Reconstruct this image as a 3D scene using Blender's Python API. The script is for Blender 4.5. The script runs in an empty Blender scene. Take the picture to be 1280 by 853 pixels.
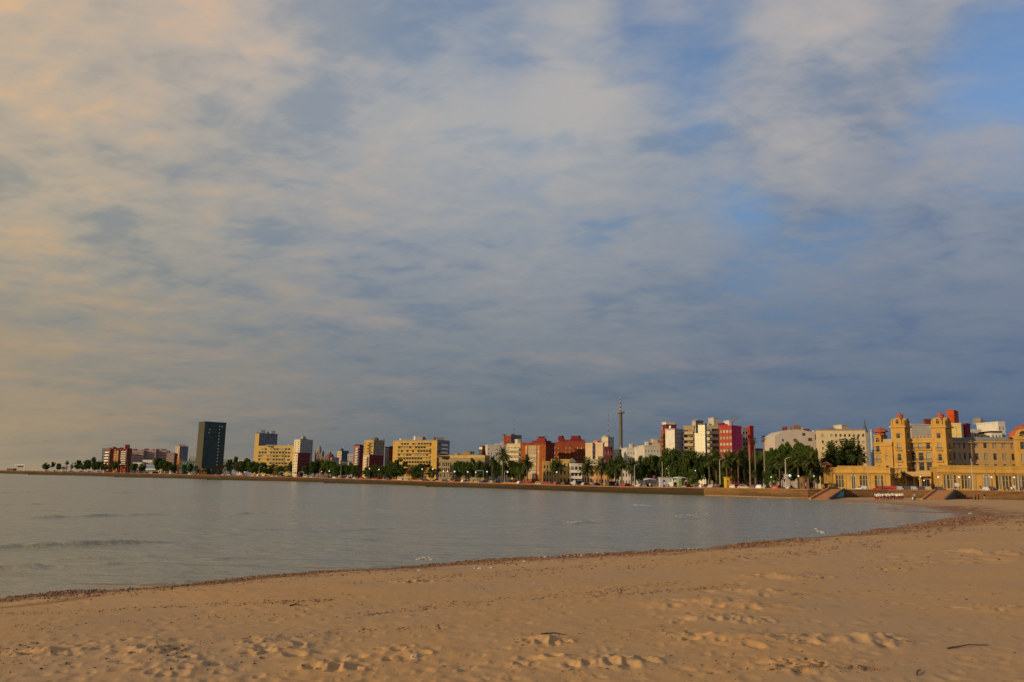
import bpy, bmesh, math, random
import numpy as np
from mathutils import Vector, Matrix
rnd = random.Random(7)
S = bpy.context.scene
COL = S.collection
R = math.radians

# ------------------------------------------------------------------ camera (28.8 mm equivalent, pitched up, slightly rolled)
F = 1024.0
CAMZ = 3.7
PITCH = math.atan(172.5 / F)
ROLL = 0.018
_f = Vector((0, math.cos(PITCH), math.sin(PITCH)))
_u0 = Vector((0, -math.sin(PITCH), math.cos(PITCH)))
_r0 = Vector((1, 0, 0))
_X = _r0 * math.cos(ROLL) + _u0 * math.sin(ROLL)
_Y = _u0 * math.cos(ROLL) - _r0 * math.sin(ROLL)

def ray(px, py):
    return _X * ((px - 640) / F) + _Y * ((426.5 - py) / F) + _f

def plane(px, py, z=0.0):
    d = ray(px, py)
    t = (z - CAMZ) / d.z
    return Vector((d.x * t, d.y * t, z))

def at(px, py, Y):
    d = ray(px, py)
    t = Y / d.y
    return Vector((d.x * t, Y, CAMZ + d.z * t))

cam = bpy.data.cameras.new('Camera')
cam.lens = 28.8
cam.sensor_width = 36
cam.clip_start = 0.2
cam.clip_end = 30000
camo = bpy.data.objects.new('Camera', cam)
COL.objects.link(camo)
mm = Matrix((_X, _Y, -_f)).transposed().to_4x4()
mm.translation = Vector((0, 0, CAMZ))
camo.matrix_world = mm
S.camera = camo

def lin(c):
    return tuple(((x / 255) / 12.92 if x / 255 <= 0.04045 else ((x / 255 + 0.055) / 1.055) ** 2.4) for x in c)

# ------------------------------------------------------------------ node helper
class NT:
    def __init__(s, tree):
        s.t = tree
        s.n = tree.nodes
        s.l = tree.links
    def put(s, sock, v):
        if isinstance(v, bpy.types.NodeSocket):
            s.l.new(v, sock)
        elif isinstance(v, (tuple, list, Vector)):
            v = tuple(v)
            if sock.type == 'RGBA' and len(v) == 3:
                v = v + (1.0,)
            sock.default_value = v
        else:
            sock.default_value = v
    def node(s, typ, ins=None, **attrs):
        nd = s.n.new(typ)
        for k, v in attrs.items():
            setattr(nd, k, v)
        for k, v in (ins or {}).items():
            s.put(nd.inputs[k], v)
        return nd
    def m(s, op, a, b=None, c=None):
        nd = s.n.new('ShaderNodeMath')
        nd.operation = op
        for i, v in enumerate((a, b, c)):
            if v is not None:
                s.put(nd.inputs[i], v)
        return nd.outputs[0]
    def vm(s, op, a, b=None, out=0):
        nd = s.n.new('ShaderNodeVectorMath')
        nd.operation = op
        s.put(nd.inputs[0], a)
        if b is not None:
            s.put(nd.inputs[1], b)
        return nd.outputs[out]
    def mix(s, f, a, b, blend='MIX'):
        nd = s.n.new('ShaderNodeMix')
        nd.data_type = 'RGBA'
        nd.blend_type = blend
        nd.clamp_factor = True
        s.put(nd.inputs[0], f)
        s.put(nd.inputs[6], a)
        s.put(nd.inputs[7], b)
        return nd.outputs[2]
    def sm(s, x, a, b, lo=0.0, hi=1.0):
        nd = s.n.new('ShaderNodeMapRange')
        nd.interpolation_type = 'SMOOTHSTEP'
        s.put(nd.inputs[0], x)
        for i, v in enumerate((a, b, lo, hi)):
            nd.inputs[i + 1].default_value = v
        return nd.outputs[0]
    def noise(s, vec, scale, detail=4, rough=0.55, dist=0.0, out='Fac'):
        nd = s.node('ShaderNodeTexNoise', {'Vector': vec, 'Scale': scale, 'Detail': detail, 'Roughness': rough, 'Distortion': dist})
        return nd.outputs[out]
    def ramp(s, x, stops):
        nd = s.n.new('ShaderNodeValToRGB')
        s.put(nd.inputs[0], x)
        el = nd.color_ramp.elements
        while len(el) < len(stops):
            el.new(0.5)
        for e, (p, c) in zip(el, stops):
            e.position = p
            e.color = tuple(c) + (1.0,)
        return nd.outputs[0]
    def comb(s, x, y, z):
        return s.node('ShaderNodeCombineXYZ', {0: x, 1: y, 2: z}).outputs[0]

# ------------------------------------------------------------------ sun and sky
SUN_B, SUN_E = R(122), R(13)          # bearing to the left of the view direction, elevation
sdir = Vector((-math.sin(SUN_B) * math.cos(SUN_E), math.cos(SUN_B) * math.cos(SUN_E), math.sin(SUN_E)))
sl = bpy.data.lights.new('sun', 'SUN')
sl.energy = 3.8
sl.angle = R(0.6)
sl.color = (1.0, 0.74, 0.42)
so = bpy.data.objects.new('sun', sl)
COL.objects.link(so)
so.rotation_euler = sdir.to_track_quat('Z', 'Y').to_euler()
so.location = (-60, -20, 40)

W = bpy.data.worlds.new('World')
S.world = W
W.use_nodes = True
wn = NT(W.node_tree)
wn.n.clear()
sky = wn.node('ShaderNodeTexSky', sky_type='NISHITA', sun_disc=False, sun_elevation=SUN_E, sun_rotation=-SUN_B, altitude=0)
sky.air_density = 1.0
sky.dust_density = 1.2
sky.ozone_density = 2.0
d = wn.vm('NORMALIZE', wn.node('ShaderNodeTexCoord').outputs['Generated'])
sx = wn.node('ShaderNodeSeparateXYZ', {0: d})
dx, dy, dz = sx.outputs
hl = wn.m('SQRT', wn.m('ADD', wn.m('MULTIPLY', dx, dx), wn.m('ADD', wn.m('MULTIPLY', dy, dy), 1e-6)))
t = wn.m('DIVIDE', dx, hl)
zz = wn.m('MAXIMUM', dz, 0.0)
# cloud deck: direction projected on a flat layer, so that clouds shrink to the horizon
den = wn.m('ADD', zz, 0.20)
qx, qy = wn.m('DIVIDE', dx, den), wn.m('DIVIDE', dy, den)
q = wn.comb(qx, qy, 0.0)
def rot(deg, sy, off):
    ca, sa = math.cos(R(deg)), math.sin(R(deg))
    return wn.comb(wn.m('ADD', wn.m('MULTIPLY', qx, ca), wn.m('MULTIPLY', qy, sa)),
                   wn.m('MULTIPLY', wn.m('SUBTRACT', wn.m('MULTIPLY', qy, ca), wn.m('MULTIPLY', qx, sa)), sy), off)
qr = rot(-24, 1.35, 3.3)
qs = rot(28, 1.9, 7.7)
n_big = wn.noise(q, 1.05, 3, 0.5, 0.3)
n_mid = wn.noise(qr, 2.1, 5, 0.54, 0.5)
n_fine = wn.noise(qr, 7.0, 4, 0.55, 0.5)
n_str = wn.noise(qs, 3.0, 5, 0.52, 0.6)
n_rip = wn.noise(rot(-12, 1.5, 11.0), 14.0, 3, 0.5, 0.6)
tone = wn.m('ADD', wn.m('MULTIPLY', n_big, 0.18), wn.m('ADD', wn.m('MULTIPLY', n_mid, 0.34), wn.m('ADD', wn.m('ADD', wn.m('MULTIPLY', n_fine, 0.17), wn.m('MULTIPLY', n_rip, 0.09)), wn.m('MULTIPLY', n_str, 0.22))))

def blob(px, py, inner, outer):
    """1 inside the inner angle (degrees) about one direction of the sky, 0 outside the outer one"""
    v = ray(px, py).normalized()
    dd = wn.vm('DOT_PRODUCT', d, v, out=1)
    return wn.sm(dd, math.cos(R(outer)), math.cos(R(inner)))

LEFT = [(0.0, lin((150, 136, 112))), (0.06, lin((150, 139, 119))), (0.14, lin((148, 143, 130))), (0.27, lin((171, 161, 143))), (0.40, lin((188, 171, 150))), (0.55, lin((194, 174, 153))), (1.0, lin((150, 150, 155)))]
MIDC = [(0.0, lin((100, 109, 116))), (0.06, lin((108, 117, 125))), (0.14, lin((120, 129, 138))), (0.27, lin((142, 149, 158))), (0.40, lin((156, 162, 169))), (0.55, lin((157, 162, 170))), (1.0, lin((140, 148, 165)))]
RGHT = [(0.0, lin((84, 101, 121))), (0.06, lin((90, 108, 131))), (0.14, lin((104, 119, 141))), (0.27, lin((122, 135, 155))), (0.40, lin((146, 151, 162))), (0.55, lin((156, 159, 168))), (1.0, lin((130, 145, 170)))]
cl, cm_, cr = wn.ramp(zz, LEFT), wn.ramp(zz, MIDC), wn.ramp(zz, RGHT)
base = wn.mix(wn.sm(t, -0.62, -0.04), cl, wn.mix(wn.sm(t, -0.05, 0.52), cm_, cr))
amp = wn.sm(zz, 0.0, 0.30, 0.45, 1.0)
hi = wn.m('MULTIPLY', wn.sm(tone, 0.488, 0.585), amp)
lo = wn.m('MULTIPLY', wn.sm(tone, 0.508, 0.405), amp)
cool = wn.mix(1.0, base, (0.66, 0.78, 0.93), 'MULTIPLY')
warm = wn.mix(1.0, base, wn.mix(wn.sm(t, -0.5, 0.0), (1.36, 1.10, 0.86), (1.20, 1.11, 1.02)), 'MULTIPLY')
cloud = wn.mix(wn.m('MULTIPLY', lo, 0.95), wn.mix(wn.m('MULTIPLY', hi, 0.95), base, warm), cool)
# faint pinkish streaks low over the town, where the last sun catches the underside of the deck
qlow = wn.comb(wn.m('MULTIPLY', t, 3.2), wn.m('MULTIPLY', zz, 20.0), 1.7)
nl = wn.noise(qlow, 1.5, 4, 0.5, 0.4)
lowm = wn.m('MULTIPLY', wn.sm(zz, 0.02, 0.08), wn.sm(zz, 0.30, 0.16))
cloud = wn.mix(wn.m('MULTIPLY', wn.m('MULTIPLY', wn.sm(nl, 0.52, 0.72), lowm), 0.55), cloud, wn.mix(1.0, cloud, (1.42, 1.16, 1.02), 'MULTIPLY'))
cloud = wn.mix(wn.m('MULTIPLY', wn.m('MULTIPLY', wn.sm(nl, 0.48, 0.30), lowm), 0.5), cloud, wn.mix(1.0, cloud, (0.80, 0.88, 0.96), 'MULTIPLY'))
glow = blob(-110, 545, 2, 11)
cloud = wn.mix(wn.m('MULTIPLY', glow, wn.m('MULTIPLY', n_mid, 0.7)), cloud, lin((172, 150, 120)))
# gaps in the deck where the blue shows, and brighter banks beside them
def addm(*a):
    r = a[0]
    for x in a[1:]:
        r = wn.m('ADD', r, x)
    return r
gap = addm(wn.m('MULTIPLY', blob(860, 55, 0.2, 7), 0.95), wn.m('MULTIPLY', blob(1255, 140, 0.3, 8), 0.9), wn.m('MULTIPLY', blob(1275, 50, 0.5, 6), 0.5),
           wn.m('MULTIPLY', blob(905, 215, 0.5, 6), 0.40), wn.m('MULTIPLY', blob(1000, 290, 0.5, 9), 0.28), wn.m('MULTIPLY', blob(640, 150, 0.5, 7), 0.42),
           wn.m('MULTIPLY', blob(700, 20, 0.5, 8), 0.45), wn.m('MULTIPLY', blob(560, 60, 0.5, 7), 0.30), wn.m('MULTIPLY', blob(720, 250, 0.5, 8), 0.30), wn.m('MULTIPLY', wn.m('MULTIPLY', wn.sm(dy, 0.15, -0.45), wn.sm(t, -0.1, 0.5)), 1.3))  # last term: unseen clear sky behind the viewpoint, added to make the ambient bluer
bright = addm(wn.m('MULTIPLY', blob(985, 120, 1, 7), 0.65), wn.m('MULTIPLY', blob(1090, 70, 1, 7), 0.5), wn.m('MULTIPLY', blob(1215, 245, 1, 6), 0.5), wn.m('MULTIPLY', blob(1020, 205, 1, 5), 0.5), wn.m('MULTIPLY', blob(755, 150, 1, 7), 0.35),
              wn.m('MULTIPLY', blob(340, 70, 1, 8), 0.35), wn.m('MULTIPLY', blob(60, 260, 1, 8), 0.3))
gapf = wn.sm(addm(gap, wn.m('MULTIPLY', wn.m('SUBTRACT', 0.5, tone), 3.6), wn.m('MULTIPLY', bright, -0.6)), 0.10, 1.45)
cloud = wn.mix(wn.m('MULTIPLY', wn.m('MINIMUM', bright, 1.0), wn.sm(tone, 0.40, 0.56)), cloud, wn.mix(1.0, cloud, (1.26, 1.15, 1.04), 'MULTIPLY'))
bg1 = wn.node('ShaderNodeBackground', {'Color': wn.mix(1.0, sky.outputs[0], (0.72, 0.88, 1.05), 'MULTIPLY'), 'Strength': 0.15})
bg2 = wn.node('ShaderNodeBackground', {'Color': cloud, 'Strength': 1.0})
ms = wn.node('ShaderNodeMixShader', {0: wn.m('SUBTRACT', 1.0, wn.m('MULTIPLY', gapf, wn.sm(zz, 0.10, 0.22, 0.0, 0.78))), 1: bg1.outputs[0], 2: bg2.outputs[0]})
wn.l.new(ms.outputs[0], wn.node('ShaderNodeOutputWorld').inputs[0])

S.view_settings.view_transform = 'Standard'
S.view_settings.look = 'None'
S.view_settings.exposure = 0
S.view_settings.gamma = 1
S.cycles.use_denoising = True
S.cycles.max_bounces = 5
S.cycles.diffuse_bounces = 2
S.cycles.glossy_bounces = 3
S.cycles.transparent_max_bounces = 6
S.cycles.caustics_reflective = False
S.cycles.caustics_refractive = False

# ------------------------------------------------------------------ mesh collector, tags
class MB:
    def __init__(s):
        s.v, s.f, s.m = [], [], []
    def quad(s, a, b, c, d, mi=0):
        i = len(s.v)
        s.v += [tuple(a), tuple(b), tuple(c), tuple(d)]
        s.f.append((i, i + 1, i + 2, i + 3))
        s.m.append(mi)
    def poly(s, pts, mi=0):
        i = len(s.v)
        s.v += [tuple(p) for p in pts]
        s.f.append(tuple(range(i, i + len(pts))))
        s.m.append(mi)
    def box(s, x0, x1, y0, y1, z0, z1, mi=0):
        i = len(s.v)
        s.v += [(x, y, z) for z in (z0, z1) for y in (y0, y1) for x in (x0, x1)]
        for q_ in ((0, 2, 3, 1), (4, 5, 7, 6), (0, 1, 5, 4), (2, 6, 7, 3), (0, 4, 6, 2), (1, 3, 7, 5)):
            s.f.append(tuple(i + k for k in q_))
            s.m.append(mi)
    def prism(s, pts, z0, z1, mi=0):
        """plan outline, counter-clockwise, extruded"""
        i, n = len(s.v), len(pts)
        s.v += [(p[0], p[1], z0) for p in pts] + [(p[0], p[1], z1) for p in pts]
        s.f.append(tuple(i + k for k in range(n - 1, -1, -1)))
        s.f.append(tuple(i + n + k for k in range(n)))
        s.m += [mi, mi]
        for k in range(n):
            k2 = (k + 1) % n
            s.f.append((i + k, i + k2, i + n + k2, i + n + k))
            s.m.append(mi)
    def tube(s, p0, p1, r0, r1, n=8, mi=0, cap=True):
        p0, p1 = Vector(p0), Vector(p1)
        ax = (p1 - p0).normalized()
        a = ax.orthogonal().normalized()
        b = ax.cross(a)
        i = len(s.v)
        for p, r in ((p0, r0), (p1, r1)):
            for k in range(n):
                an = 2 * math.pi * k / n
                s.v.append(tuple(p + a * (r * math.cos(an)) + b * (r * math.sin(an))))
        for k in range(n):
            k2 = (k + 1) % n
            s.f.append((i + k, i + k2, i + n + k2, i + n + k))
            s.m.append(mi)
        if cap:
            s.f.append(tuple(i + k for k in range(n - 1, -1, -1)))
            s.f.append(tuple(i + n + k for k in range(n)))
            s.m += [mi, mi]
    def lathe(s, prof, n=12, c=(0, 0, 0), mi=0):
        """profile of (radius, z), bottom to top"""
        i = len(s.v)
        for r, z in prof:
            for k in range(n):
                an = 2 * math.pi * (k + 0.5) / n
                s.v.append((c[0] + r * math.cos(an), c[1] + r * math.sin(an), c[2] + z))
        for j in range(len(prof) - 1):
            for k in range(n):
                k2 = (k + 1) % n
                s.f.append((i + j * n + k, i + j * n + k2, i + (j + 1) * n + k2, i + (j + 1) * n + k))
                s.m.append(mi)
        s.f.append(tuple(i + k for k in range(n - 1, -1, -1)))
        s.m.append(mi)
        s.f.append(tuple(i + (len(prof) - 1) * n + k for k in range(n)))
        s.m.append(mi)
    def mesh(s, name, mats):
        me = bpy.data.meshes.new(name)
        me.from_pydata(s.v, [], s.f)
        for m_ in (mats if isinstance(mats, (list, tuple)) else [mats]):
            me.materials.append(m_)
        if any(s.m):
            me.polygons.foreach_set('material_index', s.m)
        me.update()
        return me
    def build(s, name, mats, parent=None, loc=None, smooth=False):
        me = s.mesh(name, mats)
        if smooth:
            me.polygons.foreach_set('use_smooth', [True] * len(me.polygons))
        return link(name, me, parent, loc)

def link(name, data, parent=None, loc=None, rz=0.0, scale=None):
    o = bpy.data.objects.new(name, data)
    COL.objects.link(o)
    if parent is not None:
        o.parent = parent
    if loc is not None:
        o.location = loc
    if rz:
        o.rotation_euler = (0, 0, rz)
    if scale is not None:
        o.scale = scale
    return o

def tag(o, label=None, cat=None, group=None, kind=None):
    if label: o['label'] = label
    if cat: o['category'] = cat
    if group: o['group'] = group
    if kind: o['kind'] = kind
    return o

def thing(name, label, cat, loc=(0, 0, 0), rz=0.0, group=None):
    return tag(link(name, None, None, loc, rz), label, cat, group)

PENDING = []
ORD = ['first', 'second', 'third', 'fourth', 'fifth', 'sixth', 'seventh', 'eighth', 'ninth', 'tenth', 'eleventh', 'twelfth', 'thirteenth', 'fourteenth',
       'fifteenth', 'sixteenth', 'seventeenth', 'eighteenth', 'nineteenth', 'twentieth', 'twenty-first', 'twenty-second', 'twenty-third', 'twenty-fourth']
NUM = ['', 'one', 'two', 'three', 'four', 'five', 'six', 'seven', 'eight', 'nine', 'ten', 'eleven', 'twelve', 'thirteen', 'fourteen', 'fifteen', 'sixteen', 'seventeen', 'eighteen', 'nineteen', 'twenty']
def later(o, base, px):
    """a repeat whose label is made unique, once all are placed, by its order among those that share the description"""
    PENDING.append((o, base, px))
def settle_labels():
    by = {}
    for o, b, p in PENDING:
        by.setdefault(b, []).append((p, o))
    for b, rows in by.items():
        rows.sort(key=lambda r: r[0])
        n = len(rows)
        for i, (p, o) in enumerate(rows):
            if n == 1:
                o['label'] = b
            elif n == 2:
                o['label'] = b + (', the left one of two' if i == 0 else ', the right one of two')
            else:
                o['label'] = b + ', ' + ORD[min(i, 23)] + ' from the left'

# ------------------------------------------------------------------ materials
def new_mat(name):
    m_ = bpy.data.materials.new(name)
    m_.use_nodes = True
    k = NT(m_.node_tree)
    k.n.clear()
    out = k.node('ShaderNodeOutputMaterial')
    return m_, k, out

_mc = {}
def paint(rgb, rough=0.85, dirt=0.22, scale=0.35, metallic=0.0, spec=0.3):
    """weathered painted or rendered surface: blotches and rain streaks that belong to the surface"""
    key = (tuple(rgb), rough, dirt, scale, metallic)
    if key in _mc:
        return _mc[key]
    m_, k, out = new_mat('weathered_surface')
    tc = k.node('ShaderNodeTexCoord').outputs['Object']
    a = k.noise(tc, scale, 5, 0.6)
    st = k.noise(k.vm('MULTIPLY', tc, (1.6, 1.6, 0.12)), 1.1, 3, 0.6)
    fac = k.m('MULTIPLY', k.m('ADD', k.sm(a, 0.42, 0.72), k.sm(st, 0.5, 0.75)), 0.5)
    lo_ = tuple(c * (1 - dirt * 1.3) * (0.94 if i == 2 else 1.0) for i, c in enumerate(rgb))
    hi_ = tuple(min(1, c * (1 + dirt * 0.25)) for c in rgb)
    col = k.mix(fac, hi_, lo_)
    b = k.node('ShaderNodeBsdfPrincipled', {'Base Color': col, 'Roughness': rough, 'Metallic': metallic, 'Specular IOR Level': spec})
    k.l.new(b.outputs[0], out.inputs[0])
    _mc[key] = m_
    return m_

def brick(rgb):
    key = ('brick',) + tuple(rgb)
    if key in _mc:
        return _mc[key]
    m_, k, out = new_mat('brick_surface')
    tc = k.node('ShaderNodeTexCoord').outputs['Object']
    a = k.noise(tc, 0.5, 5, 0.65)
    b_ = k.noise(k.vm('MULTIPLY', tc, (3, 3, 9)), 1.0, 2, 0.6)
    col = k.mix(k.sm(a, 0.35, 0.75), tuple(c * 1.15 for c in rgb), tuple(c * 0.7 for c in rgb))
    col = k.mix(k.m('MULTIPLY', k.sm(b_, 0.45, 0.8), 0.5), col, tuple(c * 0.6 for c in rgb))
    b = k.node('ShaderNodeBsdfPrincipled', {'Base Color': col, 'Roughness': 0.88, 'Specular IOR Level': 0.2})
    k.l.new(b.outputs[0], out.inputs[0])
    _mc[key] = m_
    return m_

def pane_mat(dark=(0.02, 0.022, 0.026), blind=(0.26, 0.23, 0.18), share=0.2, name='window_glass', rough=0.07):
    m_, k, out = new_mat(name)
    r_ = k.node('ShaderNodeObjectInfo').outputs['Random']
    col = k.mix(k.sm(r_, 1 - share - 0.02, 1 - share + 0.02), dark, blind)
    b = k.node('ShaderNodeBsdfPrincipled', {'Base Color': col, 'Roughness': rough, 'Specular IOR Level': 0.5, 'Coat Weight': 0.15})
    k.l.new(b.outputs[0], out.inputs[0])
    return m_
GLASS = pane_mat()
GLASSB = pane_mat((0.03, 0.034, 0.04), (0.30, 0.27, 0.21), 0.4, 'curtained_window_glass')
GLASS_PALE = pane_mat((0.28, 0.24, 0.15), (0.40, 0.35, 0.24), 0.5, 'shuttered_window_glass', 0.25)
GLASS_TEAL = pane_mat((0.02, 0.07, 0.075), (0.05, 0.14, 0.13), 0.3, 'teal_glass')
FRAME = paint((0.20, 0.18, 0.16), 0.6, 0.1)
FRAME_D = paint((0.10, 0.08, 0.06), 0.6, 0.1)
METAL = paint((0.30, 0.31, 0.32), 0.45, 0.1, metallic=0.6)
POLE = paint((0.42, 0.40, 0.36), 0.5, 0.1)
DARK = paint((0.035, 0.035, 0.04), 0.8, 0.1)
ROOFG = paint((0.16, 0.155, 0.15), 0.9, 0.2)
CONC = paint((0.33, 0.31, 0.28), 0.9, 0.25)
WHITE = paint((0.66, 0.64, 0.59), 0.8, 0.15)
TILE = brick((0.36, 0.09, 0.05))
# ------------------------------------------------------------------ numpy noise
def vnoise(x, y, seed=0):
    xi, yi = np.floor(x).astype(np.int64), np.floor(y).astype(np.int64)
    fx, fy = x - xi, y - yi
    fx, fy = fx * fx * (3 - 2 * fx), fy * fy * (3 - 2 * fy)
    def h(a, b):
        n = (a * 374761393 + b * 668265263 + seed * 974711) & 0x7fffffff
        n = ((n ^ (n >> 13)) * 1274126177) & 0x7fffffff
        n = (n ^ (n >> 16)) & 0xffffff
        return n / float(0xffffff)
    a, b, c, e = h(xi, yi), h(xi + 1, yi), h(xi, yi + 1), h(xi + 1, yi + 1)
    return (a * (1 - fx) + b * fx) * (1 - fy) + (c * (1 - fx) + e * fx) * fy - 0.5
def fbm(x, y, o=4, seed=0, g=0.5):
    r, a = 0, 1.0
    for i in range(o):
        r = r + a * vnoise(x * 2 ** i + 17.3 * i, y * 2 ** i - 9.1 * i, seed + i)
        a *= g
    return r

def grid_mesh(name, X, Y, Z, mask, mat, attrs=None, smooth=True):
    """sheet from a rows x columns grid; only cells whose four corners are in the mask"""
    nr, nc = X.shape
    ok = mask[:-1, :-1] & mask[1:, :-1] & mask[:-1, 1:] & mask[1:, 1:]
    idx = np.arange(nr * nc).reshape(nr, nc)
    a, b, c, e = idx[:-1, :-1][ok], idx[:-1, 1:][ok], idx[1:, 1:][ok], idx[1:, :-1][ok]
    faces = np.stack([a, b, c, e], 1)
    used = np.unique(faces)
    remap = np.full(nr * nc, -1, np.int64)
    remap[used] = np.arange(len(used))
    faces = remap[faces].astype(np.int32)
    co = np.stack([X.ravel()[used], Y.ravel()[used], Z.ravel()[used]], 1).astype(np.float32)
    me = bpy.data.meshes.new(name)
    me.vertices.add(len(co))
    me.vertices.foreach_set('co', co.ravel())
    me.loops.add(faces.size)
    me.loops.foreach_set('vertex_index', faces.ravel())
    me.polygons.add(len(faces))
    me.polygons.foreach_set('loop_start', np.arange(0, faces.size, 4, dtype=np.int32))
    me.update(calc_edges=True)
    me.polygons.foreach_set('use_smooth', np.ones(len(faces), bool))
    for k, v in (attrs or {}).items():
        at_ = me.attributes.new(k, 'FLOAT', 'POINT')
        at_.data.foreach_set('value', v.ravel()[used].astype(np.float32))
    me.materials.append(mat)
    me.validate()
    return link(name, me)

def seg_dist(X, Y, pts):
    """distance to a polyline and the arc length of the nearest point"""
    best = np.full(X.shape, 1e9)
    arc = np.zeros(X.shape)
    s0 = 0.0
    for (ax, ay), (bx, by) in zip(pts[:-1], pts[1:]):
        vx, vy = bx - ax, by - ay
        L = math.hypot(vx, vy)
        u = np.clip(((X - ax) * vx + (Y - ay) * vy) / (L * L), 0, 1)
        dd = np.hypot(X - ax - u * vx, Y - ay - u * vy)
        k = dd < best
        best = np.where(k, dd, best)
        arc = np.where(k, s0 + u * L, arc)
        s0 += L
    return best, arc
def inside(X, Y, poly):
    r = np.zeros(X.shape, bool)
    n = len(poly)
    for i in range(n):
        x0, y0 = poly[i]
        x1, y1 = poly[(i + 1) % n]
        if y0 == y1:
            continue
        c = ((y0 > Y) != (y1 > Y)) & (X < (x1 - x0) * (Y - y0) / (y1 - y0) + x0)
        r ^= c
    return r

# ------------------------------------------------------------------ wall line and shoreline, from bearings and sight angles
WALL_PX = [(-60, 590.8, 587.3), (0, 592, 588.3), (100, 594.6, 590), (200, 597.5, 592.2), (300, 600.2, 594.7), (400, 603, 597.2), (520, 607, 601), (600, 610, 603.3), (680, 613, 605.6),
           (790, 617, 608.4), (880, 619.6, 609.4), (1010, 623.5, 611.5), (1110, 221, 612.1), (1180, 218, 612.8), (1300, 211, 614.0)]
WALL = []
for px, yb, yt in WALL_PX:
    p = plane(px, yb, 0.0) if px <= 1010 else at(px, 622, yb)
    WALL.append((px, p.x, p.y, at(px, yt, p.y).z))
WALL.append((1700, WALL[-1][1] + 120, WALL[-1][2] - 20, WALL[-1][3]))
def wall_at(px):
    for a, b in zip(WALL[:-1], WALL[1:]):
        if a[0] <= px <= b[0]:
            u = (px - a[0]) / (b[0] - a[0])
            return [a[i] + u * (b[i] - a[i]) for i in range(1, 4)]
    return list(WALL[-1][1:])
def land_z(Y):
    return 2.2 + 1.0 * min(1.0, max(0.0, (Y - 300) / 600))

SHORE_PX = [(-70, 759), (0, 750), (60, 743), (130, 740), (200, 735), (245, 731), (330, 722), (400, 716), (500, 712), (600, 704), (700, 698), (800, 692.5), (880, 686), (950, 678.5), (1050, 668.5), (1110, 661),
            (1160, 654), (1192, 647), (1196, 642), (1170, 637.5), (1140, 633), (1110, 630), (1070, 627.5), (1030, 625), (1000, 623.6)]
SH = [tuple(plane(px, py, 0.0)[:2]) for px, py in SHORE_PX]
SH = [(-75.0, -8.0), (-40.0, 9.0)] + SH + [(WALL[10][1] + 3, WALL[10][2] + 25)]
POLY = SH + [(200, 330), (420, 330), (420, -80), (-75, -80)]

# ------------------------------------------------------------------ beach sheet (polar about the viewpoint: denser where one stands)
ang = np.concatenate([np.arange(-115, -35, 1.2), np.arange(-35, 35.01, 0.072), np.arange(36, 116, 1.2)])
rad = [1.2]
while rad[-1] < 330:
    r_ = rad[-1]
    rad.append(r_ * (1.05 if r_ < 7.5 else 1.0058 if r_ < 60 else 1.011 if r_ < 110 else 1.022))
rad = np.array(rad)
A, RR = np.meshgrid(np.radians(ang), rad)
X, Y = RR * np.sin(A), RR * np.cos(A)
dist, arc = seg_dist(X, Y, SH)
land = inside(X, Y, POLY)
sd = np.where(land, dist, -dist)
sdn = sd + 0.75 * fbm(X * 0.22, Y * 0.30, 4, 5, 0.6) * np.clip(RR / 40, 0.5, 2.2)
zcap = np.interp(RR, [0, 35, 150, 400], [1.5, 1.45, 0.72, 0.68])
Zs = np.where(sdn > 0, zcap * (1 - np.exp(-np.maximum(sdn, 0) / 11.0)), 0.06 * sdn)
Zs = np.maximum(Zs, -1.2)
# a low ridge of weed and sand that the tide left at the water's edge
ridge = np.exp(-((sdn - 0.7) / 0.55) ** 2) * (0.07 + 0.09 * np.maximum(fbm(arc * 0.25, sdn * 0.2, 2, 40), -0.3))
up = np.clip((sdn - 0.4) / 3.0, 0, 1)
rough = np.clip(0.5 + 1.6 * fbm(X * 0.16 + 3, Y * 0.16, 3, 60), 0.12, 1.3)
Zs = Zs + ridge + up * (0.09 * fbm(X * 0.13, Y * 0.13, 3, 11) + rough * (0.010 * fbm(X * 1.1, Y * 1.1, 3, 21) + 0.009 * fbm(X * 3.6, Y * 3.6, 3, 31)))
ZB = Zs.copy()
def sp_(px, py):
    p = plane(px, py, 1.0)
    for _ in range(5):
        i, j = np.searchsorted(rad, p.length if False else math.hypot(p.x, p.y)), np.searchsorted(ang, math.degrees(math.atan2(p.x, p.y)))
        p = plane(px, py, float(ZB[min(i, len(rad) - 1), min(j, len(ang) - 1)]))
    return p
nA = len(ang)
def dent(cx, cy, r, depth, rim=0.35, asp=1.0, th=0.0):
    rr = math.hypot(cx, cy)
    aa = math.degrees(math.atan2(cx, cy))
    i0, i1 = np.searchsorted(rad, rr - 2.4 * r), np.searchsorted(rad, rr + 2.4 * r) + 1
    da = math.degrees(2.4 * r / rr)
    j0, j1 = np.searchsorted(ang, aa - da), np.searchsorted(ang, aa + da) + 1
    xs, ys = X[i0:i1, j0:j1] - cx, Y[i0:i1, j0:j1] - cy
    c_, s_ = math.cos(th), math.sin(th)
    e2 = ((xs * c_ + ys * s_) / asp) ** 2 + (ys * c_ - xs * s_) ** 2
    e2 = e2 / (r * r)
    Zs[i0:i1, j0:j1] += -depth * np.exp(-(e2 * 1.25) ** 1.6) + depth * rim * np.exp(-((np.sqrt(e2) - 1.22) / 0.30) ** 2)
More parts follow.
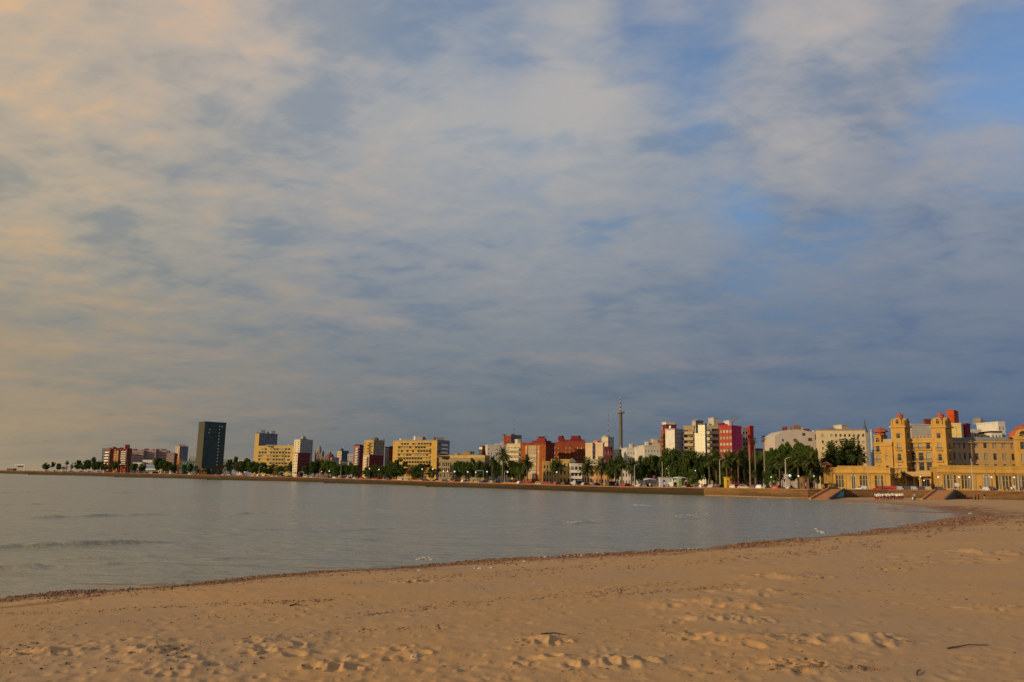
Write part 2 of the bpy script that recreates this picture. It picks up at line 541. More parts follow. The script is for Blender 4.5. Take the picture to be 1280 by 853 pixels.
def trail(pxs, step=0.37, w=0.25, n=2, depth=0.05):
    pts = [sp_(a, b) for a, b in pxs]
    for a, b in zip(pts[:-1], pts[1:]):
        L = (b - a).length
        k = int(L / step)
        nn = Vector((-(b - a).y, (b - a).x, 0)).normalized()
        th = math.atan2((b - a).y, (b - a).x)
        for i in range(k):
            for _ in range(max(1, n // 2)):
                p = a.lerp(b, (i + rnd.random()) / max(1, k)) + nn * rnd.gauss(0, w)
                sc = max(1.0, p.length / 34)
                dent(p.x, p.y, rnd.uniform(0.085, 0.15) * sc, 0.18 * depth * rnd.uniform(0.4, 1.3) * sc ** 0.5, 0.35, rnd.uniform(1.2, 1.9), th + rnd.uniform(-0.6, 0.6))
trail([(0, 772), (200, 762), (420, 752)], w=0.25, n=2)
trail([(0, 800), (140, 792), (330, 782), (470, 772), (640, 764), (830, 744)], w=0.30, n=4, depth=0.06)
trail([(430, 778), (560, 760), (720, 741), (900, 722)], w=0.5, n=3)
trail([(60, 825), (200, 806), (330, 795), (520, 785)], w=0.45, n=3, depth=0.055)
trail([(740, 744), (850, 736), (930, 728)], w=0.25, n=5, depth=0.06)
trail([(330, 750), (420, 726), (600, 719)], w=0.3, n=2)
trail([(640, 735), (840, 707), (1000, 692), (1180, 672)], w=0.8, n=3)
trail([(1020, 740), (1130, 700), (1260, 690)], w=0.9, n=2)
trail([(120, 852), (330, 835), (520, 828), (640, 836)], w=0.35, n=4)
trail([(880, 812), (980, 806), (1100, 836)], w=0.3, n=4)
trail([(920, 832), (1010, 834), (1110, 838)], w=0.16, n=6)
trail([(560, 845), (640, 832), (700, 838)], w=0.3, n=4)
for _ in range(1500):
    p = sp_(rnd.uniform(-60, 1340), rnd.uniform(700, 866))
    dent(p.x, p.y, rnd.uniform(0.05, 0.14), rnd.uniform(0.003, 0.016), 0.35, rnd.uniform(1, 2), rnd.uniform(0, 3))
for _ in range(900):
    p = sp_(rnd.uniform(500, 1340), rnd.uniform(645, 705))
    dent(p.x, p.y, rnd.uniform(0.15, 0.4), rnd.uniform(0.008, 0.03), 0.35, rnd.uniform(1, 2), rnd.uniform(0, 3))
# small heaps of dug or kicked sand
for px, py, r, h in [(985, 722, 0.75, 0.24), (950, 741, 0.8, 0.17), (905, 755, 1.0, 0.20), (885, 774, 0.6, 0.10), (935, 775, 0.45, 0.10), (915, 798, 0.7, 0.14), (1080, 800, 0.55, 0.13), (1040, 803, 0.45, 0.09),
                     (680, 800, 0.30, 0.10), (770, 828, 0.45, 0.10), (700, 828, 0.4, 0.07), (1210, 692, 1.3, 0.24), (1235, 694, 1.1, 0.22), (350, 815, 0.4, 0.08), (410, 833, 0.35, 0.09), (160, 805, 0.5, 0.09),
                     (60, 816, 0.4, 0.08), (500, 817, 0.45, 0.08), (1000, 832, 0.4, 0.07), (220, 832, 0.5, 0.09), (1110, 712, 0.5, 0.09), (1250, 762, 0.5, 0.08), (520, 727, 0.5, 0.10), (190, 815, 0.4, 0.10), (350, 802, 0.5, 0.09)]:
    c = sp_(px, py)
    h *= .62
    e2 = (((X - c.x) / 1.5) ** 2 + (Y - c.y) ** 2) / (r * r)
    Zs = Zs + h * np.exp(-e2 * 1.3) * (0.75 + 1.0 * fbm(X * 2.6, Y * 2.6, 3, 77))
    for _ in range(9):
        q_ = rnd.random() * 6.28
        dent(c.x + 1.4 * r * math.cos(q_) * rnd.uniform(0.3, 1.2), c.y + r * math.sin(q_) * rnd.uniform(0.3, 1.2), rnd.uniform(0.07, 0.15) * max(1, c.y / 22), rnd.uniform(0.02, 0.05), 0.4, 1.3, q_)
# wet sand bars in the shallow end of the bay
for px, py, rx, ry in [(1108, 636.5, 3.4, 3.0), (1120, 634.5, 2.5, 2.6), (1092, 632.5, 2.2, 1.6), (1165, 640.5, 4, 3), (212, 732.0, 2.6, 0.30), (455, 711, 2.0, 0.22), (760, 692.8, 2.0, 0.25), (1128, 639.0, 2.5, 1.2)]:
    c = plane(px, py, 0.0)
    e2 = ((X - c.x) / rx) ** 2 + ((Y - c.y) / ry) ** 2
    Zs = np.maximum(Zs, np.where(e2 < 4, 0.05 * np.exp(-e2) - 0.012, -9))
wx = np.array([w[1] for w in WALL]); wy = np.array([w[2] for w in WALL])
behind = Y > np.interp(X, wx, wy) + 2.0
mask = (sd > -9) & ~behind
wet = np.clip(1 - sdn / (2.2 + 0.03 * np.minimum(RR, 120)), 0, 1) ** 1.1
sds = sdn * np.clip(38 / RR, 0.3, 1.0)
wrk = np.exp(-((sds - 1.3 - 1.2 * fbm(arc * 0.25, arc * 0 + 2, 3, 90)) / 1.45) ** 2) * np.clip(0.85 + 1.5 * fbm(arc * 0.7, sdn * 1.3, 3, 91), 0, 1)
wrk = np.maximum(wrk, 0.95 * np.exp(-((sdn - 2.4 - 1.2 * fbm(arc * 0.12, arc * 0 + 5, 2, 92)) / 0.35) ** 2) * np.clip(0.2 + 2.2 * fbm(arc * 0.9, sdn * 1.1, 3, 93), 0, 1))
wrk = np.maximum(wrk, 0.75 * np.exp(-((sdn - 4.4 - 1.5 * fbm(arc * 0.1, arc * 0 + 8, 2, 94)) / 0.45) ** 2) * np.clip(0.1 + 2.4 * fbm(arc * 0.9, sdn * 1.1, 3, 95), 0, 1))
wrk = np.where(Y > 150, wrk * 0.3, wrk)

m_sand, k, out = new_mat('sand')
tc = k.node('ShaderNodeTexCoord').outputs['Object']
av = lambda n: k.node('ShaderNodeAttribute', attribute_name=n).outputs['Fac']
n1, n2, n3 = k.noise(tc, 0.22, 4, 0.6), k.noise(tc, 2.3, 5, 0.65), k.noise(tc, 38, 4, 0.75)
col = k.mix(k.sm(n1, 0.35, 0.68), (0.49, 0.285, 0.115), (0.43, 0.275, 0.140))
col = k.mix(k.m('MULTIPLY', k.sm(n2, 0.5, 0.78), 0.35), col, (0.25, 0.14, 0.06))
col = k.mix(k.m('MULTIPLY', k.sm(n3, 0.56, 0.70), 0.50), col, (0.16, 0.09, 0.045))
col = k.mix(k.m('MULTIPLY', av('wet'), 0.72), col, (0.19, 0.105, 0.055))
col = k.mix(k.m('MULTIPLY', av('wrack'), k.sm(k.noise(tc, 5.5, 4, 0.7), 0.30, 0.55)), col, (0.135, 0.055, 0.020))
ro = k.m('SUBTRACT', 0.93, k.m('MULTIPLY', k.sm(av('wet'), 0.5, 1.0), 0.45))
bmp = k.node('ShaderNodeBump', {'Height': k.m('ADD', k.m('MULTIPLY', k.noise(tc, 14, 5, 0.7), 0.6), k.m('MULTIPLY', n3, 0.35)), 'Strength': 0.5, 'Distance': 0.03})
b = k.node('ShaderNodeBsdfPrincipled', {'Base Color': col, 'Roughness': ro, 'Specular IOR Level': 0.25, 'Normal': bmp.outputs[0]})
k.l.new(b.outputs[0], out.inputs[0])
tag(grid_mesh('beach', X, Y, Zs, mask, m_sand, {'wet': wet, 'wrack': wrk}), 'orange-brown sand beach trodden with footprints', kind='structure')
from_grid = (X, Y, Zs)
def sand_z(x, y):
    rr, aa = math.hypot(x, y), math.degrees(math.atan2(x, y))
    i, j = min(len(rad) - 1, np.searchsorted(rad, rr)), min(nA - 1, np.searchsorted(ang, aa))
    return float(Zs[i, j])
def on_sand(px, py):
    p = plane(px, py, 0.95)
    for _ in range(4):
        p = plane(px, py, sand_z(p.x, p.y))
    return Vector((p.x, p.y, sand_z(p.x, p.y)))

# ------------------------------------------------------------------ sea
angw = np.concatenate([np.arange(-125, -35, 1.5), np.arange(-35, 33.01, 0.12), np.arange(34, 126, 2.0)])
radw = [8.0]
while radw[-1] < 14000:
    r_ = radw[-1]
    radw.append(r_ * (1.004 if r_ < 90 else 1.012 if r_ < 330 else 1.25))
radw = np.array(radw)
Aw, Rw = np.meshgrid(np.radians(angw), radw)
Xw, Yw = Rw * np.sin(Aw), Rw * np.cos(Aw)
Zw = np.zeros_like(Xw)
dw, _a = seg_dist(Xw, Yw, SH)
near = np.clip((dw - 0.5) / 5.0, 0, 1) * np.clip(1.4 - Rw / 260, 0, 1)
Zw += near * (0.050 * fbm(Xw * 0.30 + 0.1 * Yw, Yw * 0.55, 3, 130) + 0.020 * fbm(Xw * 1.3, Yw * 2.2, 2, 150))
rr2 = random.Random(21)
RIP = []
for _ in range(34):
    y_ = rr2.uniform(612, 725); f_ = (y_ - 595) / 100
    RIP.append((rr2.uniform(-40, 900 - 500 * f_), y_, rr2.uniform(40, 170), rr2.uniform(.025, .06), .45 + .35 / max(.15, f_)))
for (x0, y0), (x1, y1), h, w in [((-60, 687), (240, 677.5), .16, .75), ((-60, 714), (190, 705), .11, .6), ((25, 649), (220, 643.5), .17, 1.2), ((-40, 632), (95, 630.5), .12, 1.6), ((110, 617.5), (190, 616.5), .14, 2.2),
                                 ((-40, 617), (60, 615.5), .13, 2.2), ((290, 643.5), (335, 642), .13, 1.0), ((330, 639), (385, 641), .08, 1.2), ((350, 667), (540, 659), .08, .9), ((415, 678), (505, 674), .06, .7), ((250, 671), (310, 669), .06, .7),
                                 ((245, 701), (330, 697), .05, .5), ((380, 641), (560, 634), .06, 1.4), ((700, 656), (770, 653), .11, .8), ((590, 662), (720, 655), .07, .9), ((845, 645), (890, 643), .09, .9), ((600, 635), (690, 632), .08, 1.4),
                                 ((150, 733.5), (262, 727), .05, .35), ((395, 714), (520, 706.5), .05, .35), ((740, 692.5), (800, 688), .04, .35), ((1080, 659), (1130, 652), .05, .6), ((980, 655), (1030, 652), .05, .7), ((850, 632), (930, 631), .06, 1.2),
                                 ((440, 622), (560, 624), .08, 2.0), ((200, 608), (330, 611), .10, 3), ((0, 603), (150, 606), .10, 3), ((620, 641), (690, 644), .06, 1), ((1000, 665), (1060, 659), .04, .5)] + [((x_, y_), (x_ + L_, y_ + .018 * L_ - L_ * .03 * (y_ - 600) / 100), h_, w_) for x_, y_, L_, h_, w_ in RIP]:
    a, b = plane(x0, y0), plane(x1, y1)
    mid = (a + b) / 2 + Vector((0, rnd.uniform(-.6, .6), 0))
    dd, ar = seg_dist(Xw, Yw, [tuple(a[:2]), tuple(mid[:2]), tuple(b[:2])])
    L = (b - a).length
    side = np.sign((Xw - a.x) * (b.y - a.y) - (Yw - a.y) * (b.x - a.x))
    ww = np.where(side > 0, w * 0.42, w * 1.1)
    end = np.clip(ar / (0.25 * L), 0, 1) * np.clip((L - ar) / (0.25 * L), 0, 1)
    Zw += 1.35 * h * np.exp(-(dd / ww) ** 2) * end * np.clip(0.8 + 1.2 * fbm(Xw * 0.6, Yw * 0.6, 2, 170), 0.2, 1.6)
m_sea, k, out = new_mat('sea_water')
tc = k.node('ShaderNodeTexCoord').outputs['Object']
w1 = k.noise(k.vm('MULTIPLY', tc, (0.55, 1.0, 1.0)), 1.5, 4, 0.55, 0.3)
w2 = k.noise(k.vm('MULTIPLY', tc, (0.6, 1.0, 1.0)), 6.0, 3, 0.6)
w3 = k.noise(k.vm('MULTIPLY', tc, (0.10, 0.42, 1.0)), 0.8, 4, 0.6, 0.6)
bm1 = k.node('ShaderNodeBump', {'Height': k.m('ADD', k.m('MULTIPLY', w1, 0.6), k.m('ADD', k.m('MULTIPLY', w2, 0.13), k.m('MULTIPLY', w3, 1.7))), 'Strength': 0.85, 'Distance': 0.30})
col = k.mix(k.sm(k.noise(tc, 0.05, 3, 0.5), 0.4, 0.65), (0.262, 0.240, 0.160), (0.228, 0.228, 0.172))
b = k.node('ShaderNodeBsdfPrincipled', {'Base Color': col, 'Roughness': 0.22, 'IOR': 1.33, 'Specular IOR Level': 0.5, 'Normal': bm1.outputs[0]})
k.l.new(b.outputs[0], out.inputs[0])
okw = (Zw == Zw) & ~((Yw > np.interp(Xw, wx, wy) + 30) & (Xw > wx[0]))
tag(grid_mesh('sea_water', Xw, Yw, Zw, okw, m_sea), 'calm grey-green water of the bay', kind='structure')

# foam on the few breaking crests and along the edge of the water
m_foam, k, out = new_mat('foam')
b = k.node('ShaderNodeBsdfPrincipled', {'Base Color': (0.42, 0.41, 0.38), 'Roughness': 0.7})
k.l.new(b.outputs[0], out.inputs[0])
mb = MB()
def zsea(x, y):
    rr, aa = math.hypot(x, y), math.degrees(math.atan2(x, y))
    return float(Zw[min(len(radw) - 1, np.searchsorted(radw, rr)), min(len(angw) - 1, np.searchsorted(angw, aa))])
for x0, y0, x1, y1, n, r in [(705, 654.6, 752, 652.6, 46, .06), (845, 645, 888, 643, 30, .06), (520, 699, 545, 697.5, 14, .05), (1020, 662, 1030, 667, 16, .12), (795, 632, 812, 632, 16, .3), (200, 599.5, 300, 601.5, 22, .3),
                             (120, 597.4, 160, 597.9, 14, .4), (640, 704.5, 760, 697.5, 24, .04), (830, 694, 900, 687, 14, .04), (410, 604, 440, 604.5, 12, .4), (60, 595, 100, 595.6, 10, .7)]:
    for _ in range(n):
        u = rnd.random()
        p = plane(x0 + (x1 - x0) * u, y0 + (y1 - y0) * u + rnd.gauss(0, .7))
        z = max(zsea(p.x, p.y), sand_z(p.x, p.y) if p.y < 320 else 0) + 0.035
        k_ = rnd.randint(5, 7)
        s_ = r * rnd.uniform(0.3, 1.2)
        pts = [(p.x + 1.8 * s_ * math.cos(6.283 * i / k_) * rnd.uniform(.6, 1.2), p.y + s_ * math.sin(6.283 * i / k_) * rnd.uniform(.6, 1.2), z) for i in range(k_)]
        mb.prism([(a_, b_) for a_, b_, _z in pts], z - 0.03, z)
tag(mb.build('sea_foam', m_foam), 'scattered white foam on breaking ripples', kind='stuff')

# seaweed lumps lying along the tide line
m_weed, k, out = new_mat('seaweed')
rp = k.node('ShaderNodeNewGeometry').outputs['Random Per Island']
b = k.node('ShaderNodeBsdfPrincipled', {'Base Color': k.mix(rp, (0.085, 0.034, 0.012), (0.24, 0.115, 0.042)), 'Roughness': 0.6})
k.l.new(b.outputs[0], out.inputs[0])
mb = MB()
tot = [0.0]
for a, b in zip(SH[:-1], SH[1:]):
    tot.append(tot[-1] + math.dist(a, b))
i_lo, i_hi = 2, 20
for _ in range(11000):
    i = rnd.choices(range(i_lo, i_hi), [2.2 * abs(SHORE_PX[j - 1][0] - SHORE_PX[j - 2][0]) + 1 for j in range(i_lo, i_hi)])[0]
    a, b = Vector(SH[i]), Vector(SH[i + 1])
    u = rnd.random()
    p = a.lerp(b, u)
    nn = Vector((-(b - a).y, (b - a).x)).normalized()
    off = rnd.choice([abs(rnd.gauss(0.8, 0.5)) + .1, abs(rnd.gauss(1.4, 0.8)) + .1, abs(rnd.gauss(2.3, 1.6)) + .15]) * max(1, p.length / 38)
    for sgn in (1, -1):
        c = p + nn * off * sgn
        if inside(np.array([c.x]), np.array([c.y]), POLY)[0] == (off > 0):
            break
    if fbm(np.array([tot[i] * 0.4 + u * 2]), np.array([1.0]), 2, 3)[0] < -0.28:
        continue
    z = max(0.0, sand_z(c.x, c.y))
    s_ = rnd.uniform(0.02, 0.07) * max(0.8, c.length / 38)
    k_ = rnd.randint(4, 6)
    th = rnd.random() * 3
    base = []
    for j in range(k_):
        q_ = 6.283 * j / k_
        x_, y_ = 1.9 * s_ * math.cos(q_) * rnd.uniform(.5, 1.2), s_ * math.sin(q_) * rnd.uniform(.5, 1.2)
        base.append((c.x + x_ * math.cos(th) - y_ * math.sin(th), c.y + x_ * math.sin(th) + y_ * math.cos(th), z - 0.02))
    top = (c.x + rnd.uniform(-.5, .5) * s_, c.y + rnd.uniform(-.5, .5) * s_, z + s_ * rnd.uniform(.4, 1.1))
    i0 = len(mb.v)
    mb.v += base + [top]
    for j in range(k_):
        mb.f.append((i0 + j, i0 + (j + 1) % k_, i0 + k_))
        mb.m.append(0)
tag(mb.build('seaweed', m_weed), 'reddish brown seaweed and bits left along the tide line', kind='stuff')

# dry weed and dark bits strewn in bands over the trodden sand
m_deb, k, out = new_mat('dry_debris')
rp = k.node('ShaderNodeNewGeometry').outputs['Random Per Island']
b = k.node('ShaderNodeBsdfPrincipled', {'Base Color': k.mix(rp, (0.075, 0.040, 0.018), (0.22, 0.125, 0.055)), 'Roughness': 0.8})
k.l.new(b.outputs[0], out.inputs[0])
mb = MB()
def bit(p, s_):
    th = rnd.random() * 3.14
    n = rnd.randint(3, 5)
    i0 = len(mb.v)
    for j in range(n):
        q_ = 6.283 * j / n
        x_, y_ = 2.2 * s_ * math.cos(q_) * rnd.uniform(.5, 1.2), s_ * math.sin(q_) * rnd.uniform(.5, 1.2)
        mb.v.append((p.x + x_ * math.cos(th) - y_ * math.sin(th), p.y + x_ * math.sin(th) + y_ * math.cos(th), p.z - .01))
    mb.v.append((p.x, p.y, p.z + s_ * .7))
    for j in range(n):
        mb.f.append((i0 + j, i0 + (j + 1) % n, i0 + n)); mb.m.append(0)
for pts, n, w in [([(-40, 770), (130, 763), (300, 755), (420, 750)], 420, 2.2), ([(-40, 788), (150, 778), (380, 765), (640, 748)], 200, 4), ([(430, 772), (560, 757), (720, 742), (860, 728)], 420, 3), ([(560, 725), (700, 716), (900, 702), (1100, 684)], 220, 4), ([(740, 745), (830, 740), (925, 732)], 260, 2),
                  ([(250, 803), (420, 790), (560, 783)], 160, 4), ([(640, 800), (850, 790), (1000, 795)], 90, 9), ([(0, 812), (200, 808), (330, 820)], 120, 8), ([(420, 730), (620, 716), (760, 706)], 240, 2.5), ([(900, 700), (1060, 683), (1200, 663)], 200, 4), ([(1000, 720), (1140, 705), (1290, 690)], 140, 8), ([(950, 832), (1050, 834), (1110, 838)], 130, 3), ([(-20, 830), (700, 838), (1300, 826)], 170, 16), ([(0, 760), (640, 742), (1300, 740)], 240, 18)]:
    cl_ = [rnd.random() for _ in range(max(6, n // 14))]
    for _ in range(int(n * 1.9)):
        i = rnd.randrange(len(pts) - 1)
        u = min(1, max(0, rnd.choice(cl_) + rnd.gauss(0, .035))) if rnd.random() < .7 else rnd.random()
        p = on_sand(pts[i][0] + (pts[i + 1][0] - pts[i][0]) * u, pts[i][1] + (pts[i + 1][1] - pts[i][1]) * u + rnd.gauss(0, w * .6))
        bit(p, rnd.choice([.010, .015, .022, .034]) * max(.8, p.y / 22) * rnd.uniform(.6, 1.2))
tag(mb.build('sand_debris', m_deb), 'dark dry bits of weed strewn in bands over the sand', kind='stuff')

# ------------------------------------------------------------------ land sheet behind the wall
m_land, k, out = new_mat('promenade_paving')
tc = k.node('ShaderNodeTexCoord').outputs['Object']
n1 = k.noise(tc, 0.12, 4, 0.6)
col = k.mix(k.sm(n1, 0.4, 0.6), (0.33, 0.21, 0.13), (0.24, 0.17, 0.11))
b = k.node('ShaderNodeBsdfPrincipled', {'Base Color': col, 'Roughness': 0.9})
k.l.new(b.outputs[0], out.inputs[0])
front = [(w[1], w[2]) for w in WALL]
EXT = (-2600.0, front[0][1] + (-2600 - front[0][0]) * (front[0][1] - front[1][1]) / (front[0][0] - front[1][0]))
front = [EXT] + front + [(900, front[-1][1] - 90)]
rows = []
for dpt in (0.4, 12, 30, 90, 300, 1200, 12000):
    rows.append([(x, y + dpt, 0) for x, y in front])
Xl = np.array([[p[0] for p in r_] for r_ in rows], float)
Yl = np.array([[p[1] for p in r_] for r_ in rows], float)
wz = [WALL[0][3]] + [w[3] for w in WALL] + [WALL[-1][3]]
Zl = np.array([[wz[j] - 0.55 if i < 3 else min(3.3, max(wz[j] - 0.55, land_z(Yl[i, j]))) for j in range(len(front))] for i in range(len(rows))])
tag(grid_mesh('promenade_ground', Xl, Yl, Zl, np.ones_like(Xl, bool), m_land), 'paved promenade and town ground behind the sea wall', kind='structure')
def ground(px, back):
    """point on the promenade at one bearing, so many metres behind the sea wall"""
    x, y, z = wall_at(px)
    k_ = (y + back) / y
    return Vector((x * k_, y * k_, z - 0.55))

# road and grass strip
def strip(name, mat, b0, b1, dz, px0, px1, step=20):
    v0, v1 = [], []
    px = px0
    while px <= px1:
        a_, b_ = ground(px, b0), ground(px, b1)
        v0.append((a_.x, a_.y, a_.z + dz)); v1.append((b_.x, b_.y, b_.z + dz))
        px += step
    mb = MB()
    for i in range(len(v0) - 1):
        mb.quad(v0[i], v0[i + 1], v1[i + 1], v1[i])
    return mb.build(name, mat)
m_road = paint((0.055, 0.053, 0.052), 0.9, 0.2)
tag(strip('coast_road', m_road, 15, 28, 0.012, -20, 1290), 'grey asphalt coast road behind the promenade', kind='structure')
m_lawn, k, out = new_mat('grass')
tc = k.node('ShaderNodeTexCoord').outputs['Object']
b = k.node('ShaderNodeBsdfPrincipled', {'Base Color': k.mix(k.noise(tc, 1.5, 4, 0.7), (0.05, 0.09, 0.02), (0.12, 0.15, 0.03)), 'Roughness': 0.9})
k.l.new(b.outputs[0], out.inputs[0])

# ------------------------------------------------------------------ sea wall
def wall_stone(c1, c2, cm, patch, algae):
    m_wall, k, out = new_mat('sea_wall_stone')
    tc = k.node('ShaderNodeTexCoord').outputs['Object']
    sp = k.node('ShaderNodeSeparateXYZ', {0: tc})
    bx = k.m('ADD', sp.outputs[0], k.m('MULTIPLY', sp.outputs[1], -1.0))
    st = k.node('ShaderNodeTexBrick', {'Vector': k.comb(bx, sp.outputs[2], 0.0), 'Scale': 0.75, 'Mortar Size': 0.02, 'Color1': c1, 'Color2': c2, 'Mortar': cm})
    nz = k.noise(k.vm('MULTIPLY', tc, (0.08, 0.08, 0.4)), 1.0, 5, 0.65)
    col = k.mix(k.sm(nz, 0.40, 0.66), st.outputs[0], patch)
    alg = k.m('MULTIPLY', k.sm(k.m('ADD', sp.outputs[2], k.m('MULTIPLY', nz, 1.6)), 2.5, 1.2), algae)
    col = k.mix(alg, col, k.mix(k.sm(k.noise(tc, 0.03, 2, 0.5), 0.45, 0.55), (0.030, 0.026, 0.009), (0.028, 0.019, 0.011)))
    b = k.node('ShaderNodeBsdfPrincipled', {'Base Color': col, 'Roughness': 0.85, 'Specular IOR Level': 0.2})
    k.l.new(b.outputs[0], out.inputs[0])
    return m_wall
m_wall = wall_stone((0.105, 0.056, 0.025), (0.068, 0.038, 0.019), (0.032, 0.021, 0.012), (0.034, 0.021, 0.011), 0.9)
m_wall_dry = wall_stone((0.27, 0.15, 0.058), (0.19, 0.105, 0.042), (0.09, 0.055, 0.028), (0.11, 0.062, 0.026), 0.35)
m_cope = paint((0.27, 0.135, 0.06), 0.85, 0.3, 0.15)
root = thing('sea_wall', 'long brown stone sea wall along the far side of the bay, stained at its foot', 'sea wall')
mb, mc_, mf = MB(), MB(), MB()
WP = [(w[1], w[2], w[3]) for w in WALL]
WP = [(EXT[0], EXT[1], WP[0][2])] + WP
def chain(mb_, off0, off1, z0f, z1f):
    for (ax, ay, az), (bx_, by, bz) in zip(WP[:-1], WP[1:]):
        a0, a1, b0, b1 = (ax, ay + off0), (ax, ay + off1), (bx_, by + off0), (bx_, by + off1)
        z00, z01, z10, z11 = z0f(az), z0f(bz), z1f(az), z1f(bz)
        mb_.quad((*a0, z00), (*b0, z01), (*b0, z11), (*a0, z10))
        mb_.quad((*a0, z10), (*b0, z11), (*b1, z11), (*a1, z10))
        mb_.quad((*a1, z10), (*b1, z11), (*b1, z01), (*a1, z00))
        mb_.quad((*a0, z00), (*a1, z00), (*b1, z01), (*b0, z01))
ALLWP = WP
WP = ALLWP[:12]
chain(mb, 0.0, 1.2, lambda z: -1.5, lambda z: z - 0.30)
mb.build('wall_face', m_wall, root)
WP = ALLWP[11:]
mb = MB()
chain(mb, 0.0, 1.2, lambda z: -1.5, lambda z: z - 0.30)
tag(mb.build('wall_face', m_wall_dry, root), 'dry orange-brown stretch of wall behind the beach')
WP = ALLWP
chain(mc_, -0.22, 0.9, lambda z: z - 0.297, lambda z: z)
mc_.build('coping', m_cope, root)
WP = WP[11:]
chain(mf, -1.6, -0.003, lambda z: -1.5, lambda z: 0.25)
mf.build('footing', paint((0.27, 0.17, 0.09), 0.9, 0.3, 0.2), root)
# ------------------------------------------------------------------ building kit
GREY_ = paint((0.24, 0.23, 0.22))
_wm = {}
def window_mesh(w, h, kind, glass, frame):
    """a window facing local -y, centred on x, sill at z = 0; frame and glass in one mesh"""
    key = (round(w, 1), round(h, 1), kind, glass.name, frame.name)
    if key in _wm:
        return _wm[key]
    w, h = key[0], key[1]
    mb = MB()
    fr = min(0.12, w * 0.12)
    if kind == 'arch':
        r = w / 2
        n = 8
        out_ = [(-r, 0), (r, 0)] + [(r * math.cos(math.pi * i / n), h - r + r * math.sin(math.pi * i / n)) for i in range(n + 1)]
        inn = [(x * (1 - 2 * fr / w), fr + (z - fr) * (1 - fr / h) if z > 0 else fr) for x, z in out_]
        mb.poly([(x, -0.05, z) for x, z in inn], 1)
        N = len(out_)
        for i in range(N):
            j = (i + 1) % N
            mb.quad((out_[i][0], -0.12, out_[i][1]), (out_[j][0], -0.12, out_[j][1]), (inn[j][0], -0.12, inn[j][1]), (inn[i][0], -0.12, inn[i][1]), 0)
            mb.quad((out_[i][0], 0.0, out_[i][1]), (out_[j][0], 0.0, out_[j][1]), (out_[j][0], -0.12, out_[j][1]), (out_[i][0], -0.12, out_[i][1]), 0)
        mb.box(-0.04, 0.04, -0.10, -0.052, fr, h - r, 0)
        mb.box(-w / 2 + fr, w / 2 - fr, -0.099, -0.053, h - r - 0.05, h - r + 0.05, 0)
    else:
        mb.box(-w / 2 + fr, w / 2 - fr, -0.02, 0.04, fr, h - fr, 1)
        mb.box(-w / 2, -w / 2 + fr, -0.06, 0.05, 0, h, 0)
        mb.box(w / 2 - fr, w / 2, -0.06, 0.05, 0, h, 0)
        mb.box(-w / 2 + fr, w / 2 - fr, -0.058, 0.05, 0, fr, 0)
        mb.box(-w / 2 + fr, w / 2 - fr, -0.058, 0.05, h - fr, h, 0)
        n = max(1, int(round(w / 1.1)))
        for i in range(1, n):
            x = -w / 2 + w * i / n
            mb.box(x - 0.04, x + 0.04, -0.05, -0.021, fr, h - fr, 0)
        if kind == 'cross':
            mb.box(-w / 2 + fr, w / 2 - fr, -0.052, -0.022, h * 0.66 - 0.04, h * 0.66 + 0.04, 0)
    me = mb.mesh('window', [frame, glass])
    _wm[key] = me
    return me
_bm = {}
def balcony_mesh(w, mat, dep=1.1, ph=0.95, rail=False):
    key = (round(w, 1), mat.name, dep, ph, rail)
    if key in _bm:
        return _bm[key]
    w = key[0]
    mb = MB()
    mb.box(-w / 2, w / 2, -dep, 0.0, -0.16, 0.0, 0)
    if rail:
        mb.box(-w / 2, w / 2, -dep, -dep + 0.05, ph - 0.06, ph, 1)
        k_ = max(3, int(w / 0.3))
        for i in range(k_ + 1):
            x = -w / 2 + 0.03 + (w - 0.06) * i / k_
            mb.box(x - 0.02, x + 0.02, -dep + 0.01, -dep + 0.04, 0, ph - 0.06, 1)
    else:
        mb.box(-w / 2, w / 2, -dep, -dep + 0.12, 0.0, ph, 0)
        mb.box(-w / 2, -w / 2 + 0.1, -dep + 0.12, 0.0, 0.0, ph, 0)
        mb.box(w / 2 - 0.1, w / 2, -dep + 0.12, 0.0, 0.0, ph, 0)
    me = mb.mesh('balcony', [mat, DARK])
    _bm[key] = me
    return me

def face_wall(mb, o, al, nrm, L, H, holes, mi, depth=0.28, back_mi=None):
    """one wall face with real openings and their reveals. o: local corner, al: unit along, nrm: outward normal"""
    o, al, nrm = Vector(o), Vector(al), Vector(nrm)
    xs = sorted({0.0, L} | {round(max(0, min(L, v)), 3) for h in holes for v in h[:2]})
    zs = sorted({0.0, H} | {round(max(0, min(H, v)), 3) for h in holes for v in h[2:4]})
    P = lambda x, z, d=0.0: tuple(o + al * x - nrm * d + Vector((0, 0, z)))
    for a, b in zip(xs[:-1], xs[1:]):
        cols = [h for h in holes if h[0] <= (a + b) / 2 <= h[1]]
        z0 = 0.0
        for h in sorted(cols, key=lambda h: h[2]):
            if h[2] > z0:
                mb.quad(P(a, z0), P(b, z0), P(b, h[2]), P(a, h[2]), mi)
            z0 = max(z0, h[3])
        if z0 < H:
            mb.quad(P(a, z0), P(b, z0), P(b, H), P(a, H), mi)
    for x0, x1, a, b in [h[:4] for h in holes]:
        mb.quad(P(x0, a), P(x0, a, depth), P(x0, b, depth), P(x0, b), mi)
        mb.quad(P(x1, a), P(x1, b), P(x1, b, depth), P(x1, a, depth), mi)
        mb.quad(P(x0, a), P(x1, a), P(x1, a, depth), P(x0, a, depth), mi)
        mb.quad(P(x0, b), P(x0, b, depth), P(x1, b, depth), P(x1, b), mi)

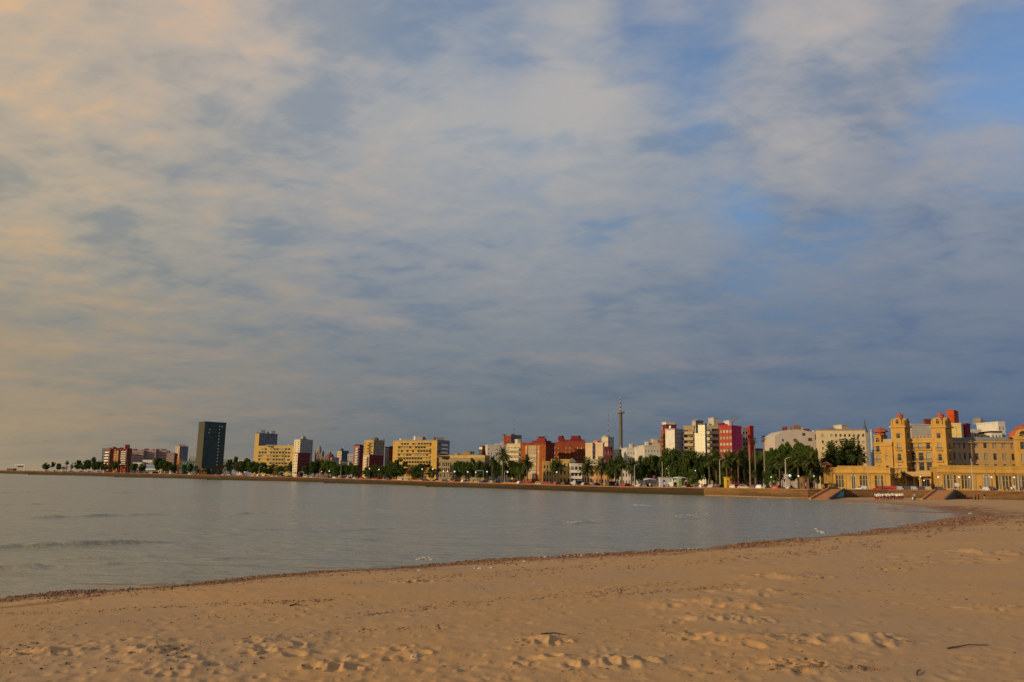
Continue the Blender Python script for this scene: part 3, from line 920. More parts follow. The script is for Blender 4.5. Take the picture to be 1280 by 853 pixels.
def grid_holes(L, H, cols, floors, ww=0.5, wh=0.5, mx=0.0, z0=0.0, top=0.6, skip=(), sill=0.28):
    """cols x floors openings: (x0, x1, z0, z1, floor, col)"""
    r = []
    if not cols or not floors:
        return r
    fh = (H - z0 - top) / floors
    cw = (L - 2 * mx) / cols
    for f in range(floors):
        for c in range(cols):
            if (c, f) in skip:
                continue
            xa = mx + cw * (c + 0.5 - ww / 2)
            za = z0 + fh * (f + sill)
            r.append((xa, xa + cw * ww, za, min(za + fh * wh, H - 0.2), f, c))
    return r

def block(parent, name, C, yaw, L1, L2, H, wall, front=(), left=(), frontmat=None, leftmat=None, glass=None, frame=None, kind='plain', win_parent=None,
          z0=None, parapet=0.5, roofmat=None, balconies=(), sub=False):
    """a storeyed block. C: world/local corner, front along +x, left side along +y. front/left: opening lists"""
    glass, frame = glass or GLASS, frame or FRAME
    mb = MB()
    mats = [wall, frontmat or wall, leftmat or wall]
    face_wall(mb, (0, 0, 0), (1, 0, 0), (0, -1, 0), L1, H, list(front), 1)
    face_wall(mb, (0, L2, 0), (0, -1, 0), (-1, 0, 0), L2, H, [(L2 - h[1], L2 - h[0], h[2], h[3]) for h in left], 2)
    mb.quad((L1, 0, 0), (L1, L2, 0), (L1, L2, H), (L1, 0, H))
    mb.quad((L1, L2, 0), (0, L2, 0), (0, L2, H), (L1, L2, H))
    w = mb.build(name, mats, parent, C)
    w.rotation_euler = (0, 0, yaw)
    wp = w if sub else parent
    # roof slab with a parapet
    rb = MB()
    p = parapet
    rb.box(-0.12, L1 + 0.12, -0.12, L2 + 0.12, H + 0.002, H + 0.25)
    if p > 0.3:
        rb.box(-0.12, L1 + 0.12, -0.12, 0.12, H + 0.253, H + p)
        rb.box(-0.12, 0.12, 0.123, L2 - 0.123, H + 0.253, H + p)
        rb.box(L1 - 0.12, L1 + 0.12, 0.123, L2 - 0.123, H + 0.253, H + p)
        rb.box(-0.12, L1 + 0.12, L2 - 0.12, L2 + 0.12, H + 0.253, H + p)
    if sub:
        rb.build('roof', roofmat or wall, w)
    else:
        ro = rb.build('roof', roofmat or wall, parent, C)
        ro.rotation_euler = (0, 0, yaw)
    cy, sy = math.cos(yaw), math.sin(yaw)
    def put(me, nm, x, y, z, rz):
        if sub:
            link(nm, me, w, (x, y, z), rz)
        else:
            link(nm, me, parent, (C[0] + x * cy - y * sy, C[1] + x * sy + y * cy, C[2] + z), yaw + rz)
    for side, holes in (('f', front), ('l', left)):
        for h in holes:
            k_ = h[6] if len(h) > 6 else kind
            g_ = h[7] if len(h) > 7 and h[7] is not None else glass
            me = window_mesh(h[1] - h[0] - 0.004, h[3] - h[2] - 0.004, k_, g_, frame)
            xc = (h[0] + h[1]) / 2
            if side == 'f':
                put(me, 'window', xc, 0.22, h[2] + 0.002, 0.0)
            else:
                put(me, 'window', 0.22, xc, h[2] + 0.002, -math.pi / 2)
    for side, x, z, bw, bmat, bdep, bph, brail in balconies:
        me = balcony_mesh(bw, bmat, bdep, bph, brail)
        if side == 'f':
            put(me, 'balcony', x, -0.003, z, 0.0)
        else:
            put(me, 'balcony', -0.003, x, z, -math.pi / 2)
    return w

def edges(xc, xl, xr, ytop, D, yaw_deg, zb, depth=12.0):
    """plan of a two-sided block from the bearings of its near corner and its far edges"""
    a = R(yaw_deg)
    c = at(xc, ytop, D)
    u, w = Vector((math.cos(a), math.sin(a))), Vector((-math.sin(a), math.cos(a)))
    def hit(dirv, px):
        d_ = ray(px, ytop)
        # c + s*dirv parallel to d_
        den_ = dirv.x * d_.y - dirv.y * d_.x
        return (d_.x * c.y - d_.y * c.x) / den_
    L1 = hit(u, xr) if xr is not None else depth
    L2 = hit(w, xl) if xl is not None else depth
    return (c.x, c.y, zb), a, max(1.0, L1), max(1.0, L2), c.z - zb

def bal_rows(side, L, H, floors, mat, z0=0.0, top=0.6, x0=0.0, x1=None, dep=1.1, ph=0.95, rail=False, skip=(), first=0):
    x1 = L if x1 is None else x1
    fh = (H - z0 - top) / floors
    return [(side, (x0 + x1) / 2, z0 + fh * f + 0.1, x1 - x0, mat, dep, ph, rail) for f in range(first, floors) if f not in skip]

def roofbox(parent, px0, px1, ytop, D, mat, z0, dep=4.0, yaw=0.0, name='penthouse', sub=None, cap=True):
    """a stair head, tank or penthouse standing on a roof"""
    a, b = at(px0, ytop, D), at(px1, ytop, D)
    mb = MB()
    L = (b - a).length
    zt = (a.z + b.z) / 2
    mb.box(0, L, 0, dep, 0, zt - z0)
    if cap:
        mb.box(-0.15, L + 0.15, -0.15, dep + 0.15, zt - z0 + 0.002, zt - z0 + 0.2)
    o = mb.build(name, mat, parent, (a.x, a.y, z0))
    o.rotation_euler = (0, 0, yaw)
    return o

G_APT = 'apartment and office blocks behind the bay'
def bld(label, xc, xl, xr, ytop, D, yaw, wall, zb=None, name='apartment_building', cat='apartment building', front=None, left=None, fm=None, lm=None, fb=None, lb=None,
        glass=None, frame=None, kind='plain', depth=12, roofs=(), parapet=0.5, roofmat=None, group=G_APT, masts=()):
    zb = land_z(D) - 0.4 if zb is None else zb
    C, a, L1, L2, H = edges(xc, xl, xr, ytop, D, yaw, zb, depth)
    root = thing(name, label, cat, C, 0.0, group)
    fh = grid_holes(L1, H, **front) if front else []
    lh = grid_holes(L2, H, **left) if left else []
    bl = []
    if fb: bl += bal_rows('f', L1, H, **{**dict(floors=(front or {}).get('floors', 6), z0=(front or {}).get('z0', 0)), **{k_: (v * L1 if k_ in ('x0', 'x1') else v) for k_, v in fb.items()}})
    if lb: bl += bal_rows('l', L2, H, **{**dict(floors=(left or {}).get('floors', 6), z0=(left or {}).get('z0', 0)), **{k_: (v * L2 if k_ in ('x0', 'x1') else v) for k_, v in lb.items()}})
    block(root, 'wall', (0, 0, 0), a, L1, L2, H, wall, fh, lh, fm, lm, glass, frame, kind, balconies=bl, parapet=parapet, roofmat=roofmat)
    root['_h'] = H
    for r_ in roofs:
        px0, px1, yt, mat = r_[:4]
        dd = D + (r_[4] if len(r_) > 4 else 3.0)
        p0, p1 = at(px0, yt, dd), at(px1, yt, dd)
        L = (p1 - p0).length
        zt = p0.z
        mb = MB()
        mb.box(0, L, 0, 4.0, 0, zt - zb - H - 0.25)
        mb.box(-0.15, L + 0.15, -0.15, 4.15, zt - zb - H - 0.248, zt - zb - H)
        nm = r_[5] if len(r_) > 5 else 'penthouse'
        o = mb.build(nm, mat, root, (p0.x - C[0], p0.y - C[1], H + 0.253))
        o.rotation_euler = (0, 0, a * 0.3)
    # small things on the roof: tanks, vents, aerials
    rl = random.Random(int(xc * 10))
    ca_, sa_ = math.cos(a), math.sin(a)
    for i in range(max(2, min(6, int((L1 + L2) / 7))) if min(L1, L2) > 7 and H * F / D < 60 else 0):
        lx, ly = rl.uniform(.12, .88) * L1, rl.uniform(.1, .9) * L2
        loc = (lx * ca_ - ly * sa_, lx * sa_ + ly * ca_, H + 0.253)
        kd = rl.choice(['tank', 'vent', 'aerial', 'aerial', 'box'])
        mb = MB()
        if kd == 'tank':
            mb.lathe([(.75, .4), (.75, 1.7), (.5, 1.9)], 10); mb.box(-.6, .6, -.6, .6, 0, .398); nm, mt = 'water_tank', rl.choice([GREY_, CONC, FRAME_D])
        elif kd == 'vent':
            mb.box(-.35, .35, -.35, .35, 0, 1.1); mb.box(-.5, .5, -.5, .5, 1.102, 1.25); nm, mt = 'roof_vent', CONC
        elif kd == 'aerial':
            hh = rl.uniform(2, 4.2); mb.tube((0, 0, 0), (0, 0, hh), .05, .04, 5)
            for j in range(3): mb.tube((-.6 + .12 * j, 0, hh - .2 - .35 * j), (.6 - .12 * j, 0, hh - .2 - .35 * j), .03, .03, 4)
            nm, mt = 'roof_aerial', METAL
        else:
            mb.box(-1.1, 1.1, -.9, .9, 0, 2.0); mb.box(-1.25, 1.25, -1.05, 1.05, 2.002, 2.15); nm, mt = 'roof_hut', wall
        mb.build(nm, mt, root, loc).rotation_euler = (0, 0, a)
    for px, yt, r_ in masts:
        p = at(px, yt, D + 4)
        mb = MB()
        hh = p.z - zb - H
        mb.tube((0, 0, 0), (0, 0, hh), r_, r_ * 0.5, 6)
        for i in range(3):
            mb.tube((-0.9, 0, hh * (0.55 + 0.15 * i)), (0.9, 0, hh * (0.55 + 0.15 * i)), r_ * 0.5, r_ * 0.5, 5)
        mb.build('roof_antenna', METAL, root, (p.x - C[0], p.y - C[1], H + 0.253))
    return root, C, a, L1, L2, H

def low_house(label, px0, px1, ytop, D, wall, floors=2, cols=3, name='house', cat='house', yaw=0.0, dep=8, glass=None, roofmat=None, gable=None, ww=0.45, wh=0.5, group='low houses behind the promenade', fb=None):
    """a house of one to three storeys seen from the front"""
    zb = land_z(D) - 0.3
    C, a, L1, L2, H = edges(px0, None, px1, ytop, D, yaw, zb, dep)
    root = thing(name, label, cat, C, 0, group)
    bl = bal_rows('f', L1, H, floors, fb) if fb else []
    block(root, 'wall', (0, 0, 0), a, L1, L2, H, wall, grid_holes(L1, H, cols, floors, ww, wh, top=0.3), grid_holes(L2, H, 2, floors, ww, wh, top=0.3), glass=glass, roofmat=roofmat, parapet=0.0 if gable else 0.6, balconies=bl)
    if gable:
        mb = MB()
        h_ = gable
        o0 = H + 0.26
        for y0, y1 in ((-0.5, L2 + 0.5),):
            mb.poly([(-0.5, y0, o0), (L1 + 0.5, y0, o0), (L1 / 2, y0, o0 + h_)])
            mb.poly([(L1 + 0.5, y1, o0), (-0.5, y1, o0), (L1 / 2, y1, o0 + h_)])
            mb.quad((-0.5, y1, o0), (-0.5, y0, o0), (L1 / 2, y0, o0 + h_), (L1 / 2, y1, o0 + h_))
            mb.quad((L1 + 0.5, y0, o0), (L1 + 0.5, y1, o0), (L1 / 2, y1, o0 + h_), (L1 / 2, y0, o0 + h_))
        o = mb.build('gable_roof', roofmat or TILE, root)
        o.rotation_euler = (0, 0, a)
    return root
# ------------------------------------------------------------------ colours
CREAM = paint((0.52, 0.44, 0.30)); CREAM2 = paint((0.47, 0.38, 0.24)); TAN = paint((0.40, 0.31, 0.20)); YEL = paint((0.42, 0.26, 0.055)); YEL2 = paint((0.39, 0.265, 0.08))
PALE = paint((0.46, 0.43, 0.38)); GREY = paint((0.27, 0.26, 0.25)); GREYB = paint((0.20, 0.22, 0.25)); PINKG = paint((0.36, 0.25, 0.22)); REDB = brick((0.20, 0.042, 0.028)); ORB = brick((0.26, 0.068, 0.012))
DRED = brick((0.17, 0.028, 0.026)); BRN = brick((0.22, 0.12, 0.07)); OFFW = paint((0.58, 0.54, 0.47)); BLUEW = paint((0.25, 0.32, 0.45)); TEALG = paint((0.07, 0.13, 0.13)); ORNG = paint((0.60, 0.20, 0.05))
# ---- far point
D0 = 900
low_house('small flat dark building at the very tip of the point', 8.5, 16.5, 586.4, 880, BRN, 1, 2, 'low_building', 'building', dep=6)
r = thing('portal_frame', 'white portal frame carrying a dark oblong sign near the tip of the point', 'sign frame', at(18.5, 588.5, D0))
o = r.location
pa, pb = at(18.5, 581.5, D0), at(30, 581.8, D0)
Lp, hp = (pb - pa).length, pa.z - o.z
mb = MB(); mb.box(-0.35, 0.35, -0.35, 0.35, -1, hp); mb.build('post', WHITE, r)
mb = MB(); mb.box(Lp - 0.35, Lp + 0.35, -0.35, 0.35, -1, hp); mb.build('post', WHITE, r)
mb = MB(); mb.box(-0.5, Lp + 0.5, -0.4, 0.4, hp + 0.002, hp + 0.8); mb.build('crossbeam', WHITE, r)
mb = MB(); mb.box(Lp * 0.25, Lp * 0.88, -0.25, 0.25, hp - 2.2, hp - 0.6); mb.build('sign_panel', paint((0.10, 0.07, 0.05)), r)
for i, (px, yt) in enumerate([(30.8, 577.5), (41.3, 578.5), (43.5, 580), (46, 577), (49.5, 579), (53.5, 577.6), (55, 580.5)]):
    p, b_ = at(px, yt, 930), at(px, 588.6, 930)
    r = thing('yacht_mast', None, 'mast', (b_.x, b_.y, b_.z - 1), group='thin bare masts on the point')
    mb = MB(); mb.tube((0, 0, 0), (0, 0, p.z - b_.z + 1), 0.10, 0.05, 6); mb.build('pole', METAL, r)
    mb = MB(); mb.tube((-0.9, 0, (p.z - b_.z) * 0.7), (0.9, 0, (p.z - b_.z) * 0.7), 0.05, 0.05, 5); mb.build('spreader', METAL, r)
    later(r, 'thin bare mast rising behind the wall of the point', px)

# ---- far left blocks
bld('plain grey slab block standing leftmost behind the far trees', 128, None, 137.5, 561.0, 860, 12, GREY, front=dict(cols=4, floors=7, ww=.4, wh=.45, z0=3), roofs=[(135, 137.5, 559.8, GREY)])
bld('orange-red flats with stacked white balconies beside the grey slab', 138, 133, 143, 561.8, 800, 42, ORB, left=dict(cols=2, floors=8, ww=.6, wh=.5), front=dict(cols=2, floors=8, ww=.4, wh=.5), lb=dict(mat=WHITE), roofs=[(141, 144, 559.2, DRED)])
bld('bright orange flats with one pale vertical window strip', 148.5, 142.5, 150.3, 563.4, 780, 42, ORB, left=dict(cols=2, floors=9, ww=.62, wh=.7), glass=GLASS_PALE, roofs=[(144.5, 148.5, 560.6, DRED)])
bld('dark red block with a rounded teal window bay and a tall chimney box', 159, 150.5, 165.5, 562.0, 770, 42, REDB, left=dict(cols=4, floors=8, ww=.8, wh=.55, z0=8), front=dict(cols=3, floors=9, ww=.35, wh=.4), glass=GLASS_TEAL,
    lb=dict(mat=OFFW, x0=0.05, x1=0.9, dep=0.7, ph=0.5), roofs=[(156.5, 161, 556.3, DRED, 2, 'chimney_box'), (150, 153, 560, DRED), (161.5, 163.5, 560.8, DRED)])
for i, (x0, x1, yt, nm) in enumerate([(165.5, 179.5, 563.8, 'first'), (179.5, 195, 563.2, 'second'), (194, 208.5, 563.6, 'third')]):
    bld(['long pinkish grey slab block right of the dark red block', 'long pinkish slab block with a dark red central stair, middle of its row', 'long pinkish slab block ending the row beside the lower block'][i], x0, None, x1, yt, 880 + 6 * i, 6, PINKG, front=dict(cols=7, floors=6, ww=.5, wh=.45, z0=6),
        roofs=[(x0 + 1, x0 + 4.5, yt - 2.0, DRED), (x0 + 8.5, x0 + 11.5, yt - 1.4, PINKG)])
bld('lower pinkish block with a dark roof left of the two-tone tower', 208.5, None, 218, 566.6, 860, 6, PINKG, front=dict(cols=5, floors=6, ww=.5, wh=.45, z0=6), roofmat=DRED)
bld('two-tone far tower, tan on one side and blue-grey on the other', 224.8, 219.5, 235.6, 558.4, 860, 42, GREYB, lm=TAN, left=dict(cols=2, floors=10, ww=.4, wh=.4, z0=8), front=dict(cols=5, floors=12, ww=.6, wh=.5, z0=8), roofs=[(225, 231, 556.6, TAN), (228, 230, 555.9, TAN, 5)])
low_house('long white house with a dark grey roof under the pink slab blocks', 166, 178, 578.3, 740, OFFW, 2, 6, roofmat=ROOFG)
low_house('white villa with a stepped top beside the tree on the point', 178.5, 190.5, 575.8, 745, OFFW, 2, 5)
low_house('blue and white house with three rows of windows on the point', 183, 195.5, 581.5, 690, BLUEW, 2, 5, glass=GLASSB, fb=WHITE)
low_house('cream low house near the far water between dark trees', 196, 207, 581.4, 690, CREAM2, 2, 4)
low_house('narrow bright orange house wall lit by the sun', 221.6, 224.2, 573.8, 670, ORNG, 2, 1, ww=.25)
low_house('low green-grey building with white posts left of the dark tower', 224.6, 247.5, 577.2, 660, TEALG, 3, 8, 'low_building', 'building', ww=.7, glass=GLASSB)
low_house('flat grey roofed block close behind the foot of the dark tower', 236, 246, 571.3, 800, GREY, 3, 4, 'low_building', 'building')
low_house('small orange shelter by the water in front of the dark tower', 252, 262, 587.2, 600, ORNG, 1, 3, 'shelter', 'shelter', dep=4)
# ---- dark glass tower
m_ct, k, out = new_mat('dark_curtain_wall')
tc = k.node('ShaderNodeTexCoord').outputs['Object']
sp = k.node('ShaderNodeSeparateXYZ', {0: tc})
fx = k.m('FRACT', k.m('MULTIPLY', k.m('ADD', sp.outputs[0], sp.outputs[1]), 0.42))
fz = k.m('FRACT', k.m('MULTIPLY', sp.outputs[2], 0.31))
ln = k.m('MAXIMUM', k.m('LESS_THAN', fx, 0.10), k.m('LESS_THAN', fz, 0.16))
cell = k.node('ShaderNodeTexWhiteNoise', {'Vector': k.comb(k.m('FLOOR', k.m('MULTIPLY', k.m('ADD', sp.outputs[0], sp.outputs[1]), 0.42)), k.m('FLOOR', k.m('MULTIPLY', sp.outputs[2], 0.31)), 0)}).outputs[0]
col = k.mix(ln, k.mix(cell, (0.024, 0.044, 0.040), (0.046, 0.076, 0.066)), (0.055, 0.075, 0.066))
b = k.node('ShaderNodeBsdfPrincipled', {'Base Color': col, 'Roughness': 0.28, 'Specular IOR Level': 0.3})
k.l.new(b.outputs[0], out.inputs[0])
rt, C, a, L1, L2, H = bld('tall dark green-black glass office tower standing alone by the water', 256.2, 248.6, 283.0, 528.4, 640, 42, m_ct, lm=paint((0.060, 0.055, 0.036)), name='office_tower', cat='office tower', zb=2.8, depth=14, parapet=0.9, left=None, group=None)
LITW, k, out = new_mat('lit_window_pane')
b = k.node('ShaderNodeBsdfPrincipled', {'Base Color': (0.5, 0.45, 0.33), 'Roughness': 0.3, 'Emission Color': (1, 0.9, 0.65), 'Emission Strength': 0.06})
k.l.new(b.outputs[0], out.inputs[0])
mbw = MB(); mbw.box(-0.36, 0.36, -0.08, -0.003, 0, 0.8)
litme = mbw.mesh('window', LITW)
for i in range(13):
    fx_ = 0.70 - 0.0 * i
    z = H * (0.93 - 0.062 * i)
    link('window', litme, rt, (fx_ * L1 * math.cos(a), fx_ * L1 * math.sin(a), z), a)
for fx_, fz_ in ((0.25, .86), (0.22, .80), (0.82, .93)):
    link('window', litme, rt, (fx_ * L1 * math.cos(a), fx_ * L1 * math.sin(a), H * fz_), a)
low_house('low dark house with a flat roof right of the dark tower', 279, 287, 575.6, 760, GREYB, 3, 3, roofmat=ROOFG)
low_house('pale roofed house among the treetops right of the dark tower', 297, 304, 576.2, 760, OFFW, 2, 2)
# ---- group behind the left promenade
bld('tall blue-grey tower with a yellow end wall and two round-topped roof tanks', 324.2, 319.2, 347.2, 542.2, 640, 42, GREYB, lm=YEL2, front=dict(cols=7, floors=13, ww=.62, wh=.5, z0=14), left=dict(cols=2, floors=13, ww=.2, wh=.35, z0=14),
    roofs=[(327, 331, 538.4, GREYB, 3, 'water_tank'), (339.5, 343.5, 539.2, GREYB, 3, 'water_tank'), (320.5, 325, 541.0, YEL2, 2)])
sk = [(c, f) for c in range(11) for f in range(7) if rnd.random() < .18]
bld('long yellow flats with irregular dark balcony openings in front of the blue-grey tower', 367.2, 320.0, 370, 558.6, 540, 62, YEL2, left=dict(cols=11, floors=7, ww=.78, wh=.58, mx=2.5, z0=3, skip=sk), lb=dict(mat=YEL2, x0=0.22, x1=0.93, dep=0.6, ph=.5), depth=14, parapet=0.7,
    roofs=[(333, 347, 556.6, OFFW, 6), (361, 364, 556, OFFW, 6)])
bld('cream tower with a dim side and a sunlit edge above the red block', 375.5, 367.8, 391.4, 550.2, 520, 42, paint((0.36, 0.36, 0.31)), lm=CREAM, left=dict(cols=2, floors=12, ww=.35, wh=.4, z0=6), front=dict(cols=5, floors=12, ww=.5, wh=.4, z0=6), roofs=[(376.5, 384, 549.2, DRED)])  # grey-cream front: the tower's shade is put into its paint
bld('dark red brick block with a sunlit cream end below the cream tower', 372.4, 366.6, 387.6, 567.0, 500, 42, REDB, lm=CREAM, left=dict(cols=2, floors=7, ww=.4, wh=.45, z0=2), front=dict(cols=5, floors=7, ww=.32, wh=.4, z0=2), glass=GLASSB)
# historic tower with a stepped top
r = thing('stepped_tower', 'old grey-brown tower with stepped shoulders and a pointed lantern far behind the trees', 'tower')
Dh = 900
b_ = at(397.6, 590, Dh)
r.location = (b_.x, b_.y, 2.5)
zt = at(397.6, 556, Dh).z - 2.5
mh = paint((0.24, 0.20, 0.18))
mb = MB(); wv = 3.8; mb.box(-wv, wv, -wv, wv, 0, zt * .70)
for sx_ in (-1, 1):
    for sy_ in (-1, 1):
        mb.lathe([(1.1, 0), (1.1, zt * .74), (0.2, zt * .82)], 8, (sx_ * wv, sy_ * wv, 0))
sh = mb.build('shaft', mh, r)
mb = MB(); mb.lathe([(2.9, zt * .702), (2.9, zt * .82), (2.2, zt * .83), (2.0, zt * .90), (2.3, zt * .905), (0.9, zt * .95), (0.12, zt)], 8); mb.build('lantern', mh, r)
for f in range(7):
    for x in (-2.2, 0, 2.2):
        link('window', window_mesh(1.0, 1.8, 'plain', GLASS, FRAME_D), r, (x, -wv - 0.055, zt * (.22 + .065 * f)))
bld('dull red roofed block low on the skyline beside the stepped tower', 401, None, 411, 571.8, 760, 5, paint((0.26, 0.15, 0.12)), front=dict(cols=4, floors=6, ww=.4, wh=.4, z0=3))
r = thing('domed_building', 'pinkish building with a dark red dome and lantern low on the skyline', 'domed building', (0, 0, 0))
p = at(411.8, 572.0, 800); zb_ = 2.5
r.location = (p.x, p.y, zb_)
mb = MB(); hh = p.z - zb_; mb.box(-7, 8, 0, 12, 0, hh); mb.build('wall', paint((0.38, 0.27, 0.24)), r)
mb = MB(); mb.lathe([(3.6, hh + .002), (3.6, hh + 1.2), (3.0, hh + 2.6), (1.9, hh + 3.6), (0.8, hh + 4.0), (0.7, hh + 5.2), (0.1, hh + 5.9)], 10, (-0.4, 5, 0)); mb.build('dome', REDB, r, smooth=False)
for x in (-5, -2.5, 0, 2.5, 5): link('window', window_mesh(1.2, 1.8, 'plain', GLASS, FRAME), r, (x, -0.055, hh * .75))
low_house('grey-green flat block between the dome and the teal tower', 415, 421.5, 572.6, 700, GREY, 6, 3, 'apartment_building', 'apartment building')
bld('teal glass block with a tan left side and a thin roof antenna', 427.2, 421.6, 436, 564.2, 720, 42, TEALG, lm=TAN, left=dict(cols=3, floors=9, ww=.35, wh=.4, z0=4), front=dict(cols=4, floors=9, ww=.8, wh=.6, z0=4), glass=GLASS_TEAL, masts=[(429.4, 557.5, .25)])
bld('pale narrow block stepping down behind the dark red flats', 434.5, None, 443, 568.5, 640, 4, PALE, front=dict(cols=3, floors=8, ww=.4, wh=.4, z0=3))
low_house('white building with a wide grey roof half hidden by trees', 425.5, 440.5, 577.2, 560, OFFW, 4, 6, 'low_building', 'building', roofmat=ROOFG)
bld('dark red flats with a rounded top and pale balconies down one side', 449.6, 442, 454.6, 557.6, 520, 48, DRED, lm=paint((0.24, 0.13, 0.11)), left=dict(cols=3, floors=10, ww=.5, wh=.45, z0=3), front=dict(cols=2, floors=10, ww=.3, wh=.4, z0=3), glass=GLASSB, roofs=[(445, 452.5, 556.2, DRED, 2)], lb=dict(mat=PALE, x0=.05, x1=.42))
bld('tan tower with bright glazed balconies on its sunlit side', 467.2, 455.4, 480.8, 551.2, 480, 42, paint((0.30, 0.23, 0.16)), lm=YEL2, left=dict(cols=3, floors=10, ww=.55, wh=.55, z0=4), front=dict(cols=4, floors=10, ww=.3, wh=.4, z0=4), glass=GLASSB, lb=dict(mat=YEL, x0=.30, x1=.68), roofs=[(463, 473.5, 548.6, TAN, 4), (478, 481, 549.6, GREY, 4)])  # grey-brown front: shade on this side is put into the wall colour
bld('red and grey block with sunlit white balcony stripes below the tan tower', 461.6, 454.0, 479.6, 569.0, 460, 42, GREYB, lm=paint((0.50, 0.36, 0.16)), fm=DRED, left=dict(cols=2, floors=7, ww=.6, wh=.5, z0=2), front=dict(cols=6, floors=7, ww=.3, wh=.4, z0=2), lb=dict(mat=CREAM, x0=.1, x1=.6), glass=GLASSB)
bld('dark red and cream paired flats tucked left of the big yellow block', 486.2, 481.4, 491.8, 559.6, 490, 42, DRED, lm=CREAM, left=dict(cols=2, floors=8, ww=.3, wh=.45, z0=3), front=dict(cols=2, floors=8, ww=.45, wh=.4, z0=3), glass=GLASSB, roofs=[(488, 492.5, 558.4, DRED, 6)])
# ---- big yellow block
sk = [(c, f) for c in range(12) for f in range(9) if rnd.random() < .22]
rt, C, a, L1, L2, H = bld('big yellow block of flats with long rows of staggered balconies and a white penthouse', 546.6, 491.6, 562.2, 551.2, 420, 56, paint((0.22, 0.20, 0.20)), lm=YEL, left=dict(cols=12, floors=9, ww=.82, wh=.56, mx=3.5, z0=2.5, skip=sk), lb=dict(mat=YEL2, x0=0.14, x1=0.90, dep=0.7, ph=0.5),  # grey end wall: shade on the yellow block, painted in
    front=dict(cols=3, floors=9, ww=.55, wh=.45, z0=2.5), fb=dict(mat=WHITE, x0=.3, x1=.75, dep=1.0), roofs=[(519, 533, 545.6, OFFW, 14), (501, 519, 549.0, OFFW, 16), (545.5, 555.5, 547.6, GREY, 5)])
# ---- long office
mo = paint((0.22, 0.175, 0.105))
bld('long low office block with three rows of tall dark windows and a yellow-lit roof edge', 606.0, 529.6, 612, 572.6, 402, 52, mo, left=dict(cols=32, floors=3, ww=.62, wh=.72, z0=1.5, mx=.5, sill=.2, top=2.0), depth=10, parapet=1.3, roofmat=YEL2, frame=FRAME_D, name='office_building', cat='office building', roofs=[(548, 560, 570.4, BRN, 12), (571, 576, 567.6, YEL2, 16)])  # sunlight on the roof edge is put into its yellow colour
bld('pale flats with a lower yellow roof house behind the long office', 574.5, None, 596, 568.6, 470, 6, paint((0.36, 0.32, 0.29)), front=dict(cols=7, floors=7, ww=.4, wh=.4), roofs=[(579, 593, 565.4, YEL2), (583, 586, 563.8, GREY, 6)])
bld('narrow slab, white on one half and brick red on the other, behind the office', 602.8, 598.9, 609, 558.8, 440, 42, REDB, lm=OFFW, left=dict(cols=2, floors=9, ww=.3, wh=.4), front=dict(cols=2, floors=1, ww=.01, wh=.01, sill=.9), parapet=.6)
bld('pale grey flats with many small scattered windows right of the narrow slab', 609.5, None, 636.5, 557.2, 430, 8, PALE, front=dict(cols=8, floors=8, ww=.34, wh=.34, skip=[(c, f) for c in range(8) for f in range(8) if rnd.random() < .25]), roofs=[(618, 626, 555.2, PALE), (612, 614, 555.6, GREY)])
bld('tall red and grey stepped tower top carrying a lattice mast', 638.8, 629.6, 652, 544.6, 480, 42, paint((0.20, 0.19, 0.19)), lm=REDB, left=dict(cols=3, floors=10, ww=.3, wh=.4, z0=4), front=dict(cols=5, floors=10, ww=.55, wh=.5, z0=4), glass=GLASSB, roofs=[(629.8, 633.5, 543.6, REDB), (640, 643, 543.2, REDB, 1)])
def lattice(name, label, px, y0, y1, D, w0, w1, bands):
    """square lattice mast: four legs, horizontals and diagonals, in painted bands"""
    b_, t_ = at(px, y0, D), at(px, y1, D)
    r = thing(name, label, 'antenna mast', b_)
    h = t_.z - b_.z
    red, wht = paint((0.18, 0.04, 0.035), .6), paint((0.30, 0.29, 0.29), .6)
    for i in range(bands):
        mb = MB()
        za, zc = h * i / bands + 0.002, h * (i + 1) / bands
        wa, wc = w0 + (w1 - w0) * i / bands, w0 + (w1 - w0) * (i + 1) / bands
        cs = [(-1, -1), (1, -1), (1, 1), (-1, 1)]
        for j in range(4):
            c0, c1 = cs[j], cs[(j + 1) % 4]
            mb.tube((c0[0] * wa, c0[1] * wa, za), (c0[0] * wc, c0[1] * wc, zc), .035, .035, 5)
            mb.tube((c0[0] * wa, c0[1] * wa, za), (c1[0] * wc, c1[1] * wc, zc), .03, .03, 4)
            mb.tube((c0[0] * wc, c0[1] * wc, zc - .1), (c1[0] * wc, c1[1] * wc, zc - .1), .03, .03, 4)
        mb.build('mast_section', red if i % 2 == 0 else wht, r)
    return r
lattice('antenna_mast', 'slim red and white lattice mast on the red and grey tower', 643.0, 544, 524.5, 482, .45, .15, 7)
bld('cream flats with dark balcony bands and a square cream chimney beside the orange brick block', 650.6, 633.8, 654, 556.0, 380, 55, CREAM2, left=dict(cols=4, floors=7, ww=.7, wh=.42, z0=1.5), lb=dict(mat=CREAM, x0=.02, x1=.85), roofs=[(646.8, 651, 549.6, CREAM, 3, 'chimney'), (630, 640, 553.4, paint((0.35, 0.16, 0.12)), 10)])
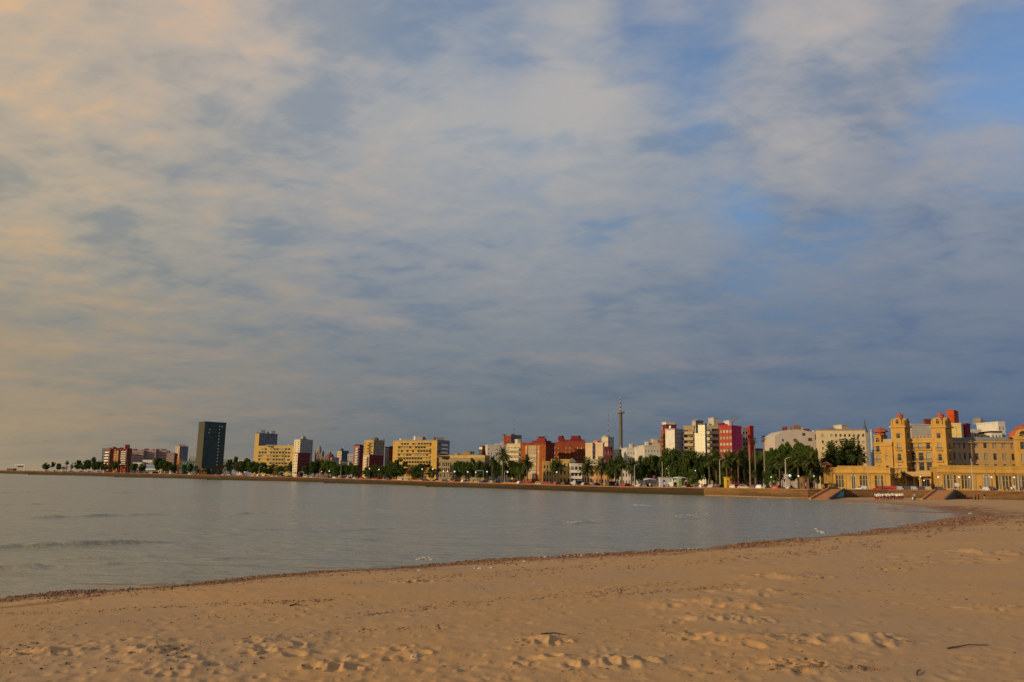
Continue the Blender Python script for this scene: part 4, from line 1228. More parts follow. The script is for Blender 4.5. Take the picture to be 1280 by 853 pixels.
# ---- orange brick block
rt, C, a, L1, L2, H = bld('big orange-red brick block with two columns of wide cream windows on its sunny face', 682.2, 651.4, 693.2, 555.4, 350, 50, brick((0.18, 0.035, 0.026)), lm=ORB, depth=14, parapet=.8, front=dict(cols=3, floors=8, ww=.28, wh=.36, z0=1), glass=GLASS_PALE)  # darker brick on the right face is shade put into the colour
for f in range(8):
    for fx_, ww_ in ((.22, .9), (.39, 2.1), (.55, 2.1), (.72, .9)):
        yy = L2 * (1 - fx_)
        link('window', window_mesh(ww_, 1.5, 'plain', GLASS_PALE, CREAM), rt, (-math.sin(a) * yy - .057 * math.cos(a), math.cos(a) * yy - .057 * math.sin(a), 1.4 + (H - 2.4) / 8 * f + .7), a - math.pi / 2)
def mansard(root, C, a, x0, x1, y0, y1, H, h1, mat, inset=1.5, name='stepped_roof'):
    mb = MB()
    mb.box(x0, x1, y0, y1, H + .26, H + .26 + h1 * .45)
    mb.box(x0 + inset, x1 - inset, y0 + inset, y1 - inset, H + .262 + h1 * .45, H + .26 + h1 * .8)
    mb.box(x0 + inset * 1.5, x1 - inset * 1.5, y0 + inset * 1.5, y1 - inset * 1.5, H + .264 + h1 * .8, H + .26 + h1)
    mb.box(x0 + inset * .7, x1 - inset * .7, y0 + inset * .7, y1 - inset * .7, H + .266 + h1, H + .4 + h1)
    o = mb.build(name, mat, root)
    o.rotation_euler = (0, 0, a)
    return o
mansard(rt, C, a, 1, L1 - 1, 1, L2 * .62, H, 3.0, DRED)
rt, C, a, L1, L2, H = bld('second orange-red brick wing set back, with dim cream windows and two roof turrets', 733.6, 690.6, 738, 555.6, 365, 62, brick((0.18, 0.04, 0.026)), lm=brick((0.18, 0.044, 0.014)), depth=14, parapet=.8, front=None, left=dict(cols=9, floors=8, ww=.26, wh=.4, z0=1, skip=[(c, f) for c in (0, 3, 6) for f in range(8)]), glass=GLASS_PALE)
mansard(rt, C, a, 1, L1 - 1, 1, L2 * .93, H, 1.8, DRED, .8)
mansard(rt, C, a, 2, L1 - 3, 3.5, 8.5, H + 1.9, 1.6, DRED, .5, 'roof_turret')
mansard(rt, C, a, 2, L1 - 3, L2 * .70, L2 * .88, H + 1.9, 1.6, DRED, .5, 'roof_turret')
bld('plain cream party-wall block right of the orange brick wing', 740.6, 731.8, 744.2, 554.4, 350, 50, PALE, lm=CREAM2, front=dict(cols=1, floors=8, ww=.5, wh=.4), parapet=.3)
bld('cream block with a small orange hut on its roof', 753.6, 744.4, 755.5, 555.0, 345, 55, PALE, lm=paint((0.50, 0.36, 0.24)), front=None, roofs=[(746.5, 751.5, 551.8, ORNG, 5)])
bld('cream stepped tower with tiny windows above the dark red house', 760.0, 752.2, 767.4, 547.6, 420, 42, paint((0.40, 0.37, 0.31)), lm=CREAM, left=dict(cols=3, floors=9, ww=.3, wh=.35), front=dict(cols=2, floors=9, ww=.3, wh=.35), roofs=[(757, 763, 545.4, CREAM2, 4)])
lattice('antenna_mast', 'hair-thin red and white mast above the cream stepped tower', 760.3, 547, 517.5, 424, .22, .08, 9)
low_house('dark red house front with rows of small white windows under the cream tower', 754.2, 765.4, 560.2, 352, DRED, 4, 3, 'apartment_building', 'apartment building', glass=GLASS_PALE)
bld('dark grey-green block behind the foot of the tall column', 767, None, 786, 563.2, 430, 6, paint((0.13, 0.14, 0.14)), front=dict(cols=5, floors=7, ww=.4, wh=.4), roofs=[(768, 772, 560.5, GREY)])
# tall round column with striped mast
Dm = 480
b_, t_ = at(776.0, 600, Dm), at(776.0, 517.0, Dm)
r = thing('radio_tower', 'tall slender concrete column with a platform and a red and white mast on top', 'radio tower', (b_.x, b_.y, 2.3))
hc = t_.z - 2.3
mb = MB(); mb.lathe([(1.55, 0), (1.15, hc * .5), (1.08, hc)], 14); mb.build('column', paint((0.13, 0.115, 0.10)), r, smooth=False)
mb = MB(); mb.lathe([(1.5, hc + .002), (2.6, hc + .4), (2.6, hc + .7), (0.6, hc + .72)], 14); mb.build('platform', CONC, r)
mb = MB()
for i in range(10):
    an = 6.283 * i / 10
    mb.tube((2.5 * math.cos(an), 2.5 * math.sin(an), hc + .7), (2.5 * math.cos(an), 2.5 * math.sin(an), hc + 1.8), .05, .05, 4)
mb.build('railing', METAL, r)
hm = at(776.0, 496.0, Dm).z - 2.3 - hc - .7
for i in range(8):
    mb = MB()
    w_ = .55 - .04 * i
    mb.tube((0, 0, hc + .722 + hm * i / 8), (0, 0, hc + .72 + hm * (i + 1) / 8), w_, w_ - .03, 8)
    mb.build('mast_section', paint((0.16, 0.035, 0.03), .6) if i % 2 == 0 else paint((0.34, 0.32, 0.31), .6), r)

# ---- low buildings on the promenade, centre
low_house('low yellow house with a flat roof left of the paired palms', 679, 690, 578.6, 326, YEL2, 3, 3)
low_house('yellow-orange house with a taller back behind the paired palms', 690, 713, 575.8, 331, paint((0.50, 0.34, 0.10)), 3, 5)
low_house('narrow grey house with a pointed gable beside the yellow-orange house', 712.6, 719, 578.6, 330, GREY, 3, 2, gable=1.6, roofmat=ROOFG)
low_house('white house with three open balconies behind the palms', 713.5, 727.5, 581.4, 324, OFFW, 3, 3, ww=.7, wh=.6, fb=WHITE)
low_house('long cream house front seen between the two middle palms', 727, 744, 582.2, 326, CREAM, 2, 5)
low_house('orange-walled house with a low roof behind the middle palm', 744.5, 770, 586.6, 318, paint((0.50, 0.26, 0.10)), 2, 7)
low_house('cream house with a high wall behind the right middle palm', 735, 752, 575.6, 341, CREAM, 3, 3)
low_house('pale house with red shutters half hidden by the palm row', 770.5, 792, 588.5, 311, OFFW, 2, 6)
bld('cluster of white flats stepping up, left part with rooftop huts', 783.5, None, 797.5, 561.0, 380, 4, paint((0.48, 0.47, 0.45)), front=dict(cols=4, floors=6, ww=.3, wh=.35), roofs=[(788, 791, 555.4, PALE), (792, 796, 556.4, GREY)])
bld('plain white flats with one dark slit, between the white cluster and the stepped cream block', 796, None, 807, 560.6, 375, 2, OFFW, front=dict(cols=3, floors=6, ww=.25, wh=.35))
bld('stepped cream block rising toward the red-brown tower', 805.5, None, 828, 558.0, 360, 6, paint((0.50, 0.46, 0.40)), front=dict(cols=6, floors=6, ww=.28, wh=.35), roofs=[(812, 828, 554.4, CREAM2, 4), (816, 822, 549.4, CREAM2, 6), (822, 828, 551, BRN, 6)])
# ---- right centre high-rises
bld('narrow red-brown tower with ragged balconies left of the white tower', 830.6, 826.0, 833, 539.0, 330, 52, brick((0.26, 0.09, 0.05)), left=dict(cols=2, floors=11, ww=.5, wh=.5, z0=2), lb=dict(mat=BRN), front=None, depth=10)
bld('white tower with a blank sunlit face and a dark-banded crown', 843.2, 831.6, 853.6, 537.4, 318, 44, paint((0.34, 0.32, 0.31)), lm=OFFW, left=dict(cols=1, floors=2, ww=.2, wh=.05, z0=24, sill=.4), front=dict(cols=4, floors=11, ww=.4, wh=.4, z0=2), roofs=[(833, 846.5, 531.4, DRED, 5), (832.6, 844, 528.4, OFFW, 6)])  # grey right side: shade on the white tower, put into the paint
bld('ochre flats with nine deep balcony bands beside the glass tower', 867.4, 854.6, 868.4, 534.0, 320, 60, paint((0.36, 0.24, 0.11)), left=dict(cols=2, floors=9, ww=.8, wh=.5, z0=2), lb=dict(mat=TAN, dep=1.3, ph=1.0), depth=12)
bld('bare grey service core rising between the ochre flats and the glass tower', 869.6, 865.0, 879, 527.0, 328, 42, paint((0.25, 0.24, 0.22)), lm=paint((0.38, 0.35, 0.30)), front=None, roofs=[(872, 879, 525.4, CONC, 3)])
m_bg, k, out = new_mat('pale_tiled_wall')
tc = k.node('ShaderNodeTexCoord').outputs['Object']
sp = k.node('ShaderNodeSeparateXYZ', {0: tc})
ln = k.m('MAXIMUM', k.m('LESS_THAN', k.m('FRACT', k.m('MULTIPLY', sp.outputs[1], 0.7)), 0.07), k.m('LESS_THAN', k.m('FRACT', k.m('MULTIPLY', sp.outputs[2], 0.62)), 0.07))
b = k.node('ShaderNodeBsdfPrincipled', {'Base Color': k.mix(ln, (0.50, 0.46, 0.29), (0.33, 0.31, 0.21)), 'Roughness': 0.35})
k.l.new(b.outputs[0], out.inputs[0])
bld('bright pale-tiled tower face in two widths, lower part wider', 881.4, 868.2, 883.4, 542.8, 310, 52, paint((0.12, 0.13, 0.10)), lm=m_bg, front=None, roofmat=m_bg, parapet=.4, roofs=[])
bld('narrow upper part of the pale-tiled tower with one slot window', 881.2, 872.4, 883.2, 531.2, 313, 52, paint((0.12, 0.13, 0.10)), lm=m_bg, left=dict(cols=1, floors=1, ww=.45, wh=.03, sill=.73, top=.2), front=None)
bld('flats with cream balconies and dark openings right of the pale-tiled tower', 898.0, 884.0, 899.2, 533.2, 318, 58, paint((0.24, 0.20, 0.12)), left=dict(cols=3, floors=8, ww=.75, wh=.5, z0=4), lb=dict(mat=CREAM, dep=1.2, x0=.03, x1=.97), depth=12, roofs=[(892, 898.5, 522.8, paint((0.40, 0.38, 0.34)), 4), (886, 890, 530.5, CONC, 5)], glass=GLASSB)
bld('red flats with cream window bands and a magenta side wall', 914.4, 898.6, 927.0, 533.4, 305, 45, paint((0.38, 0.03, 0.11)), lm=paint((0.34, 0.045, 0.024)), left=dict(cols=4, floors=8, ww=.86, wh=.5, z0=3), glass=GLASS_PALE, front=dict(cols=2, floors=8, ww=.1, wh=.3, z0=3), roofs=[(904, 906, 529.5, DRED), (911, 914, 526.5, OFFW)],
    masts=[(917.5, 519.5, .12), (919.6, 522, .12), (921.8, 519.0, .12), (915.5, 524, .1)])
bld('grey glazed flats between the magenta wall and the red slab', 928, None, 935, 536.2, 325, 10, GREYB, front=dict(cols=2, floors=9, ww=.7, wh=.5, z0=3), roofs=[(929, 932, 534, GREY)])
bld('thin scarlet slab standing at the right end of the high flats', 937.2, 934.2, 941.8, 533.8, 320, 45, paint((0.50, 0.03, 0.02)), lm=paint((0.30, 0.03, 0.02)), front=None, left=dict(cols=1, floors=8, ww=.3, wh=.4, z0=4))
low_house('dark roofed house showing between the tall thin palms', 945, 960, 562.6, 330, paint((0.28, 0.22, 0.17)), 3, 4, roofmat=paint((0.07, 0.055, 0.05)))
# ---- rounded white building and the big cream block
r = thing('apartment_building', 'big white block with a stepped curved top and a nearly blank wall above dark trees', 'apartment building', (0, 0, 0), group=G_APT)
Dr = 300
C0 = at(968.5, 600, Dr); C0.z = 2.3
r.location = C0
prof = []
for px, py in [(968.5, 600), (968.5, 545.5), (972, 543.2), (976, 540.6), (980, 538.6), (986, 537.4), (996, 537.0), (1004, 537.6), (1010, 539.4), (1020.8, 540.0), (1020.8, 600)]:
    p = at(px, py, Dr)
    prof.append((p.x - C0.x, 0.0 if py == 600 else p.z - 2.3))
mb = MB()
n = len(prof)
i0 = 0
mb.v += [(x, 0, z) for x, z in prof] + [(x, 14, z) for x, z in prof]
mb.f.append(tuple(range(n))); mb.m.append(0)
mb.f.append(tuple(range(2 * n - 1, n - 1, -1))); mb.m.append(0)
for j in range(n):
    j2 = (j + 1) % n
    mb.f.append((j2, j, n + j, n + j2)); mb.m.append(0)
mb.build('wall', paint((0.46, 0.40, 0.35), dirt=.15), r)
wmb = paint((0.22, 0.09, 0.04))
for px, py, w_, h_ in [(978.3, 550.5, .5, .9), (993.7, 550.6, 1.1, 1.1), (1004.5, 543.2, 1.0, 1.0), (1012.4, 549.6, 1.3, 1.1), (1019.2, 546.5, .4, 2)]:
    p = at(px, py, Dr)
    link('window', window_mesh(w_, h_, 'plain', pane_mat((0.10, 0.035, 0.015), (0.16, 0.06, 0.03), .3, 'brown_shutter', .5) if px == 978.3 else bpy.data.materials['brown_shutter'], FRAME_D), r, (p.x - C0.x, -.055, p.z - 2.3 - h_ / 2))
for px0, px1, yt, yb, mt in [(992, 1001, 531.8, 537, BRN), (982, 984, 533.4, 538, DRED), (1007, 1012, 536.2, 539, DRED), (1001, 1004, 534.6, 537, TAN), (1016, 1018, 538.2, 540, OFFW)]:
    a_, b2 = at(px0, yt, Dr + 4), at(px1, yt, Dr + 4)
    zz_ = at(px0, yb, Dr + 4).z
    mb = MB(); mb.box(0, b2.x - a_.x, 0, 4, 0, a_.z - zz_ + .6)
    mb.build('penthouse', mt, r, (a_.x - C0.x, 4, zz_ - 2.3 - .6))
bld('wide cream block of flats with a small tower room on top, left of the hotel', 1081.6, 1019.6, 1091.6, 538.2, 290, 70, paint((0.20, 0.165, 0.16)), lm=CREAM2, left=dict(cols=11, floors=8, ww=.46, wh=.42, z0=2, skip=[(c, f) for c in (8, 10) for f in range(8)]), front=dict(cols=2, floors=8, ww=.2, wh=.4),  # dark right side is painted shade on the cream block
    lb=dict(mat=CREAM, x0=.18, x1=.27, dep=.9), glass=GLASSB, roofs=[(1052, 1063.5, 532.0, CREAM, 8), (1042, 1044, 536.4, DRED, 8)])
r = thing('spire', 'thin dark church spire peeping above the wide cream block', 'spire')
p, b_ = at(1082.4, 524.5, 420), at(1082.4, 560, 420)
r.location = (b_.x, b_.y, 2.3)
hs, ht = at(1082.4, 541, 420).z - 2.3, p.z - 2.3
mb = MB(); mb.box(-1.4, 1.4, -1.4, 1.4, 0, hs); mb.build('tower', GREY, r)
mb = MB(); mb.lathe([(1.3, hs + .002), (.45, hs + (ht - hs) * .6), (.06, ht)], 8); mb.build('spire_roof', paint((0.08, 0.09, 0.10)), r)
r = thing('ventilation_pipe', 'tall pale grey pipe standing between the wide cream block and the hotel', 'pipe')
p = at(1089.0, 539.5, 262)
r.location = (p.x, p.y, 2.3)
mb = MB(); mb.tube((0, 0, 0), (0, 0, p.z - 2.3), .42, .38, 10); mb.build('pipe', paint((0.36, 0.40, 0.42)), r)
mb = MB(); mb.tube((0, 0, p.z - 2.298), (0, 0, p.z - 1.7), .55, .55, 10); mb.build('cowl', METAL, r)
# ---- behind the hotel
bld('big blank pale wall showing between the two hotel towers', 1138.5, None, 1164, 531.5, 290, 8, paint((0.42, 0.39, 0.35)), front=None)
bld('red roof block behind the right hotel tower', 1156.4, 1154.8, 1165, 525.6, 300, 12, REDB, front=dict(cols=2, floors=8, ww=.3, wh=.3))
bld('bright orange-red water tower box highest above the hotel', 1192.0, 1182.8, 1197.6, 513.2, 300, 52, brick((0.40, 0.07, 0.02)), lm=brick((0.42, 0.07, 0.015)), front=None, parapet=.3)
bld('square yellow block with four large panels under the orange-red box', 1201.2, 1187.0, 1205.6, 530.6, 285, 55, paint((0.42, 0.38, 0.30)), lm=paint((0.50, 0.38, 0.13)), front=None, left=dict(cols=2, floors=9, ww=.86, wh=.86, sill=.06), glass=pane_mat((0.48, 0.37, 0.13), (0.5, 0.38, 0.14), .2, 'yellow_panel', .8), frame=CREAM2)
bld('small dark crimson block right of the yellow panel block', 1207, 1205.8, 1212.6, 530.8, 290, 42, paint((0.22, 0.02, 0.035)), front=None)
bld('old grey stone tower with stepped corners on the skyline', 1226.5, 1223.4, 1231.8, 530.6, 330, 42, paint((0.22, 0.20, 0.17)), name='stepped_tower', cat='tower', left=dict(cols=2, floors=9, ww=.4, wh=.5), front=dict(cols=2, floors=9, ww=.4, wh=.5), roofs=[(1225.5, 1230.4, 526.2, paint((0.24, 0.21, 0.17)), 3, 'upper_stage'), (1225.8, 1228.6, 523.0, paint((0.24, 0.21, 0.17)), 4, 'upper_stage')])
low_house('pale house with black windows and a flat top left of the grey stone tower', 1214, 1226.5, 538.8, 300, PALE, 8, 4, 'apartment_building', 'apartment building')
low_house('small white house with a dark flat roof rising over the hotel wing', 1239, 1252, 541.0, 292, OFFW, 7, 3, roofmat=DARK)
bld('slim white tower with dark square windows behind the hotel wing', 1247.5, None, 1256, 528.6, 320, 8, OFFW, front=dict(cols=2, floors=9, ww=.4, wh=.4), masts=[(1250, 524, .08), (1253.5, 520.5, .07)])
# ------------------------------------------------------------------ the yellow hotel: wings, two towers, centre
HY = paint((0.42, 0.245, 0.058), dirt=.28); HY2 = paint((0.45, 0.27, 0.07), dirt=.25); HY_SHADE = paint((0.40, 0.27, 0.14), dirt=.2); SLATE = paint((0.20, 0.22, 0.25))  # includes a greyed copy of the hotel yellow: shade put into the paint
IRON = paint((0.10, 0.06, 0.03), .6)
hz = 2.6
hotel = thing('grand_hotel', 'long yellow grand hotel with twin towers topped by red tiled lanterns', 'hotel', (0, 0, 0))
c0 = at(1181, 600, 236)
hotel.location = (c0.x, c0.y, hz)
HC = Vector((c0.x, c0.y, hz))
def hblock(name, xc, xl, xr, ytop, D, yaw, front=(), left=(), depth=10, **kw):
    C, a, L1, L2, H = edges(xc, xl, xr, ytop, D, yaw, hz, depth)
    fl = [tuple(h) for h in (front(L1, H) if callable(front) else front)]
    ll = [tuple(h) for h in (left(L2, H) if callable(left) else left)]
    w = block(hotel, name, (C[0] - HC.x, C[1] - HC.y, 0), a, L1, L2, H, kw.pop('wall', HY), fl, ll, sub=True, glass=kw.pop('glass', GLASSB), **kw)
    return w, a, L1, L2, H
def iron_balcony(w, side, x, z, bw, L):
    link('balcony', balcony_mesh(bw, HY_SHADE, .55, .85, True), w, (x, -.003, z) if side == 'f' else (-.003, x, z), 0.0 if side == 'f' else -math.pi / 2)
YAW = 40
def zat(px, py, D): return at(px, py, D).z - hz
DT = {'a': 243.5, 'b': 236.0}
def hotel_tower(xc, xl, xr, D):
    rows = [(588.5, 581.5), (576, 567.5), (561.5, 553.5), (548, 541.5)]
    def win(L, H):
        return [(L / 2 - .55, L / 2 + .55, zat(xc, a_, D), zat(xc, b_, D), 0, 0, 'cross') for a_, b_ in rows]
    w, a, L1, L2, H = hblock('tower', xc, xl, xr, 532.0, D, YAW, win, win, frontmat=HY, leftmat=HY, parapet=.3, wall=HY)
    for i, (a_, b_) in enumerate(rows):
        if i in (1, 2):
            iron_balcony(w, 'l', L2 / 2, zat(xc, a_, D) - .25, 1.9, L2)
            iron_balcony(w, 'f', L1 / 2, zat(xc, a_, D) - .25, 1.9, L1)
    mb = MB(); mb.box(-.45, L1 + .45, -.45, L2 + .45, H - .55, H - .15); mb.box(-.3, L1 + .3, -.3, L2 + .3, H * .335, H * .355); mb.build('cornice', HY2, w)
    # round-headed attic gables on the four sides
    for nm, (cx, cy, rz, ww) in {'f': (L1 / 2, 0.0, 0, L1 * .62), 'l': (0.0, L2 / 2, -math.pi / 2, L2 * .62), 'b': (L1 / 2, L2, math.pi, L1 * .62), 'r': (L1, L2 / 2, math.pi / 2, L2 * .62)}.items():
        mb = MB(); r_ = ww / 2; hb = .9
        pts = [(-r_, 0), (r_, 0)] + [(r_ * math.cos(math.pi * i / 12), hb + r_ * .95 * math.sin(math.pi * i / 12)) for i in range(13)]
        n = len(pts)
        mb.poly([(x, -.1, z) for x, z in pts]); mb.poly([(x, .9, z) for x, z in pts[::-1]])
        for i in range(n):
            j = (i + 1) % n
            mb.quad((pts[i][0], -.1, pts[i][1]), (pts[i][0], .9, pts[i][1]), (pts[j][0], .9, pts[j][1]), (pts[j][0], -.1, pts[j][1]))
        for sgn in (-1, 1):
            mb.lathe([(.32, 0), (.32, 1.0), (.42, 1.05), (.05, 1.6)], 6, (sgn * (r_ + .5), .35, 0))
        g = mb.build('attic_gable', HY, w, (cx, cy, H + .26)); g.rotation_euler = (0, 0, rz)
        link('window', window_mesh(r_ * .9, hb + r_ * .55, 'arch', GLASS, HY2), w, (cx + (.11 * math.sin(rz) if rz else 0), cy - .105 * math.cos(rz), H + .45), rz)
    rd = (L1 + L2) / 4
    mb = MB(); mb.lathe([(rd * .95, H + .26), (rd * .80, H + 1.4), (rd * .52, H + 2.0), (rd * .48, H + 2.05)], 8, (L1 / 2, L2 / 2, 0)); mb.build('tiled_dome', TILE, w)
    mb = MB(); mb.lathe([(rd * .42, H + 2.053), (rd * .42, H + 3.0), (rd * .48, H + 3.05), (rd * .42, H + 3.35), (rd * .18, H + 3.6), (.06, H + 4.3)], 8, (L1 / 2, L2 / 2, 0)); mb.build('lantern', TILE, w)
    return w
hotel_tower(1130.4, 1113.5, 1137.6, DT['a'])
hotel_tower(1181.2, 1163.6, 1189.2, DT['b'])
# recessed centre between the towers
def cwin(L, H):
    r_ = []
    for fx in (.20, .50, .80):
        x = L * fx
        for (yb, yt, kk, w_) in ((561.5, 553, 'cross', 1.25), (576, 565.5, 'arch2', 1.5), (588.5, 578, 'cross', 1.6)):
            r_.append((x - w_ / 2, x + w_ / 2, zat(1150, yb, 243), zat(1150, yt, 243), 0, 0, 'cross'))
    return r_
w, a, L1, L2, H = hblock('central_wing', 1166, 1134.2, 1168, 549.5, 241.0, YAW, (), cwin, depth=12, leftmat=HY, wall=HY_SHADE, parapet=.4)
for fx in (.20, .50, .80):
    for yb in (561.5, 576): iron_balcony(w, 'l', L2 * fx, zat(1150, yb, 243) - .2, 2.3, L2)
    mb = MB(); z_ = zat(1150, 565.5, 243)
    pts = [(.95 * math.cos(math.pi * i / 8), .95 * math.sin(math.pi * i / 8)) for i in range(9)]
    mb.poly([(-.06, L2 * fx + x, z_ + z) for x, z in pts]); mb.build('arch_hood', HY2, w)
mb = MB(); mb.box(-.5, 0, 0, L2, H - .9, H - .5); mb.box(-.3, 0, 0, L2, zat(1150, 591, 243), zat(1150, 590, 243))
for i in range(7): mb.lathe([(.25, H + .45), (.25, H + .75), (.36, H + .8), (.06, H + 1.3)], 6, (.1, L2 * (i + .5) / 7, 0))
mb.build('cornice', HY2, w)
# entrance portico
pw, a_, P1, P2, PH = hblock('portico', 1163.5, 1128.8, 1165, 593.6, 233.5, YAW, (), lambda L, H: [(L * .05, L * .30, .1, H - 1.2, 0, 0, 'plain'), (L * .58, L * .80, .1, H - 1.2, 0, 0, 'plain'), (L * .40, L * .50, .1, H - 1.5, 0, 0, 'plain')], depth=5, leftmat=HY2, wall=HY_SHADE, glass=GLASS, parapet=.8)
mb = MB(); mb.box(-1.6, -.003, P2 * .02, P2 * .98, PH - .75, PH - .45); mb.build('canopy', paint((0.09, 0.06, 0.045)), pw)
for fx in (.33, .54, .84):
    mb = MB(); mb.lathe([(.30, 0), (.25, .4), (.22, PH - 1.0), (.32, PH - .76)], 8, (-1.2, P2 * fx, 0)); mb.build('column', HY2, pw)
# left wing with its own lantern
def lwin(L, H):
    r_ = []
    for fx, w_ in ((.80, 1.1), (.33, .7)):
        for yb, yt in ((589, 582), (576, 569.5), (565, 557.5)):
            if fx < .5 and yt < 560: continue
            r_.append((L * fx - w_ / 2, L * fx + w_ / 2, zat(1100, yb, 248), zat(1100, yt, 248), 0, 0, 'cross'))
    return r_
w, a, L1, L2, H = hblock('side_wing', 1115, 1092.4, 1117, 555.0, 246.0, YAW, (), lwin, depth=12, wall=HY)
iron_balcony(w, 'l', L2 * .80, zat(1100, 576, 248) - .2, 2.0, L2); iron_balcony(w, 'l', L2 * .80, zat(1100, 565, 248) - .2, 2.0, L2)
mb = MB(); mb.box(-.4, 0, 0, L2, H - .6, H - .2); mb.build('cornice', HY2, w)
hb = zat(1097, 545.5, 250) - H
mb = MB(); mb.box(.1, 4.2, L2 * .60, L2 * .985, H + .252, H + hb); mb.box(-.2, 4.5, L2 * .59, L2 * 1.0, H + hb + .002, H + hb + .3); mb.build('attic_room', HY, w)
link('window', window_mesh(1.3, 1.6, 'arch', GLASS, HY2), w, (.095, L2 * .79, H + .5), -math.pi / 2)
mb = MB(); mb.box(.8, 3.6, L2 * .03, L2 * .56, H + .5, H + 1.5); mb.build('attic_storey', paint((0.34, 0.28, 0.22)), w)
zc = H + hb + .3
mb = MB(); mb.lathe([(1.5, zc + .002), (1.35, zc + .9), (2.3, zc + 1.0), (1.9, zc + 1.5), (1.0, zc + 2.0), (.3, zc + 2.3), (.05, zc + 2.9)], 8, (2.1, L2 * .78, 0)); mb.build('lantern', TILE, w)
# shaded wing and long front wing
def swin(n, ww, rows, D, px):
    return lambda L, H: [(L * (i + .5) / n - ww / 2, L * (i + .5) / n + ww / 2, zat(px, yb, D), zat(px, yt, D), 0, 0, 'cross') for i in range(n) for yb, yt in rows]
w, a, L1, L2, H = hblock('shaded_wing', 1188.2, None, 1214.6, 551.0, 241.0, 14, swin(4, .75, [(560.5, 552.8), (575, 566.2), (588, 580.5)], 242.5, 1201), (), depth=12, wall=HY_SHADE, roofmat=SLATE, parapet=.35)  # part of this wing's shade is in its greyed paint
mb = MB(); mb.box(0, L1, -.35, 0, H - .6, H - .25); mb.build('cornice', HY_SHADE, w)
mb = MB(); mb.box(.3, L1, .3, 10, H + .26, H + 1.0); mb.build('mansard_roof', SLATE, w)
wx0 = at(1214.2, 552, 262)
w, a, L1, L2, H = hblock('long_wing', 1214.2, None, 1271, 550.8, 243.6, -6, swin(5, 1.05, [(560.6, 553), (575.5, 567), (588.5, 580.5)], 243, 1240), (), depth=12, wall=paint((0.41, 0.265, 0.11), dirt=.2), roofmat=SLATE, parapet=.35)
mb = MB(); mb.box(0, L1, -.4, 0, H - .6, H - .2); mb.build('cornice', HY2, w)
mb = MB(); mb.box(.3, L1, .4, 10, H + .26, H + 1.1); mb.build('mansard_roof', SLATE, w)
w, a, L1, L2, H = hblock('end_pavilion', 1300, 1266.5, 1304, 547.5, 235, 66, (), lambda L, H: [(L - L * f_ - .9, L - L * f_ + .9, zat(1280, yb, 237), zat(1280, yt, 237), 0, 0, 'cross') for f_ in (.38, .78) for yb, yt in ((562, 552.5), (577, 567.5), (589, 581))], depth=10, wall=HY)
mb = MB(); mb.box(-.45, 0, 0, L2, H - .5, H - .1); mb.build('cornice', HY2, w)
for f_ in (.38, .78):
    mb = MB(); r_ = 2.0; yy = L2 * (1 - f_)
    pts = [(-r_, 0), (r_, 0)] + [(r_ * math.cos(math.pi * i / 12), .5 + r_ * .95 * math.sin(math.pi * i / 12)) for i in range(13)]
    mb.poly([(-.1, yy - x, H + .26 + z) for x, z in pts]); mb.poly([(.8, yy - x, H + .26 + z) for x, z in pts[::-1]])
    n = len(pts)
    for i in range(n):
        j = (i + 1) % n
        mb.quad((-.1, yy - pts[i][0], H + .26 + pts[i][1]), (.8, yy - pts[i][0], H + .26 + pts[i][1]), (.8, yy - pts[j][0], H + .26 + pts[j][1]), (-.1, yy - pts[j][0], H + .26 + pts[j][1]))
    mb.build('attic_gable', HY, w)
    link('window', window_mesh(2.2, 1.7, 'arch', GLASS, HY2), w, (-.105, yy, H + .4), -math.pi / 2)
zc = H + 1.6
mb = MB(); mb.lathe([(4.6, H + .26), (4.2, zc), (2.6, zc + 1.2), (2.9, zc + 1.25), (2.2, zc + 1.9), (.8, zc + 2.4), (.1, zc + 2.8)], 8, (5, L2 * .45, 0)); mb.build('tiled_dome', TILE, w)

